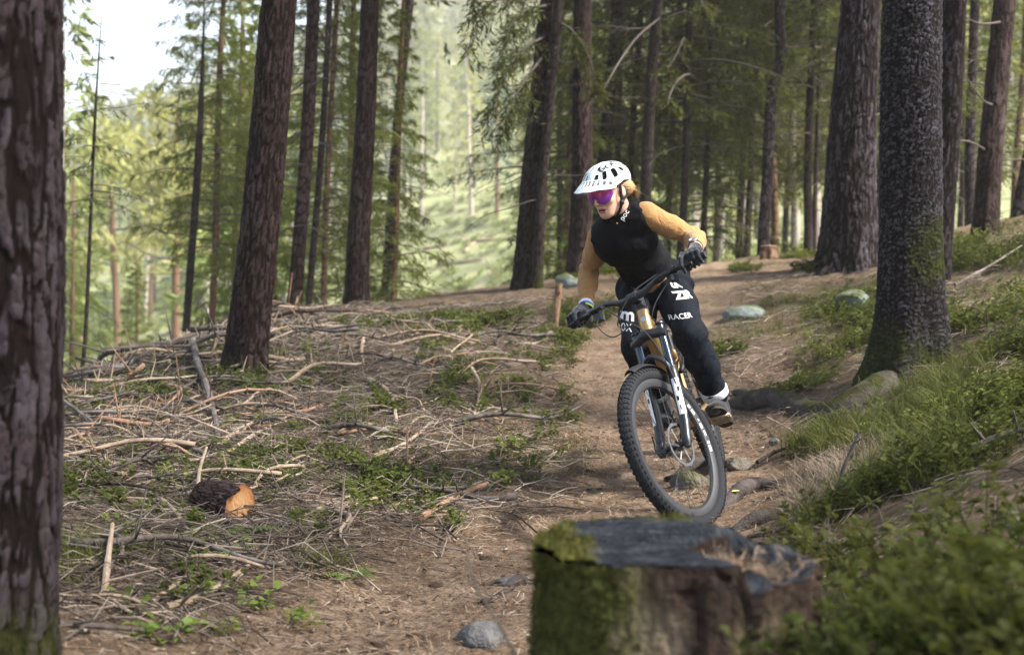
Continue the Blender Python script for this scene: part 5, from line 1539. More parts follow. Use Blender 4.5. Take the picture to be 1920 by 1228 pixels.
# --- gloves: palm, four curled fingers, thumb, closed round the grips
def hand(s, w, index_out):
    g = GRIP[s]; a = W_(St(bar(s * .39))) - W_(St(bar(s * .28))); a /= np.linalg.norm(a)          # outboard
    back = w - g; back -= a * (back @ a); back /= np.linalg.norm(back)                              # towards the wrist
    upv = np.cross(a, back); 
    if upv[2] < 0: upv = -upv
    # ring angle: 0 = towards wrist, grows over the top to the front and underneath
    def ring(t, rad, l): return g + a * l + (back * math.cos(t) + upv * math.sin(t)) * rad
    Bm = Blob(.012)
    Rm = np.stack([a, back, upv], 1)
    Bm.ell(ring(.55, .038, .004), (.042, .034, .021), Rm, .015)           # palm on the back and top of the grip
    Bm.cone(w, ring(.45, .040, .0), .031, .028, .02)
    Bm.ell(ring(.95, .036, .004), (.040, .016, .014), Rm, .012)           # knuckle ridge
    ls = [.033, .011, -.011, -.033]                                       # little finger outermost
    for k, l in enumerate(ls):
        r_ = [.0085, .0095, .0098, .0096][k]; rad = .029
        ts = [1.05, 1.75, 2.55, 3.5, 4.2]; pts = [ring(t, rad + (.008 if i < 2 else 0) - (.003 if k == 0 else 0), l) for i, t in enumerate(ts)]
        if k == 3 and index_out:                                          # one finger laid over the brake lever
            lv = W_(St(bar(s * .302) + sn * .056 - su * .033))
            pts = [ring(1.05, .036, l), ring(1.6, .050, l - .002), lv * .55 + ring(1.9, .055, l) * .45 + upv * .018, lv + upv * .008 - back * .008, lv - upv * .022 - back * .010]
        rr = [r_ * 1.12, r_ * 1.1, r_, r_ * .95, r_ * .82]
        for i in range(4): Bm.cone(pts[i], pts[i + 1], rr[i], rr[i + 1], .005)
    tp = [ring(.35, .036, -.036), ring(-.55, .034, -.052), ring(-1.35, .030, -.050), ring(-2.1, .028, -.034)]
    tr = [.015, .0125, .011, .0095]
    for i in range(3): Bm.cone(tp[i], tp[i + 1], tr[i], tr[i + 1], .007)
    V, F = Bm.mesh('glove', .0042)
    o = pbuild('glove', V, F, M_glove)
    return o, w, ring(.45, .040, 0)


gl, _w, _k = hand(1, wrL, True)
gr_, _w2, _k2 = hand(-1, wrR, True)
# glove cuff with blue, white and yellow-green bands at the right wrist
d = wrR - elR; d /= np.linalg.norm(d)
mb = MB()
for i, (t0, t1) in enumerate([(-.020, -.002), (-.002, .012), (.012, .024)]): mb.add(*lathe([(t0, .0355), (t0, .0365), (t1, .0362), (t1, .0345)], wrR + d * .005, d, 22), mi=i)
M_blue2 = simple('blue_cuff', (.05, .18, .62), .6); M_lime = simple('lime_cuff', (.38, .45, .04), .6)
V, F, m_ = mb.arrays(); pbuild('glove_cuff', V, F, [M_white, M_blue2, M_lime], midx=m_)
# bare wrist band and watch at the left wrist
d = wrL - elL; d /= np.linalg.norm(d)
v, f = lathe([(-.028, .033), (.030, .029)], wrL, d, 20); pbuild('wrist', v, f, M_skin)
wt_c = wrL + d * .002; outw = np.array([-.35, -.62, .75]); outw -= d * (outw @ d); outw /= np.linalg.norm(outw)
wroot = bpy.data.objects.new('watch', None); C.objects.link(wroot); wroot.parent = person
v, f = lathe([(-.010, .0315), (-.010, .034), (.010, .034), (.010, .0315)], wt_c, d, 24); pbuild('strap', v, f, M_strap, wroot)
v, f = lathe([(-.008, 0), (-.008, .021), (.004, .0225), (.006, .021), (.006, .018), (.003, .0175)], wt_c + outw * .036, outw, 28); pbuild('watch_case', v, f, M_silver, wroot)
v, f = lathe([(.0032, .0176), (.0035, 0)], wt_c + outw * .036, outw, 28); pbuild('dial', v, f, M_strap, wroot)

# --- hair: loose blond strands gathered behind the ear and a short tail on the shoulder
Hr = Blob(.02)
Hr.cone(H((.01, .068, .012)), H((-.05, .070, -.004)), .010, .014); Hr.cone(H((-.05, .068, -.004)), H((-.095, .058, -.040)), .015, .015); Hr.cone(H((-.095, .058, -.040)), H((-.135, .046, -.082)), .014, .007)
Hr.cone(H((.01, -.068, .012)), H((-.06, -.066, -.01)), .012, .018); Hr.cone(H((-.06, .04, -.02)), H((-.06, -.04, -.02)), .05, .05)
V, F = Hr.mesh('hair', .0045, lambda P: .0022 * np.sin(((P - hd) @ HB)[:, 1] * 900 + ((P - hd) @ HB)[:, 2] * 700 + 5 * fbm(P * 30, 2, 4)))
hair = pbuild('hair', V, F, M_hair)
r = np.random.default_rng(8); mb = MB()
for k in range(46):
    p1 = H((-.055 + r.normal() * .02, .080 + r.normal() * .004, -.01 + r.normal() * .012)); p2 = H((-.098 + r.normal() * .008, .072 + r.normal() * .006, -.045 + r.normal() * .012)); p3 = H((-.135 + r.normal() * .012, .054 + r.normal() * .012, -.092 + r.normal() * .014))
    mb.add(*tube(lerp_path([p1, p2, p3], 7), .0011 * np.array([1, 1, 1, .9, .7, .5, .2]), 3))
V, F, _ = mb.arrays(); tag(pbuild('loose_hair', V, F, M_hair), kind='stuff')

# --- helmet: dome with real recessed vents, rear skirt, visor with slots
hroot = bpy.data.objects.new('helmet', None); C.objects.link(hroot); hroot.parent = person
nth, nph = 250, 440
az = np.linspace(-PI, PI, nph); el = np.linspace(0, 1, nth)
AZ, EL = np.meshgrid(az, el)
# lower rim height by azimuth: brow at the front, cut over the ear, deep at the back
rim = np.interp(np.abs(AZ), [0, .6, 1.15, 1.55, 1.95, 2.4, PI], [.06, .04, -.02, .06, -.12, -.42, -.5])
TH = rim + (PI / 2 - rim) * EL
rx, ry, rz = .127, .101, .093
cxh = np.array([-.008, 0, .026])
def vent_field(AZ, TH):
    d = np.zeros_like(AZ)
    for side in (1, -1):
        for (a, t, hw, hh, sk, pw_) in [(.34, .62, .010, .021, .25, 4), (.80, .66, .011, .023, .22, 4), (1.32, .58, .014, .027, .18, 4), (1.86, .56, .014, .018, -.2, 2), (2.45, .45, .012, .024, 0, 4), (2.9, .8, .010, .028, 0, 4), (.50, 1.14, .008, .016, .3, 4), (2.35, 1.12, .010, .020, .2, 4)]:
            u = (AZ - side * (a + sk * (TH - t))) * np.maximum(np.cos(TH), .25) * .118 / hw; v = (TH - t) * .112 / hh
            d = np.maximum(d, 1 - sstep(.78, 1.02, (np.abs(u) ** pw_ + np.abs(v) ** pw_) ** (1 / pw_)))
    return d
VF = vent_field(AZ, TH)
rid = .0035 * np.cos(AZ * 5.0) * np.cos(TH) + .003 * sstep(.05, .25, np.abs(np.abs(AZ) - .45)) * np.cos(TH)
rad = 1 + rid / .12 - VF * .26
def dome(AZ, TH, rad): return np.stack([cxh[0] + rx * rad * np.cos(TH) * np.cos(AZ), cxh[1] + ry * rad * np.cos(TH) * np.sin(AZ), cxh[2] + rz * rad * np.sin(TH)], -1)
P = dome(AZ, TH, rad)
V = H(P.reshape(-1, 3)); F = grid_faces(nth, nph)
VFf = VF.reshape(-1)[F].mean(1)
pbuild('shell', V, F, [M_helm, M_vent], hroot, (VFf > .12).astype(int))
inner = dome(AZ[:1], TH[:1], rad[:1] * .90).reshape(-1, 3); outer = P[:1].reshape(-1, 3); V = H(np.concatenate([outer, inner])); n = nph; j = np.arange(n - 1)
pbuild('rim_lining', V, np.stack([j, j + 1, n + j + 1, n + j], 1), M_vent, hroot)
# visor
nv, nw = 40, 150
A2 = np.linspace(-1.15, 1.15, nw); S2 = np.linspace(0, 1, nv)
AA, SS = np.meshgrid(A2, S2)
th0 = np.interp(np.abs(AA), [0, .6, 1.15], [.56, .50, .22])
ext = .070 * np.cos(AA * .95) ** .8 * SS
base_ = dome(AA, th0, np.full_like(AA, 1.035))
dirv = np.stack([np.cos(AA * .45), np.sin(AA * .45), -np.full_like(AA, .52) + .06 * (1 - np.abs(AA) / 1.15)], -1)
PV = base_ + dirv * ext[..., None] + np.array([0, 0, -.006]) * (np.abs(AA) / 1.15)[..., None] ** 2
slot = np.zeros_like(AA, bool)
for a0 in (.09, .30, .52, .74, .95):
    for s in (1, -1): slot |= (np.abs(AA - s * a0) < .062) & (SS > .10) & (SS < .55)
Vv = PV.reshape(-1, 3); F = grid_faces(nv, nw); sl_ = slot.reshape(-1)[F].all(1); F = F[~sl_]
o = pbuild('visor', H(Vv), F, M_helm, hroot); sm = o.modifiers.new('thick', 'SOLIDIFY'); sm.thickness = .0045; sm.offset = -1
# brow band under the visor (shell front lower edge)
# chin straps
for s in (1, -1):
    P = lerp_path([H((-.005, s * .082, .035)), H((.012, s * .079, -.03)), H((.018, s * .066, -.08)), H((.022, s * .030, -.125)), H((.024, 0, -.132))], 18); v, f = tube(P, .0065, 6, True, .3); pbuild('chin_strap', v, f, M_strap, hroot)
    P = lerp_path([H((-.07, s * .078, .02)), H((-.02, s * .078, -.045)), H((.016, s * .068, -.075))], 12); v, f = tube(P, .006, 6, True, .3); pbuild('chin_strap', v, f, M_strap, hroot)
v, f = uvsphere(H((.012, .072, -.068)), (.011, .008, .014), HB); pbuild('strap_buckle', v, f, M_strap, hroot)

# --- mirrored glasses: one wrap-round shield with a nose notch
gl_root = bpy.data.objects.new('glasses', None); C.objects.link(gl_root); gl_root.parent = person
na, nb_ = 60, 26
A2 = np.linspace(-1.12, 1.12, na); 
V = []; lo_ = np.interp(np.abs(A2), [0, .12, .22, .5, .85, 1.12], [-.008, -.014, -.036, -.044, -.034, -.006]); hi_ = np.interp(np.abs(A2), [0, .8, 1.12], [.024, .022, .016])
for j in range(nb_):
    z = lo_ + (hi_ - lo_) * j / (nb_ - 1); bul = 1 + .02 * math.sin(PI * j / (nb_ - 1))
    V.append(np.stack([-.002 + .110 * bul * np.cos(A2) ** .85 , .080 * np.sin(A2), z + 0 * A2], 1))
V = np.concatenate(V)
n = NT('mirror_lens'); z = n.new('ShaderNodeTexCoord').outputs['Object']
n.base(n.ramp(n.attr('g'), [(0, (.20, .14, .10)), (.35, (.20, .05, .40)), (.6, (.38, .06, .45)), (.85, (.65, .10, .38)), (1, (.7, .22, .25))]), .12, .45, .6)
gv = np.tile(np.linspace(0, 1, nb_)[:, None], (1, na)) * .75 + .25 * (np.sin(np.tile(A2[None], (nb_, 1)) * 2.3 + .5) * .5 + .5)
o = pbuild('lens', H(V), grid_faces(nb_, na), n.m, gl_root, attrs={'g': gv.ravel()}); sm = o.modifiers.new('thick', 'SOLIDIFY'); sm.thickness = .002
P = np.stack([-.002 + .112 * np.cos(A2) ** .85, .081 * np.sin(A2), hi_ + .002], 1); v, f = tube(H(P), .0032, 6); pbuild('frame', v, f, M_brown if False else simple('glasses_frame', (.30, .05, .12), .4), gl_root)
for s in (1, -1):
    P = lerp_path([H((.045, s * .074, .014)), H((.0, s * .080, .012)), H((-.04, s * .080, .004))], 8); v, f = tube(P, .003, 6); pbuild('temple', v, f, M_strap, gl_root)

# --- lettering, laid on the cloth and the shell
def letters(txt, size, centre, xdir, ydir, surf, parent, mat, off=.0025, squash=1.0, bold=.0, shear=0.0):
    cu = bpy.data.curves.new('lettering', 'FONT'); cu.body = txt; cu.size = size; cu.align_x = 'CENTER'; cu.align_y = 'CENTER'; cu.resolution_u = 3; cu.offset = bold; cu.shear = shear
    ob = bpy.data.objects.new('lettering', cu); C.objects.link(ob)
    dg = bpy.context.evaluated_depsgraph_get(); me = bpy.data.meshes.new_from_object(ob.evaluated_get(dg)); bpy.data.objects.remove(ob)
    bm = bmesh.new(); bm.from_mesh(me); bmesh.ops.triangulate(bm, faces=bm.faces)
    for _ in range(3):
        ed = [e for e in bm.edges if e.calc_length() > size * .16]
        if ed: bmesh.ops.subdivide_edges(bm, edges=ed, cuts=1); bmesh.ops.triangulate(bm, faces=[f for f in bm.faces if len(f.verts) > 3])
    x = np.asarray(xdir, float); x /= np.linalg.norm(x); y = np.asarray(ydir, float); y -= x * (x @ y); y /= np.linalg.norm(y); nn = np.cross(x, y)
    V = np.array([v.co[:] for v in bm.verts]); F = np.array([[v.index for v in f.verts] for f in bm.faces])
    bm.free(); bpy.data.meshes.remove(me)
    Q = np.asarray(centre) + V[:, :1] * squash * x + V[:, 1:2] * y
    tree_ = surf; out = []; 
    for q in Q:
        h = tree_.ray_cast(Vector(q + nn * .2), Vector(-nn), .6)
        out.append(np.array(h[0]) + nn * off if h[0] is not None else q)
    out = np.array(out)
    L1 = F
    return pbuild('lettering', out, F, mat, parent, smooth=False)


def bvh(o): return BVHTree.FromPolygons([tuple(np.array(v.co) + pel) for v in o.data.vertices], [tuple(p.vertices) for p in o.data.polygons])
bt_ = bvh(trousers); bv_ = bvh(vest); bh_ = bvh([c for c in hroot.children if c.name.startswith('shell')][0])
camv = lambda p: -np.asarray(p) / np.linalg.norm(p)
dn = (knL - hpL) / np.linalg.norm(knL - hpL)
def on_image(px, row, y, ax, ay, flip=1):     # in-plane axes from picture-wise directions at a real point
    p = U(px, row, y); x = np.array([ax[0], .0, -ax[1]]) ; yv = np.array([ay[0], .0, -ay[1]]); return p, x, yv
p, x, yv = on_image(1292, 553, 6.1, (1, -.10), (-.10, -1)); x = x + np.array([0, .5, 0]); letters('ZIR', .052, p, x, yv, bt_, trousers, M_white, bold=.002, shear=.25)
p, x, yv = on_image(1297, 533, 6.1, (1, -.05), (-.1, -1)); x = x + np.array([0, .5, 0]); letters('/A', .036, p, x, yv, bt_, trousers, M_white, bold=.002)
p, x, yv = on_image(1278, 594, 6.0, (1, -.16), (-.1, -1)); letters('RACER', .033, p, x, yv, bt_, trousers, M_white)
p, x, yv = on_image(1183, 593, 6.05, (1, .08), (.02, -1)); letters('m', .085, p, x, yv, bt_, trousers, M_white, bold=.003)
p, x, yv = on_image(1180, 617, 6.05, (1, .08), (.02, -1)); letters('0X', .055, p, x, yv, bt_, trousers, M_white, squash=.7)
p, x, yv = on_image(1172, 403, 5.9, (.55, -.85), (-.85, -.45)); letters('poc', .036, p, x, yv, bv_, vest, M_white, off=.008)
M_print = simple('dark_print', (.03, .03, .035), .5)
p = H(dome(np.array(1.45), np.array(1.02), np.array(1.02))); x = HB @ np.array([-1.0, .0, .02]); yv = HB @ np.array([0, -.72, .70]); letters('POC', .040, p, x, yv, bh_, hroot, M_print, bold=.0005, squash=1.45)
v, f = uvsphere(U(1157, 419, 5.84), (.004, .004, .004)); pbuild('vest_badge', v, f, M_brown, vest)
# ================================================================== stump, log, stones, roots
def stick_mat(name, c, hi, dark=.4):
    n = NT(name); p = n.mapping(n.co(), (1, 1, 1)); f = n.noise(30, 4, .65, p); g = n.noise(4, 3, .6, p)
    col = n.mix(n.ramp(f, [(.3, 0.), (.65, 1.)]), tuple(x * dark for x in c), c); col = n.mix(n.ramp(g, [(.45, 0.), (.7, .8)]), col, hi)
    n.base(col, .88, 0, .08); n.bump(f, .9, .008); return n.m


M_pale = stick_mat('barkless_wood', (.28, .21, .15), (.37, .305, .24), .55)
M_greyb = stick_mat('grey_branch_bark', (.105, .088, .076), (.20, .18, .17))
M_darkb = stick_mat('dark_branch_bark', (.045, .034, .029), (.10, .08, .07))
M_redb = stick_mat('reddish_branch_bark', (.24, .145, .095), (.36, .24, .17))


def stick_geo(P, rads, seed, sides=7, stubs=2, rough=.12):
    r = np.random.default_rng(seed); mb = MB(); n = len(P)
    V, F = tube(P, rads, sides)
    c = np.repeat(P, sides, 0); body = V[:n * sides]; d = body - c
    body = c + d * (1 + rough * fbm(body * 28, 3, seed)[:, None] + .10 * fbm(body * 7, 2, seed + 1)[:, None]); V = np.concatenate([body, V[n * sides:]])
    mb.add(V, F)
    for k in range(stubs):
        i = r.integers(1, n - 1); d = r.normal(size=3); d[2] = abs(d[2]) * .6; t = P[min(i + 1, n - 1)] - P[i - 1]; t /= np.linalg.norm(t); d = d - t * (d @ t) * .7; d /= np.linalg.norm(d); L_ = rads[i] * r.uniform(2, 20)
        mb.add(*tube(P[i] + d * L_ * np.linspace(0, 1, 3)[:, None], rads[i] * np.array([.55, .42, .2]), 5))
    return mb


def place_stick(name, label, pts, wpx, mat, lift=.032, seed=0, taper=.55, sides=8, stubs=2, cat='branch', group=None, n=14):
    """pts: photo pixels of the stick on the ground (third value: extra height above it)"""
    Q = []
    for p in pts:
        g = ground_hit(p[0], p[1]); Q.append(g + np.array([0, 0, lift + (p[2] if len(p) > 2 else 0)]))
    Q = np.array(Q); r0 = wpx / 2 * Q[:, 1].mean() / FPX
    P = lerp_path(Q, n); rad = r0 * (1 - (1 - taper) * np.linspace(0, 1, n))
    P[:, 2] += rad * .6
    mb = stick_geo(P, rad, seed, sides, stubs); o = P[0].copy(); mb.xf(lambda v: v - o)
    ob = mb.build(name, mat); ob.location = o
    return tag(ob, label, cat, group)


ST = [
    ('long bent grey branch lying downslope from the big plated pine', [(362, 672, .10), (371, 718, .10), (388, 755, .06), (403, 805, .03), (411, 852, .0)], 15, M_greyb),
    ('forked pale branch reaching up right from the foot of the bent grey branch', [(408, 852), (445, 822), (480, 803), (505, 786)], 11, M_pale),
    ('straight pale branch beside the forked one', [(424, 866), (478, 826), (525, 806), (566, 792)], 9, M_pale),
    ('curved pale branch running down to lower right, left of the cut log', [(228, 926), (270, 936), (305, 955), (335, 985), (357, 1022), (374, 1056)], 12, M_pale),
    ('long straight branch crossing the left brush above the curved one', [(88, 938), (160, 928), (230, 912), (312, 904)], 10, M_greyb),
    ('level grey-brown branch ending at the bent grey branch', [(88, 806, .05), (180, 803, .06), (270, 800, .04), (392, 806, .02)], 8, M_greyb),
    ('dark bent branch in the brush under the level grey-brown branch', [(120, 858), (165, 872), (200, 892), (228, 912)], 8, M_darkb),
    ('thin dark pole slanting across the middle of the slope', [(585, 806), (660, 798), (755, 778), (862, 746)], 6, M_darkb),
    ('short thick pale branch above the bark flakes, near the trail edge', [(592, 976), (636, 953), (684, 934)], 11, M_pale),
    ('hooked pale branch hanging down toward the trail edge', [(612, 1024), (645, 1004), (664, 978), (670, 948)], 12, M_pale),
    ('slim forked branch right of the short thick pale one', [(640, 962), (705, 950), (748, 938), (778, 920)], 8, M_pale),
    ('reddish-brown broken branch lying nearest the trail', [(790, 988), (840, 956), (882, 936), (914, 918)], 14, M_redb),
    ('short stubby reddish piece uphill of the broken branch', [(745, 908), (762, 886), (776, 870)], 13, M_redb),
    ('pale branch rising to upper right in the middle of the slope', [(698, 872), (752, 846), (790, 822), (818, 796)], 9, M_pale),
    ('thick bent pale branch pointing downhill at mid slope', [(692, 726), (722, 742), (738, 768), (743, 804)], 12, M_pale),
    ('curved tan branch standing up at the edge of the trail', [(884, 714, .05), (899, 738, .04), (899, 760, .02), (889, 788)], 8, M_pale),
    ('small upright curved branch left of the thick bent one', [(682, 657, .05), (678, 676, .03), (682, 698)], 8, M_pale),
    ('arched pale branch lying along the crest of the slope', [(582, 642), (632, 622), (684, 624), (726, 632), (770, 648)], 7, M_pale),
    ('thick pale bare branch at the lower left, pointing uphill', [(312, 1160), (372, 1142), (430, 1106), (478, 1072)], 16, M_pale),
    ('upright pale branch leaning in the lower left plants', [(195, 1142), (202, 1100, .04), (212, 1050, .10)], 15, M_pale),
    ('slim grey branch leaning on the left end of the cut log', [(370, 975), (374, 935, .08), (388, 905, .14)], 9, M_pale),
    ('long thin branch across the lower left plants', [(285, 1150), (350, 1095), (420, 1040), (500, 1015)], 9, M_pale),
    ('grey branch lying level along the bottom left', [(112, 1192), (190, 1196), (270, 1204)], 15, M_greyb),
    ('brown rod lying flat below the cut log', [(350, 988), (430, 994), (500, 996), (540, 1000)], 9, M_greyb),
    ('dark pole lying level along the crest by the big plated pine', [(190, 668, .12), (290, 640, .12), (385, 606, .10), (430, 592, .08)], 8, M_darkb),
    ('grey pole poking up left over the crest brush', [(140, 735, .08), (230, 722, .10), (300, 690, .14), (372, 662, .12)], 9, M_greyb),
    ('weathered branch leaning over the left brush, pointing up left', [(85, 770, .10), (135, 800, .08), (180, 822, .04)], 9, M_greyb),
    ('thin straight root-like stick beside the trail right of the wheels', [(1420, 882), (1452, 862), (1490, 846), (1524, 826)], 8, M_darkb),
    ('pale stick on the trail edge below the largest spruce', [(1438, 795), (1475, 815), (1510, 836)], 4, M_pale),
    ('grey fallen limb on the right bank by the picture edge', [(1822, 880, .03), (1860, 868, .05), (1905, 854, .05), (1940, 845, .04)], 16, M_greyb),
    ('thin bare twig on the bank right of the largest spruce', [(1790, 560, .06), (1850, 530, .08), (1915, 492, .10)], 6, M_greyb),
]
for i, (lab, pts, w, m) in enumerate(ST): place_stick('fallen_branch', lab, pts, w, m, seed=300 + i)

# many more sticks of the brush: twelve shapes, each copy a thing of its own
SM = []
for k in range(14):
    r = np.random.default_rng(400 + k); L_ = 1.0; n = 11; t = np.linspace(-.5, .5, n); b = r.normal(0, .14); 
    P = np.stack([t, b * (t ** 2 * 4 - .3) * .5 + .03 * np.sin(t * 9 + r.uniform(0, 6)), .05 * np.cos(t * 6 + r.uniform(0, 6)) * r.uniform(.2, 1) + .02], 1)
    P[:, 1] += np.where(t > r.uniform(-.2, .3), r.normal(0, .35) * np.clip(t - .1, 0, 1), 0)
    rad = np.linspace(r.uniform(.011, .017), r.uniform(.004, .008), n)
    mb = stick_geo(P, rad, 400 + k, 6, 7, .2); V, F, mi = mb.arrays()
    m = [M_pale, M_greyb, M_pale, M_greyb, M_pale, M_redb, M_darkb][k % 7]
    SM.append((mesh_np('fallen_branch', V, F, [m]), {'barkless_wood': 'pale', 'grey_branch_bark': 'grey', 'dark_branch_bark': 'dark', 'reddish_branch_bark': 'reddish'}[m.name]))
r = np.random.default_rng(93)
sp_pts = px_points(296, 85, 1010, 4.0, 11.8, lambda x, y, px: (trail_mask(x, y) < .35) * (.30 + .7 * (px < 560)) * (.35 + .65 * sstep(950, 700, px)), 12, 1)
LOGP = ground_hit(425, 978)
sp_pts = [q for q in sp_pts if abs(q[0] - LOGP[0]) > .42 or q[1] > LOGP[1] + .25 or q[1] < LOGP[1] - .75]
for i, (x, y) in enumerate(sp_pts):
    me, cname = SM[r.integers(0, len(SM))]
    o = bpy.data.objects.new('fallen_branch', me); C.objects.link(o)
    L_ = min(np.exp(r.normal(-.80, .42)), 1.0); th = (r.normal(.2, .55) if r.random() < .6 else r.uniform(0, PI)) + (PI if r.random() < .5 else 0)
    if y > 8.8 and x < -1.2: L_ *= 1.5
    dx, dy = math.cos(th), math.sin(th); e = .35 * L_
    za, zb = float(ground(x + dx * e, y + dy * e)), float(ground(x - dx * e, y - dy * e)); zc = float(ground(x, y))
    o.location = (x, y, max(zc, (za + zb) / 2) + .026 + abs(r.normal(0, .026))); o.rotation_euler = (r.uniform(-.3, .3), -math.atan2(za - zb, 2 * e) + r.normal(0, .06), th); w = r.uniform(.75, 1.25) * (.7 + .5 * L_) / L_
    o.scale = (L_, L_ * min(w, 1.5), L_ * min(w, 1.5))
    tag(o, cname + ' thin stick lying in the brush litter left of the trail', 'branch', cname + ' sticks in the brush litter')
for o in [q for q in C.objects if q.name.startswith('fallen_branch')]: pass

def twig(seed):
    r = np.random.default_rng(seed); t = np.linspace(-.5, .5, 5); P = np.stack([t, r.normal(0, .12) * t ** 2 * 4 + r.normal(0, .02, 5), .05 + r.normal(0, .035, 5)], 1)
    mb = MB(); mb.add(*tube(P, np.linspace(.010, .004, 5), 3, False))
    for k in range(2): d = np.array([r.uniform(.3, 1) * .25, r.choice([-1, 1]) * .2, r.uniform(0, .12)]); mb.add(*tube(np.stack([P[k + 1], P[k + 1] + d]), [.006, .003], 3, False))
    V, F, _ = mb.arrays(); return V, F
M_twl = NT('twig_litter'); _r = M_twl.attr('rnd'); M_twl.base(M_twl.ramp(_r, [(0, (.03, .022, .018)), (.45, (.085, .064, .052)), (.8, (.18, .145, .118)), (1, (.34, .28, .22))]), .9, 0, .2)
pp = px_points(8200, 60, 1060, 3.8, 12.2, lambda x, y, px: (trail_mask(x, y) < .6) * (.25 + .75 * sstep(1000, 600, px)), 13, 1)
scatter_stuff('twig_litter', M_twl.m, [twig(s) for s in range(8)], pp, np.minimum(np.exp(rng.normal(-1.35, .5, len(pp))), .46), lift=.022, tiltamt=1)
pp = px_points(1700, 1300, 1980, 3.3, 12.2, lambda x, y, px: (trail_mask(x, y) < .4), 14, 1)
scatter_stuff('twig_litter', M_twl.m, [twig(s) for s in range(8)], pp, np.minimum(np.exp(rng.normal(-1.6, .5, len(pp))), .34), lift=.02, tiltamt=1)

# --- foreground stump
def stump():
    cx0, cy0 = STUMP; z0 = U(1240, 1016, cy0)[2]; gz = float(ground0(cx0, cy0)) - .05; Hh = z0 - gz
    root = empty('tree_stump', (cx0, cy0, gz), 0, 'mossy rotting stump in the blurred foreground, hollow on its right side', 'stump')
    nt = 260; th = np.arange(nt) * 2 * PI / nt
    cs = np.stack([np.cos(th), np.sin(th), 0 * th], -1)
    Rt = .262 + .065 * np.exp(-((np.angle(np.exp(1j * (th + .35)))) / .55) ** 2) + .018 * np.cos(3 * th + 1) + .016 * fbm(cs * 3, 3, 5)
    def drop(x, y):
        ax, ay = x - .045, y - .005; a = np.arctan2(ay, ax); r_ = np.hypot(ax, ay)
        inside = sstep(-1.25, -1.0, a + .25 * noise3(np.stack([x * 30, y * 30, 0 * x], -1), 4)) * (1 - sstep(.62, .85, a)) * sstep(.02, .07, r_ + .03 * noise3(np.stack([x * 25, y * 25, 0 * x + 3], -1), 5))
        rim_ = sstep(.80, .97, np.hypot(x, y) / np.interp(np.arctan2(y, x), np.append(th, 2 * PI) - PI, np.append(np.roll(Rt, nt // 2), Rt[nt // 2])))
        return inside * (.062 - .040 * rim_ + .10 * np.clip(-a - .5, 0, .6) * sstep(.05, .2, r_)) + inside * .022 * fbm(np.stack([x * 14, y * 14, 0 * x], -1), 3, 6)
    # side wall
    ns = 130; s = np.linspace(0, 1, ns)                      # 0 = top
    SS, TT = np.meshgrid(s, th, indexing='ij'); RR = np.broadcast_to(Rt, SS.shape)
    fl = 1 + .32 * SS ** 2.2 * (.6 + .4 * np.cos(5 * TT + .7)) + .03 * SS
    a_ = TT / (2 * PI) * 30; b_ = SS * Hh / .16 + fbm(np.stack([np.cos(TT) * 3, np.sin(TT) * 3, SS * 3], -1), 3, 7) * .8
    F1, F2, ID = worley(a_ + .5 * fbm(np.stack([np.cos(TT) * 5, np.sin(TT) * 5, SS * 2], -1), 3, 9), b_, 30, 11)
    rel = sstep(.02, .3, F2 - F1) * (.4 + .6 * ID)
    rot_and_hollow = sstep(.72, .38, np.hypot((np.angle(np.exp(1j * (TT + 1.95)))) / 1.0, (SS - .62) * .9) + .22 * fbm(np.stack([np.cos(TT) * 4, np.sin(TT) * 4, SS * 5], -1), 3, 13))
    rot2 = sstep(.5, .25, np.hypot((np.angle(np.exp(1j * (TT + .75)))) / .9, (SS - .45) * 1.0) + .25 * fbm(np.stack([np.cos(TT) * 5, np.sin(TT) * 5, SS * 5 + 4], -1), 3, 14))
    rad = RR * fl + .016 * (rel - .5) * (1 - .6 * rot_and_hollow) - .022 * rot_and_hollow + .010 * fbm(np.stack([np.cos(TT) * 9, np.sin(TT) * 9, SS * 7], -1), 4, 15) - .012 * rot2
    X, Y = rad * np.cos(TT), rad * np.sin(TT)
    dtop = drop(Rt * np.cos(th), Rt * np.sin(th))
    Z = Hh - dtop[None] * (1 - SS) - SS * Hh + .004 * fbm(np.stack([X * 20, Y * 20, SS * 4], -1), 2, 16)
    left = sstep(-.1, .45, np.cos(TT - PI + .1))
    moss = np.clip(left * sstep(.62, .30, SS + .3 * fbm(np.stack([X * 9, Y * 9, SS * 4], -1), 3, 17)) + .9 * rot2 * sstep(-.2, .3, fbm(np.stack([X * 12, Y * 12, SS * 6], -1), 3, 18)) + left * .5 * sstep(-.15, .25, fbm(np.stack([X * 10, Y * 10, SS * 5], -1), 3, 19)), 0, 1)
    V = np.stack([X, Y, Z], -1).reshape(-1, 3); F = grid_faces(ns, nt, True)[:, ::-1]
    n = NT('stump_bark'); f = n.noise(22, 5, .65, n.mapping(n.co(), (1, 1, .4))); g = n.noise(60, 3)
    c = n.mix(n.ramp(f, [(.3, 0.), (.65, 1.)]), (.012, .008, .006), (.058, .036, .026))
    c = n.mix(n.attr('rot_and_hollow'), c, n.ramp(f, [(.3, (.07, .05, .034)), (.5, (.20, .155, .105)), (.7, (.32, .26, .19))]))
    c = n.mix(n.attr('moss'), c, n.ramp(g, [(.3, (.020, .024, .005)), (.55, (.058, .064, .012)), (.8, (.12, .115, .03))])); n.base(c, .9, 0, .2); n.bump(n.math('ADD', f, g), .8, .015)
    link('bark', mesh_np('bark', V, F, [n.m], {'rot_and_hollow': np.clip(rot_and_hollow + .5 * rot2, 0, 1).ravel(), 'moss': moss.ravel()}), root)
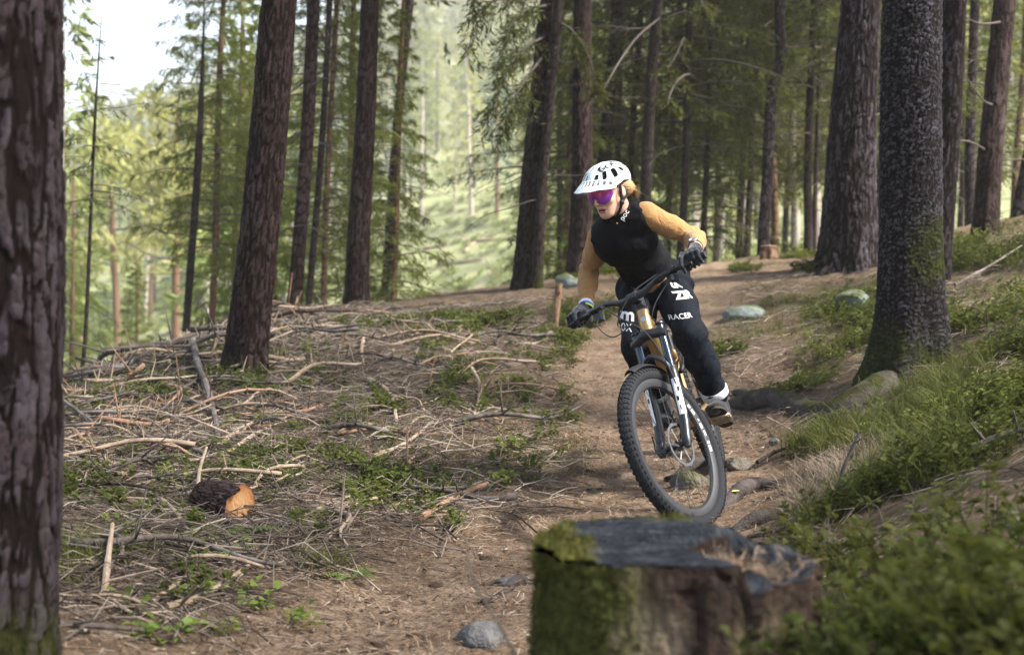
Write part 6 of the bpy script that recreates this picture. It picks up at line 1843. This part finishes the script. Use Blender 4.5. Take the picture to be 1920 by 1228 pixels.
    MV = V[(moss.ravel() > .55)]; MN = np.stack([np.cos(TT), np.sin(TT), .45 + 0 * TT], -1).reshape(-1, 3)[moss.ravel() > .55]
    # top
    nr = 90; rr = np.linspace(0, 1, nr); R2, T2 = np.meshgrid(rr, th, indexing='ij'); rim = (rad[0] + .0015)[None]
    X, Y = R2 * rim * np.cos(T2), R2 * rim * np.sin(T2); dp = drop(X, Y)
    rough = .004 * np.cos(np.hypot(X + .05, Y) * 520 + 5 * fbm(np.stack([X * 8, Y * 8, 0 * X], -1), 2, 20)) * .4 + .013 * fbm(np.stack([X * 9 + Y * 3, Y * 30, 0 * X], -1), 3, 21)
    crackd = -.03 * sstep(.016, .0, np.abs(Y - .2 * X - .03 + .03 * fbm(np.stack([X * 8, Y * 8, 0 * X + 5], -1), 2, 22))) * sstep(.16, -.02, X) * sstep(-.22, -.1, X)
    mt = np.clip(sstep(-.14, -.20, X + .12 * Y + .05 * fbm(np.stack([X * 14, Y * 14, 0 * X], -1), 3, 23)) + .8 * sstep(.19, .23, Y + .03 * fbm(np.stack([X * 20, Y * 20, 0 * X], -1), 3, 24)) * sstep(-.05, .1, X), 0, 1)
    Z = Hh - dp + rough + crackd + .012 * mt - .05 * sstep(.985, 1.0, R2) * 0
    V2 = np.stack([X, Y, Z], -1).reshape(-1, 3)
    n = NT('weathered_cut_top'); sepx = n.new('ShaderNodeSeparateXYZ'); n.L(n.co(), sepx.inputs[0])
    f = n.noise(16, 5, .7, n.mapping(n.co(), (.6, 3.2, 1))); g = n.noise(70, 3)
    sx = n.new('ShaderNodeSeparateXYZ'); n.L(n.co(), sx.inputs[0]); rr2 = n.math('SQRT', n.math('ADD', n.math('MULTIPLY', sx.outputs[0], sx.outputs[0]), n.math('MULTIPLY', sx.outputs[1], sx.outputs[1])))
    rg_ = n.math('SINE', n.math('ADD', n.math('MULTIPLY', rr2, 420.0), n.math('MULTIPLY', n.noise(6, 3), 14.0)))
    c = n.ramp(f, [(.30, (.008, .008, .010)), (.5, (.022, .025, .031)), (.7, (.068, .075, .088))]); c = n.mix(n.math('MULTIPLY', n.ramp(rg_, [(.2, 0.), (.9, 1.)]), .6), c, (.010, .010, .012)); c = n.mix(n.ramp(n.noise(5, 4, .7), [(.56, 0.), (.66, .7)]), c, (.11, .115, .12))
    lit = n.ramp(g, [(.3, (.045, .03, .02)), (.5, (.12, .085, .055)), (.72, (.26, .20, .13))])
    c = n.mix(n.attr('rot_and_hollow'), c, (.018, .012, .009)); c = n.mix(n.math('MULTIPLY', n.attr('litter'), n.ramp(n.noise(7, 3), [(.42, .25), (.56, 1.)])), c, lit); c = n.mix(n.attr('moss'), c, n.ramp(g, [(.3, (.035, .038, .008)), (.6, (.10, .10, .022)), (.85, (.19, .175, .05))]))
    n.base(c, .9, 0, .06); n.bump(n.math('ADD', f, n.math('MULTIPLY', g, .5)), .9, .014)
    link('top', mesh_np('top', V2, grid_faces(nr, nt, True), [n.m], {'litter': (np.clip(sstep(.04, .055, dp), 0, 1) * (1 - sstep(.80, .92, R2))).ravel(), 'rot_and_hollow': (sstep(.004, .015, dp) * (1 - sstep(.035, .05, dp)) * (1 - sstep(.80, .92, R2))).ravel(), 'moss': mt.ravel()}), root)  # second mask darkens a band down the wall of the hollow
    mk = mt.ravel() > .5; MV = np.concatenate([MV, V2[mk]]); MN = np.concatenate([MN, np.tile([[0, 0, 1.0]], (mk.sum(), 1))])
    r = np.random.default_rng(3); i = r.integers(0, len(MV), 5200); D = MN[i] + r.normal(size=(len(i), 3)) * .55; D /= np.linalg.norm(D, axis=1)[:, None]
    kv, kf = kites(MV[i], D, .014, .0045, r); o = link('moss', mesh_np('moss', kv, kf, [M_moss], {'rnd': np.repeat(r.random(len(i)), 4)}, smooth=False), root); tag(o, kind='stuff')
    # needles and grass bits lying in the hollow
    lm = dp.ravel() > .03; i = r.integers(0, lm.sum(), 700); D = r.normal(size=(700, 3)); D[:, 2] = abs(D[:, 2]) * .35 + .05; D /= np.linalg.norm(D, axis=1)[:, None]
    kv, kf = kites(V2[lm][i], D, .045, .003, r); o = link('needle_litter', mesh_np('needle_litter', kv, kf, [M_litter.m], {'rnd': np.repeat(r.uniform(.3, 1, 700), 4)}, smooth=False), root); tag(o, kind='stuff')
    # splinters standing along the broken edge
    for k in range(16):
        a = r.uniform(-1.2, .75); q = np.array([.06 + .10 * r.random(), 0, 0]); p = np.array([.055 + math.cos(a) * .03, .005 + math.sin(a) * .03, Hh - .03]) + np.array([r.uniform(0, .16), (1 if a > 0 else -1) * r.uniform(.0, .05), 0])
    return root


stump()

# --- cut log
def cut_log():
    g = ground_hit(425, 978); ax = np.array([.80, -.52, .0]); ax /= np.linalg.norm(ax)
    R_, L_ = .088, .22; c = g + np.array([0, 0, R_ * .86]) - ax * .03
    root = empty('cut_log', c, 0, 'short cut log with an orange sawn face lying in the brush', 'log')
    e1 = np.array([0, 0, 1.0]); e2 = np.cross(ax, e1)
    nt = 110; ns = 60; th = np.arange(nt) * 2 * PI / nt; s = np.linspace(-.5, .5, ns); SS, TT = np.meshgrid(s, th, indexing='ij')
    F1, F2, ID = worley(TT / (2 * PI) * 34 + .8 * fbm(np.stack([np.cos(TT) * 4, np.sin(TT) * 4, SS * 6], -1), 3, 3), SS * L_ / .075, 34, 5); h = sstep(.02, .3, F2 - F1) * (.4 + .6 * ID)
    lip = .045 * sstep(.5, .0, np.abs(np.angle(np.exp(1j * (TT - .55)))))                       # the lip of bark left at the top of the cut
    rad = R_ * (1 + .04 * np.cos(2 * TT + 1)) + .005 * (h - .5)
    along = SS * L_ + lip * sstep(.0, .5, SS)
    V = (along[..., None] * ax + (rad * np.cos(TT))[..., None] * e1 + (rad * np.sin(TT))[..., None] * e2).reshape(-1, 3)
    o = link('bark', mesh_np('bark', V, grid_faces(ns, nt, True), [B_pine_red], {'h': h.ravel(), 'moss': np.zeros(h.size)}), root)
    n = NT('sawn_wood'); g_ = n.attr('ring'); f = n.noise(40, 3)
    wv = n.math('SINE', n.math('ADD', n.math('MULTIPLY', g_, 75.0), n.math('MULTIPLY', f, 5.0)))
    c_ = n.ramp(g_, [(0, (.44, .27, .14)), (.5, (.42, .23, .10)), (.85, (.31, .14, .055)), (1, (.15, .06, .03))]); c_ = n.mix(n.math('MULTIPLY', n.ramp(wv, [(.0, 0.), (1, 1.)]), .25), c_, (.30, .14, .055)); n.base(c_, .8, 0, .2); n.bump(f, .4, .004)
    for sg, lp in ((1, lip[-1]), (-1, 0 * lip[-1])):
        nr = 26; rr = np.linspace(0, 1, nr); R2, T2 = np.meshgrid(rr, th, indexing='ij')
        al = sg * L_ * .5 + (lp[None] * sstep(.80, 1.0, R2) if sg > 0 else 0) - .004 * sg * (1 - R2) + .002 * fbm(np.stack([R2 * 8, T2 * 3, 0 * R2], -1), 2, 8)
        re = (rad[-1] if sg > 0 else rad[0]) * .99
        V = (al[..., None] * ax + (re[None] * R2 * np.cos(T2))[..., None] * e1 + (re[None] * R2 * np.sin(T2))[..., None] * e2).reshape(-1, 3); F = grid_faces(nr, nt, True)
        link('cut_face', mesh_np('cut_face', V, F if sg < 0 else F[:, ::-1], [n.m], {'ring': R2.ravel()}), root)
    return root
cut_log()


# --- stones
def stone_mat(name, a, b, mossy=.5):
    n = NT(name); f = n.noise(7, 6, .65); g = n.noise(45, 3); c = n.ramp(f, [(.3, a), (.68, b)]); c = n.mix(n.ramp(g, [(.55, 0.), (.7, .5)]), c, tuple(x * .45 for x in a))
    c = n.mix(n.attr('moss'), c, n.ramp(g, [(.3, (.03, .036, .008)), (.6, (.085, .09, .02)), (.8, (.15, .14, .04))])); n.base(c, .85, 0, .25); n.bump(n.math('ADD', f, g), .8, .02); return n.m
S_grey = stone_mat('grey_stone', (.055, .055, .054), (.15, .15, .148)); S_brown = stone_mat('brown_stone', (.05, .042, .036), (.14, .12, .105)); S_teal = stone_mat('lichen_stone', (.08, .10, .10), (.21, .25, .245))


def stone(label, px, row, wpx, hpx, mat, seed, flat=1.0, moss=.4, sink=.3, yaw=0.0, name='stone', cat='stone', deep=.8):
    g = ground_hit(px, row); D = g[1]; w = wpx * D / FPX / 2; h = hpx * D / FPX / 2
    V, F = uvsphere((0, 0, 0), (1, 1, 1), None, 56, 36)
    pl = np.random.default_rng(seed).normal(size=(11, 3)); pl /= np.linalg.norm(pl, axis=1)[:, None]
    dd = np.random.default_rng(seed + 1).uniform(.62, .95, 11)
    sc_ = np.min(np.where((V @ pl.T) > .05, dd / np.maximum(V @ pl.T, .05), 9), 1); V = V * np.minimum(sc_, 1.0)[:, None]
    V = V * (1 + .10 * fbm(V * 2.2, 4, seed)[:, None] + .03 * fbm(V * 9, 3, seed + 2)[:, None])
    ms = np.clip(moss * 2.2 * sstep(-.15, .35, V[:, 2] * .5 + .6 * fbm(V * 2.5, 3, seed + 5) - .2), 0, 1) if moss > 0 else np.zeros(len(V))
    V = V * np.array([w, w * deep, h]); c, s = math.cos(yaw), math.sin(yaw); V = np.stack([V[:, 0] * c - V[:, 1] * s, V[:, 0] * s + V[:, 1] * c, V[:, 2]], 1)
    o = link(name, mesh_np(name, V, F, [mat], {'moss': ms}))
    o.location = (g[0], g[1] + w * .5 * deep, float(ground(g[0], g[1] + w * .5 * deep)) + h * (1 - 2 * sink) * .9); return tag(o, label, cat)


stone('grey boulder behind the right hand of the rider', 1066, 541, 56, 40, S_teal, 11, moss=.4, name='boulder', cat='boulder')
stone('mossy grey rock between the two big trunks on the right bank', 1606, 588, 82, 66, S_teal, 12, moss=.5, name='boulder', cat='boulder')
stone('flat pale slab in the bank beside the trail', 1402, 596, 92, 40, S_teal, 13, moss=.4, sink=.42, yaw=.5)
stone('small rounded stone on the trail right of the front wheel', 1388, 880, 60, 36, S_brown, 14, moss=.15)
stone('dark mossy stone seen through the front wheel', 1300, 915, 90, 52, S_brown, 15, moss=.5)
stone('grey stone at the bottom edge of the trail', 905, 1212, 100, 70, S_grey, 16, moss=0, sink=.4)
stone('half buried grey stone left of the stump', 955, 1100, 60, 30, S_grey, 17, moss=0, sink=.4)
stone('grey stone half under the bilberries at the right edge', 1910, 745, 34, 34, S_grey, 18, moss=.1)
stone('rounded stone beside the low right bushes', 1905, 985, 52, 44, S_grey, 19, moss=.3)
stone('small pale stone in the grass below the largest spruce', 1855, 798, 22, 14, S_grey, 20, moss=0)
stone('little stone in the middle of the trail behind the stump roots', 1455, 835, 26, 16, S_grey, 21, moss=0)
stone('flat brown stone on the crest left of the twin trunks', 845, 640, 44, 20, S_brown, 22, moss=0)
r = np.random.default_rng(31)
# --- bleached logs lying on the far slope
for i, (a, b, D, w) in enumerate([((868, 458), (962, 452), 72, 5), ((872, 476), (893, 455), 70, 4), ((820, 500), (905, 492), 66, 4), ((915, 520), (985, 500), 62, 4), ((795, 470), (840, 462), 75, 4), ((930, 425), (990, 418), 85, 4)]):
    ga, gb = ground_hit(*a, 40, 140), ground_hit(*b, 40, 140); q = np.linspace(0, 1, 8)[:, None]; P = ga * (1 - q) + gb * q; P[:, 2] = ground(P[:, 0], P[:, 1]) + .15; mb = stick_geo(P, np.linspace(.13, .08, 8), 900 + i, 7, 2); o0 = P[0].copy(); mb.xf(lambda v: v - o0)
    o = mb.build('fallen_log', M_pale); o.location = o0; tag(o, 'bleached log lying on the far grassy slope beyond the crest', 'log', 'bleached logs on the far slope')
# --- roots
def root_tube(name, pts, wpx, seed, mossamt=.3, flat=.75, parent=None, label=None, sink=.25, taper=None, D=None):
    Q = []
    for i, p in enumerate(pts):
        g = ground_hit(p[0], p[1]) if len(p) < 3 else U(*p); Q.append(g)
    Q = np.array(Q); n = 40; P = lerp_path(Q, n); wp = np.interp(np.linspace(0, 1, n), np.linspace(0, 1, len(wpx)), wpx); rad = wp / 2 * P[:, 1] / FPX
    P[:, 2] = np.where(np.array([len(p) < 3 for p in pts]).all(), ground(P[:, 0], P[:, 1]), P[:, 2]) + rad * (1 - 2 * sink) * .9 + .015 * np.sin(np.linspace(0, 9, n) + seed) * (rad / .03)
    V, F = tube(P, rad, 18); c = np.repeat(P, 18, 0); d = V[:n * 18] - c
    V[:n * 18] = c + d * (1 + .16 * fbm(V[:n * 18] * 11, 3, seed) + .08 * fbm(V[:n * 18] * 40, 2, seed + 1))[:, None]
    up = np.concatenate([d[:, 2] / (np.linalg.norm(d, axis=1) + 1e-9), [0, 0]])
    ms = np.clip(mossamt * 2 * sstep(.1, .8, up + .8 * fbm(V * 6, 3, seed + 3)), 0, 1)
    h = np.clip(.55 + .7 * fbm(V * np.array([14, 14, 14]), 3, seed + 4), 0, 1)
    o = P[0].copy() if parent is None else np.array(parent.location)
    ob = link(name, mesh_np(name, V - o, F, [B_root], {'h': h, 'moss': ms}), parent)
    if parent is None: ob.location = o; tag(ob, label, 'root')
    return ob


B_root = bark_mat('root_bark', (.022, .016, .014), (.062, .050, .045), (.125, .112, .11), scale=1.4, stretch=1)
root_tube('root', [(1708, 736, 7.36), (1640, 758), (1560, 776), (1500, 768), (1452, 764), (1405, 766), (1368, 760)], [62, 60, 54, 46, 42, 38, 16], 1, .5, parent=big, sink=.26)
root_tube('root', [(1704, 736, 7.34), (1625, 786), (1560, 800), (1520, 790)], [60, 44, 28, 14], 2, .5, parent=big, sink=.32)
root_tube('root', [(1712, 736, 7.34), (1790, 775), (1850, 770), (1920, 745)], [60, 40, 26, 18], 3, .9, parent=big, sink=.4)
root_tube('root', [(1455, 764), (1412, 752), (1385, 742), (1350, 745)], [22, 24, 20, 10], 4, .15, parent=big)
root_tube('exposed_root', [(1345, 960), (1382, 934), (1425, 916), (1480, 906), (1520, 890)], [18, 30, 32, 30, 14], 5, .0, label='grey root crossing the trail right of the front wheel')
root_tube('exposed_root', [(1375, 1000), (1418, 985), (1460, 970), (1515, 954), (1560, 930)], [20, 30, 30, 26, 10], 6, .0, label='dark root crossing the trail just behind the stump')
root_tube('exposed_root', [(1400, 1010), (1450, 1000), (1500, 975), (1560, 955)], [7, 10, 8, 4], 7, 0, label='thin root beside the dark one behind the stump')
root_tube('exposed_root', [(905, 1135), (935, 1120), (968, 1100), (1000, 1095)], [12, 18, 22, 18], 8, 0, label='short grey root left of the stump')
root_tube('exposed_root', [(1250, 905), (1280, 890), (1320, 872), (1345, 868)], [14, 24, 22, 10], 9, .2, label='root end showing between the wheel spokes')
root_tube('exposed_root', [(1195, 1010), (1240, 985), (1300, 962), (1345, 945)], [6, 9, 10, 8], 10, 0, label='thin grey root under the front wheel')
root_tube('exposed_root', [(1780, 860), (1850, 838), (1915, 815), (1960, 800)], [22, 30, 26, 16], 12, 1.0, label='mossy root ridge on the bank at the right edge')
root_tube('exposed_root', [(1360, 700), (1400, 690), (1440, 668)], [6, 8, 5], 13, 0, label='thin root running up the bank behind the left foot')

# --- stake, cut stump far back, twigs in front
def upright(name, label, px0, row0, D, px1, row1, w0, w1, mat, cat, dy=0, seed=1, mid=None, stubs=2, n=10):
    a = U(px0, row0, D); b = U(px1, row1, D + dy); P = [a, b] if mid is None else [a] + [U(*m) for m in mid] + [b]
    P = lerp_path(P, n); rad = np.linspace(w0, w1, n) / 2 * D / FPX; mb = stick_geo(P, rad, seed, 9, stubs); mb.xf(lambda v: v - a); o = mb.build(name, mat); o.location = a; return tag(o, label, cat)
gk = ground_hit(1040, 618); upright('wooden_stake', 'short broken stake standing on the trail edge left of the rider', 1040, 622, gk[1], 1048, 531, 11, 14, M_redb, 'stake', seed=5)
upright('bare_twig', 'thin pale twig curving up in the foreground left of the stump', 985, 1260, 2.45, 872, 1000, 8, 3, M_greyb, 'twig', .15, 6, [(930, 1160, 2.5), (886, 1085, 2.55)], 0, 18)
gk = ground_hit(1572, 962); upright('bare_twig', 'grey dead shoot standing in the grass on the right bank', 1572, 966, gk[1], 1611, 812, 9, 6, M_greyb, 'twig', 0, 7, [(1578, 890, gk[1])], 1)
g = ground_hit(1446, 484)
def small_stump(label, px, row, w, h, mat, seed):
    g = ground_hit(px, row); r0 = w / 2 * g[1] / FPX; hh = h * g[1] / FPX
    root = empty('tree_stump', g, 0, label, 'stump')
    V, F, at = trunk((0, 0, 0), (.0, 0), r0, r0 * .92, hh * 1.02, 'mid', .012, seed, .5, (0, hh), sides=40)
    k = V[:, 2] < hh * .995; m = k[F].all(1); link('bark', mesh_np('bark', V, F[m], [mat], at), root)
    v, f = lathe([(0, r0 * 1.04), (.006, r0 * .98), (.004, 0.0)], (0, 0, hh * .98), (0, 0, 1), 40); link('top', mesh_np('top', v, f, [M_pale]), root)
small_stump('low cut stump at the foot of the crooked trunk', 1440, 486, 27, 26, B_rust, 3)

# --- bushes, fern and leaves close to the camera
BB_ = [leafy(20, .24, 13, .036, .021, 700 + s) for s in range(4)]
BM = []
for v, f in BB_:
    rr_ = np.repeat(np.random.default_rng(len(v)).random(len(v) // 1 + 1), 1)[:len(v)]
    BM.append(mesh_np('bilberry_bush', v, f, [M_bilb], {'rnd': fbm(v * 25, 2, 3) * .5 + .5}))
bl = [(1560, 1180, 2.55), (1640, 1120, 2.75), (1620, 1215, 2.35), (1720, 1180, 2.45), (1700, 1060, 3.0), (1790, 1120, 2.6), (1830, 1200, 2.3), (1880, 1060, 2.85), (1920, 1130, 2.45), (1800, 1010, 3.2), (1900, 985, 3.3), (1660, 1010, 3.5), (1960, 1210, 2.2), (1745, 1240, 2.15), (1900, 1240, 2.1), (1555, 1010, 3.9), (1950, 1050, 2.9), (1530, 1230, 2.5)]
r = np.random.default_rng(51)
for i, (px, row, D) in enumerate(bl):
    x = (px - CX) / FPX * D; o = bpy.data.objects.new('bilberry_bush', BM[i % 4]); C.objects.link(o); s = r.uniform(.85, 1.2)
    o.location = (x, D, float(ground(x, D)) - .01); o.rotation_euler = (0, 0, r.uniform(0, 6)); o.scale = (s, s, s * r.uniform(.9, 1.15)); tag(o, 'leafy green bilberry bush massed in the lower right foreground', 'bush', 'bilberry bushes in the right foreground')
def fern(px, row, label, n=7, L_=.20, seed=1):
    g = ground_hit(px, row); root = empty('fern', g, 0, label, 'fern'); r = np.random.default_rng(seed)
    for k in range(n):
        a = 2 * PI * k / n + r.normal() * .3; l = L_ * r.uniform(.7, 1.1); t = np.linspace(0, 1, 12); P = np.stack([np.cos(a) * l * t, np.sin(a) * l * t, l * (.75 * t - .55 * t ** 2.2)], 1); T, N, B = frames(P); s = np.array([-math.sin(a), math.cos(a), 0]); V = []; F = []
        for i in range(1, 12):
            w = l * .30 * math.sin(PI * (t[i] * .85 + .12)) ** .8
            for sg in (-1, 1):
                d = s * sg * .95 + T[i] * .35 - np.array([0, 0, .15]); d /= np.linalg.norm(d); e = T[i] * l * .030; k0 = len(V); V += [P[i] - e, P[i] + d * w * .5 - e * 1.2, P[i] + d * w, P[i] + d * w * .5 + e * 1.2, P[i] + e]; F += [[k0, k0 + 1, k0 + 3, k0 + 4], [k0 + 1, k0 + 2, k0 + 3, k0 + 3]]
        V = np.array(V); Fq = np.array([f for f in F if f[2] != f[3]]); Ft = np.array([f[:3] for f in F if f[2] == f[3]]); tv, tf = tube(P, np.linspace(.002, .0006, 12), 4, False)
        me = mesh_np('frond', np.concatenate([V, tv]), [np.concatenate([Fq, tf[0] + len(V)]), Ft], [M_fern], {'rnd': np.full(len(V) + len(tv), r.uniform(.2, .9))}, smooth=False); link('frond', me, root)
M_fern = leafmat('fern_frond', [(.07, .11, .025), (.12, .17, .04), (.18, .23, .07)], .4, .6, 5)
fern(425, 1015, 'pale green fern in front of the cut log', 8, .21, 1); fern(400, 1045, 'smaller fern left of the one by the cut log', 6, .17, 2); fern(660, 1085, 'low tuft of fern at the trail edge', 7, .14, 3)
LB = [leafy(5, .08, 4, .042, .032, 760 + s) for s in range(3)]
LM = [mesh_np('seedling', v, f, [M_broad], {'rnd': fbm(v * 20, 2, 4) * .5 + .5}) for v, f in LB]
for i, (px, row) in enumerate([(270, 1195), (322, 1205), (245, 1150), (420, 1195), (500, 1150), (455, 1130), (350, 1130), (560, 1180)]):
    g = ground_hit(px, row); o = bpy.data.objects.new('seedling', LM[i % 3]); C.objects.link(o); o.location = g; o.rotation_euler = (0, 0, i * 1.3); o.scale = (1, 1, 1); tag(o, 'broad-leaved green seedling among the lower left litter', 'plant', 'broad-leaved seedlings at lower left')
v, f = flake(77); g = ground_hit(1384, 942); o = link('fallen_leaf', mesh_np('fallen_leaf', v * np.array([.030, .022, .012]), f, [simple('yellow_leaf', (.42, .40, .09), .6)])); o.location = g + np.array([0, 0, .05]); tag(o, 'yellow-green leaf lying on the root right of the front wheel', 'leaf')
# ================================================================== air
HAZE = .0013
v, f = box((0, 290, 40), (1500, 760, 130))
hv = bpy.data.materials.new('thin_haze'); hv.use_nodes = True; t_ = hv.node_tree
for n_ in list(t_.nodes): t_.nodes.remove(n_)
out_ = t_.nodes.new('ShaderNodeOutputMaterial'); pv = t_.nodes.new('ShaderNodeVolumePrincipled'); pv.inputs['Color'].default_value = (.98, .97, .88, 1); pv.inputs['Density'].default_value = HAZE; pv.inputs['Anisotropy'].default_value = .2
t_.links.new(pv.outputs[0], out_.inputs['Volume'])
tag(link('haze', mesh_np('haze', v, f, [hv], smooth=False)), kind='stuff')
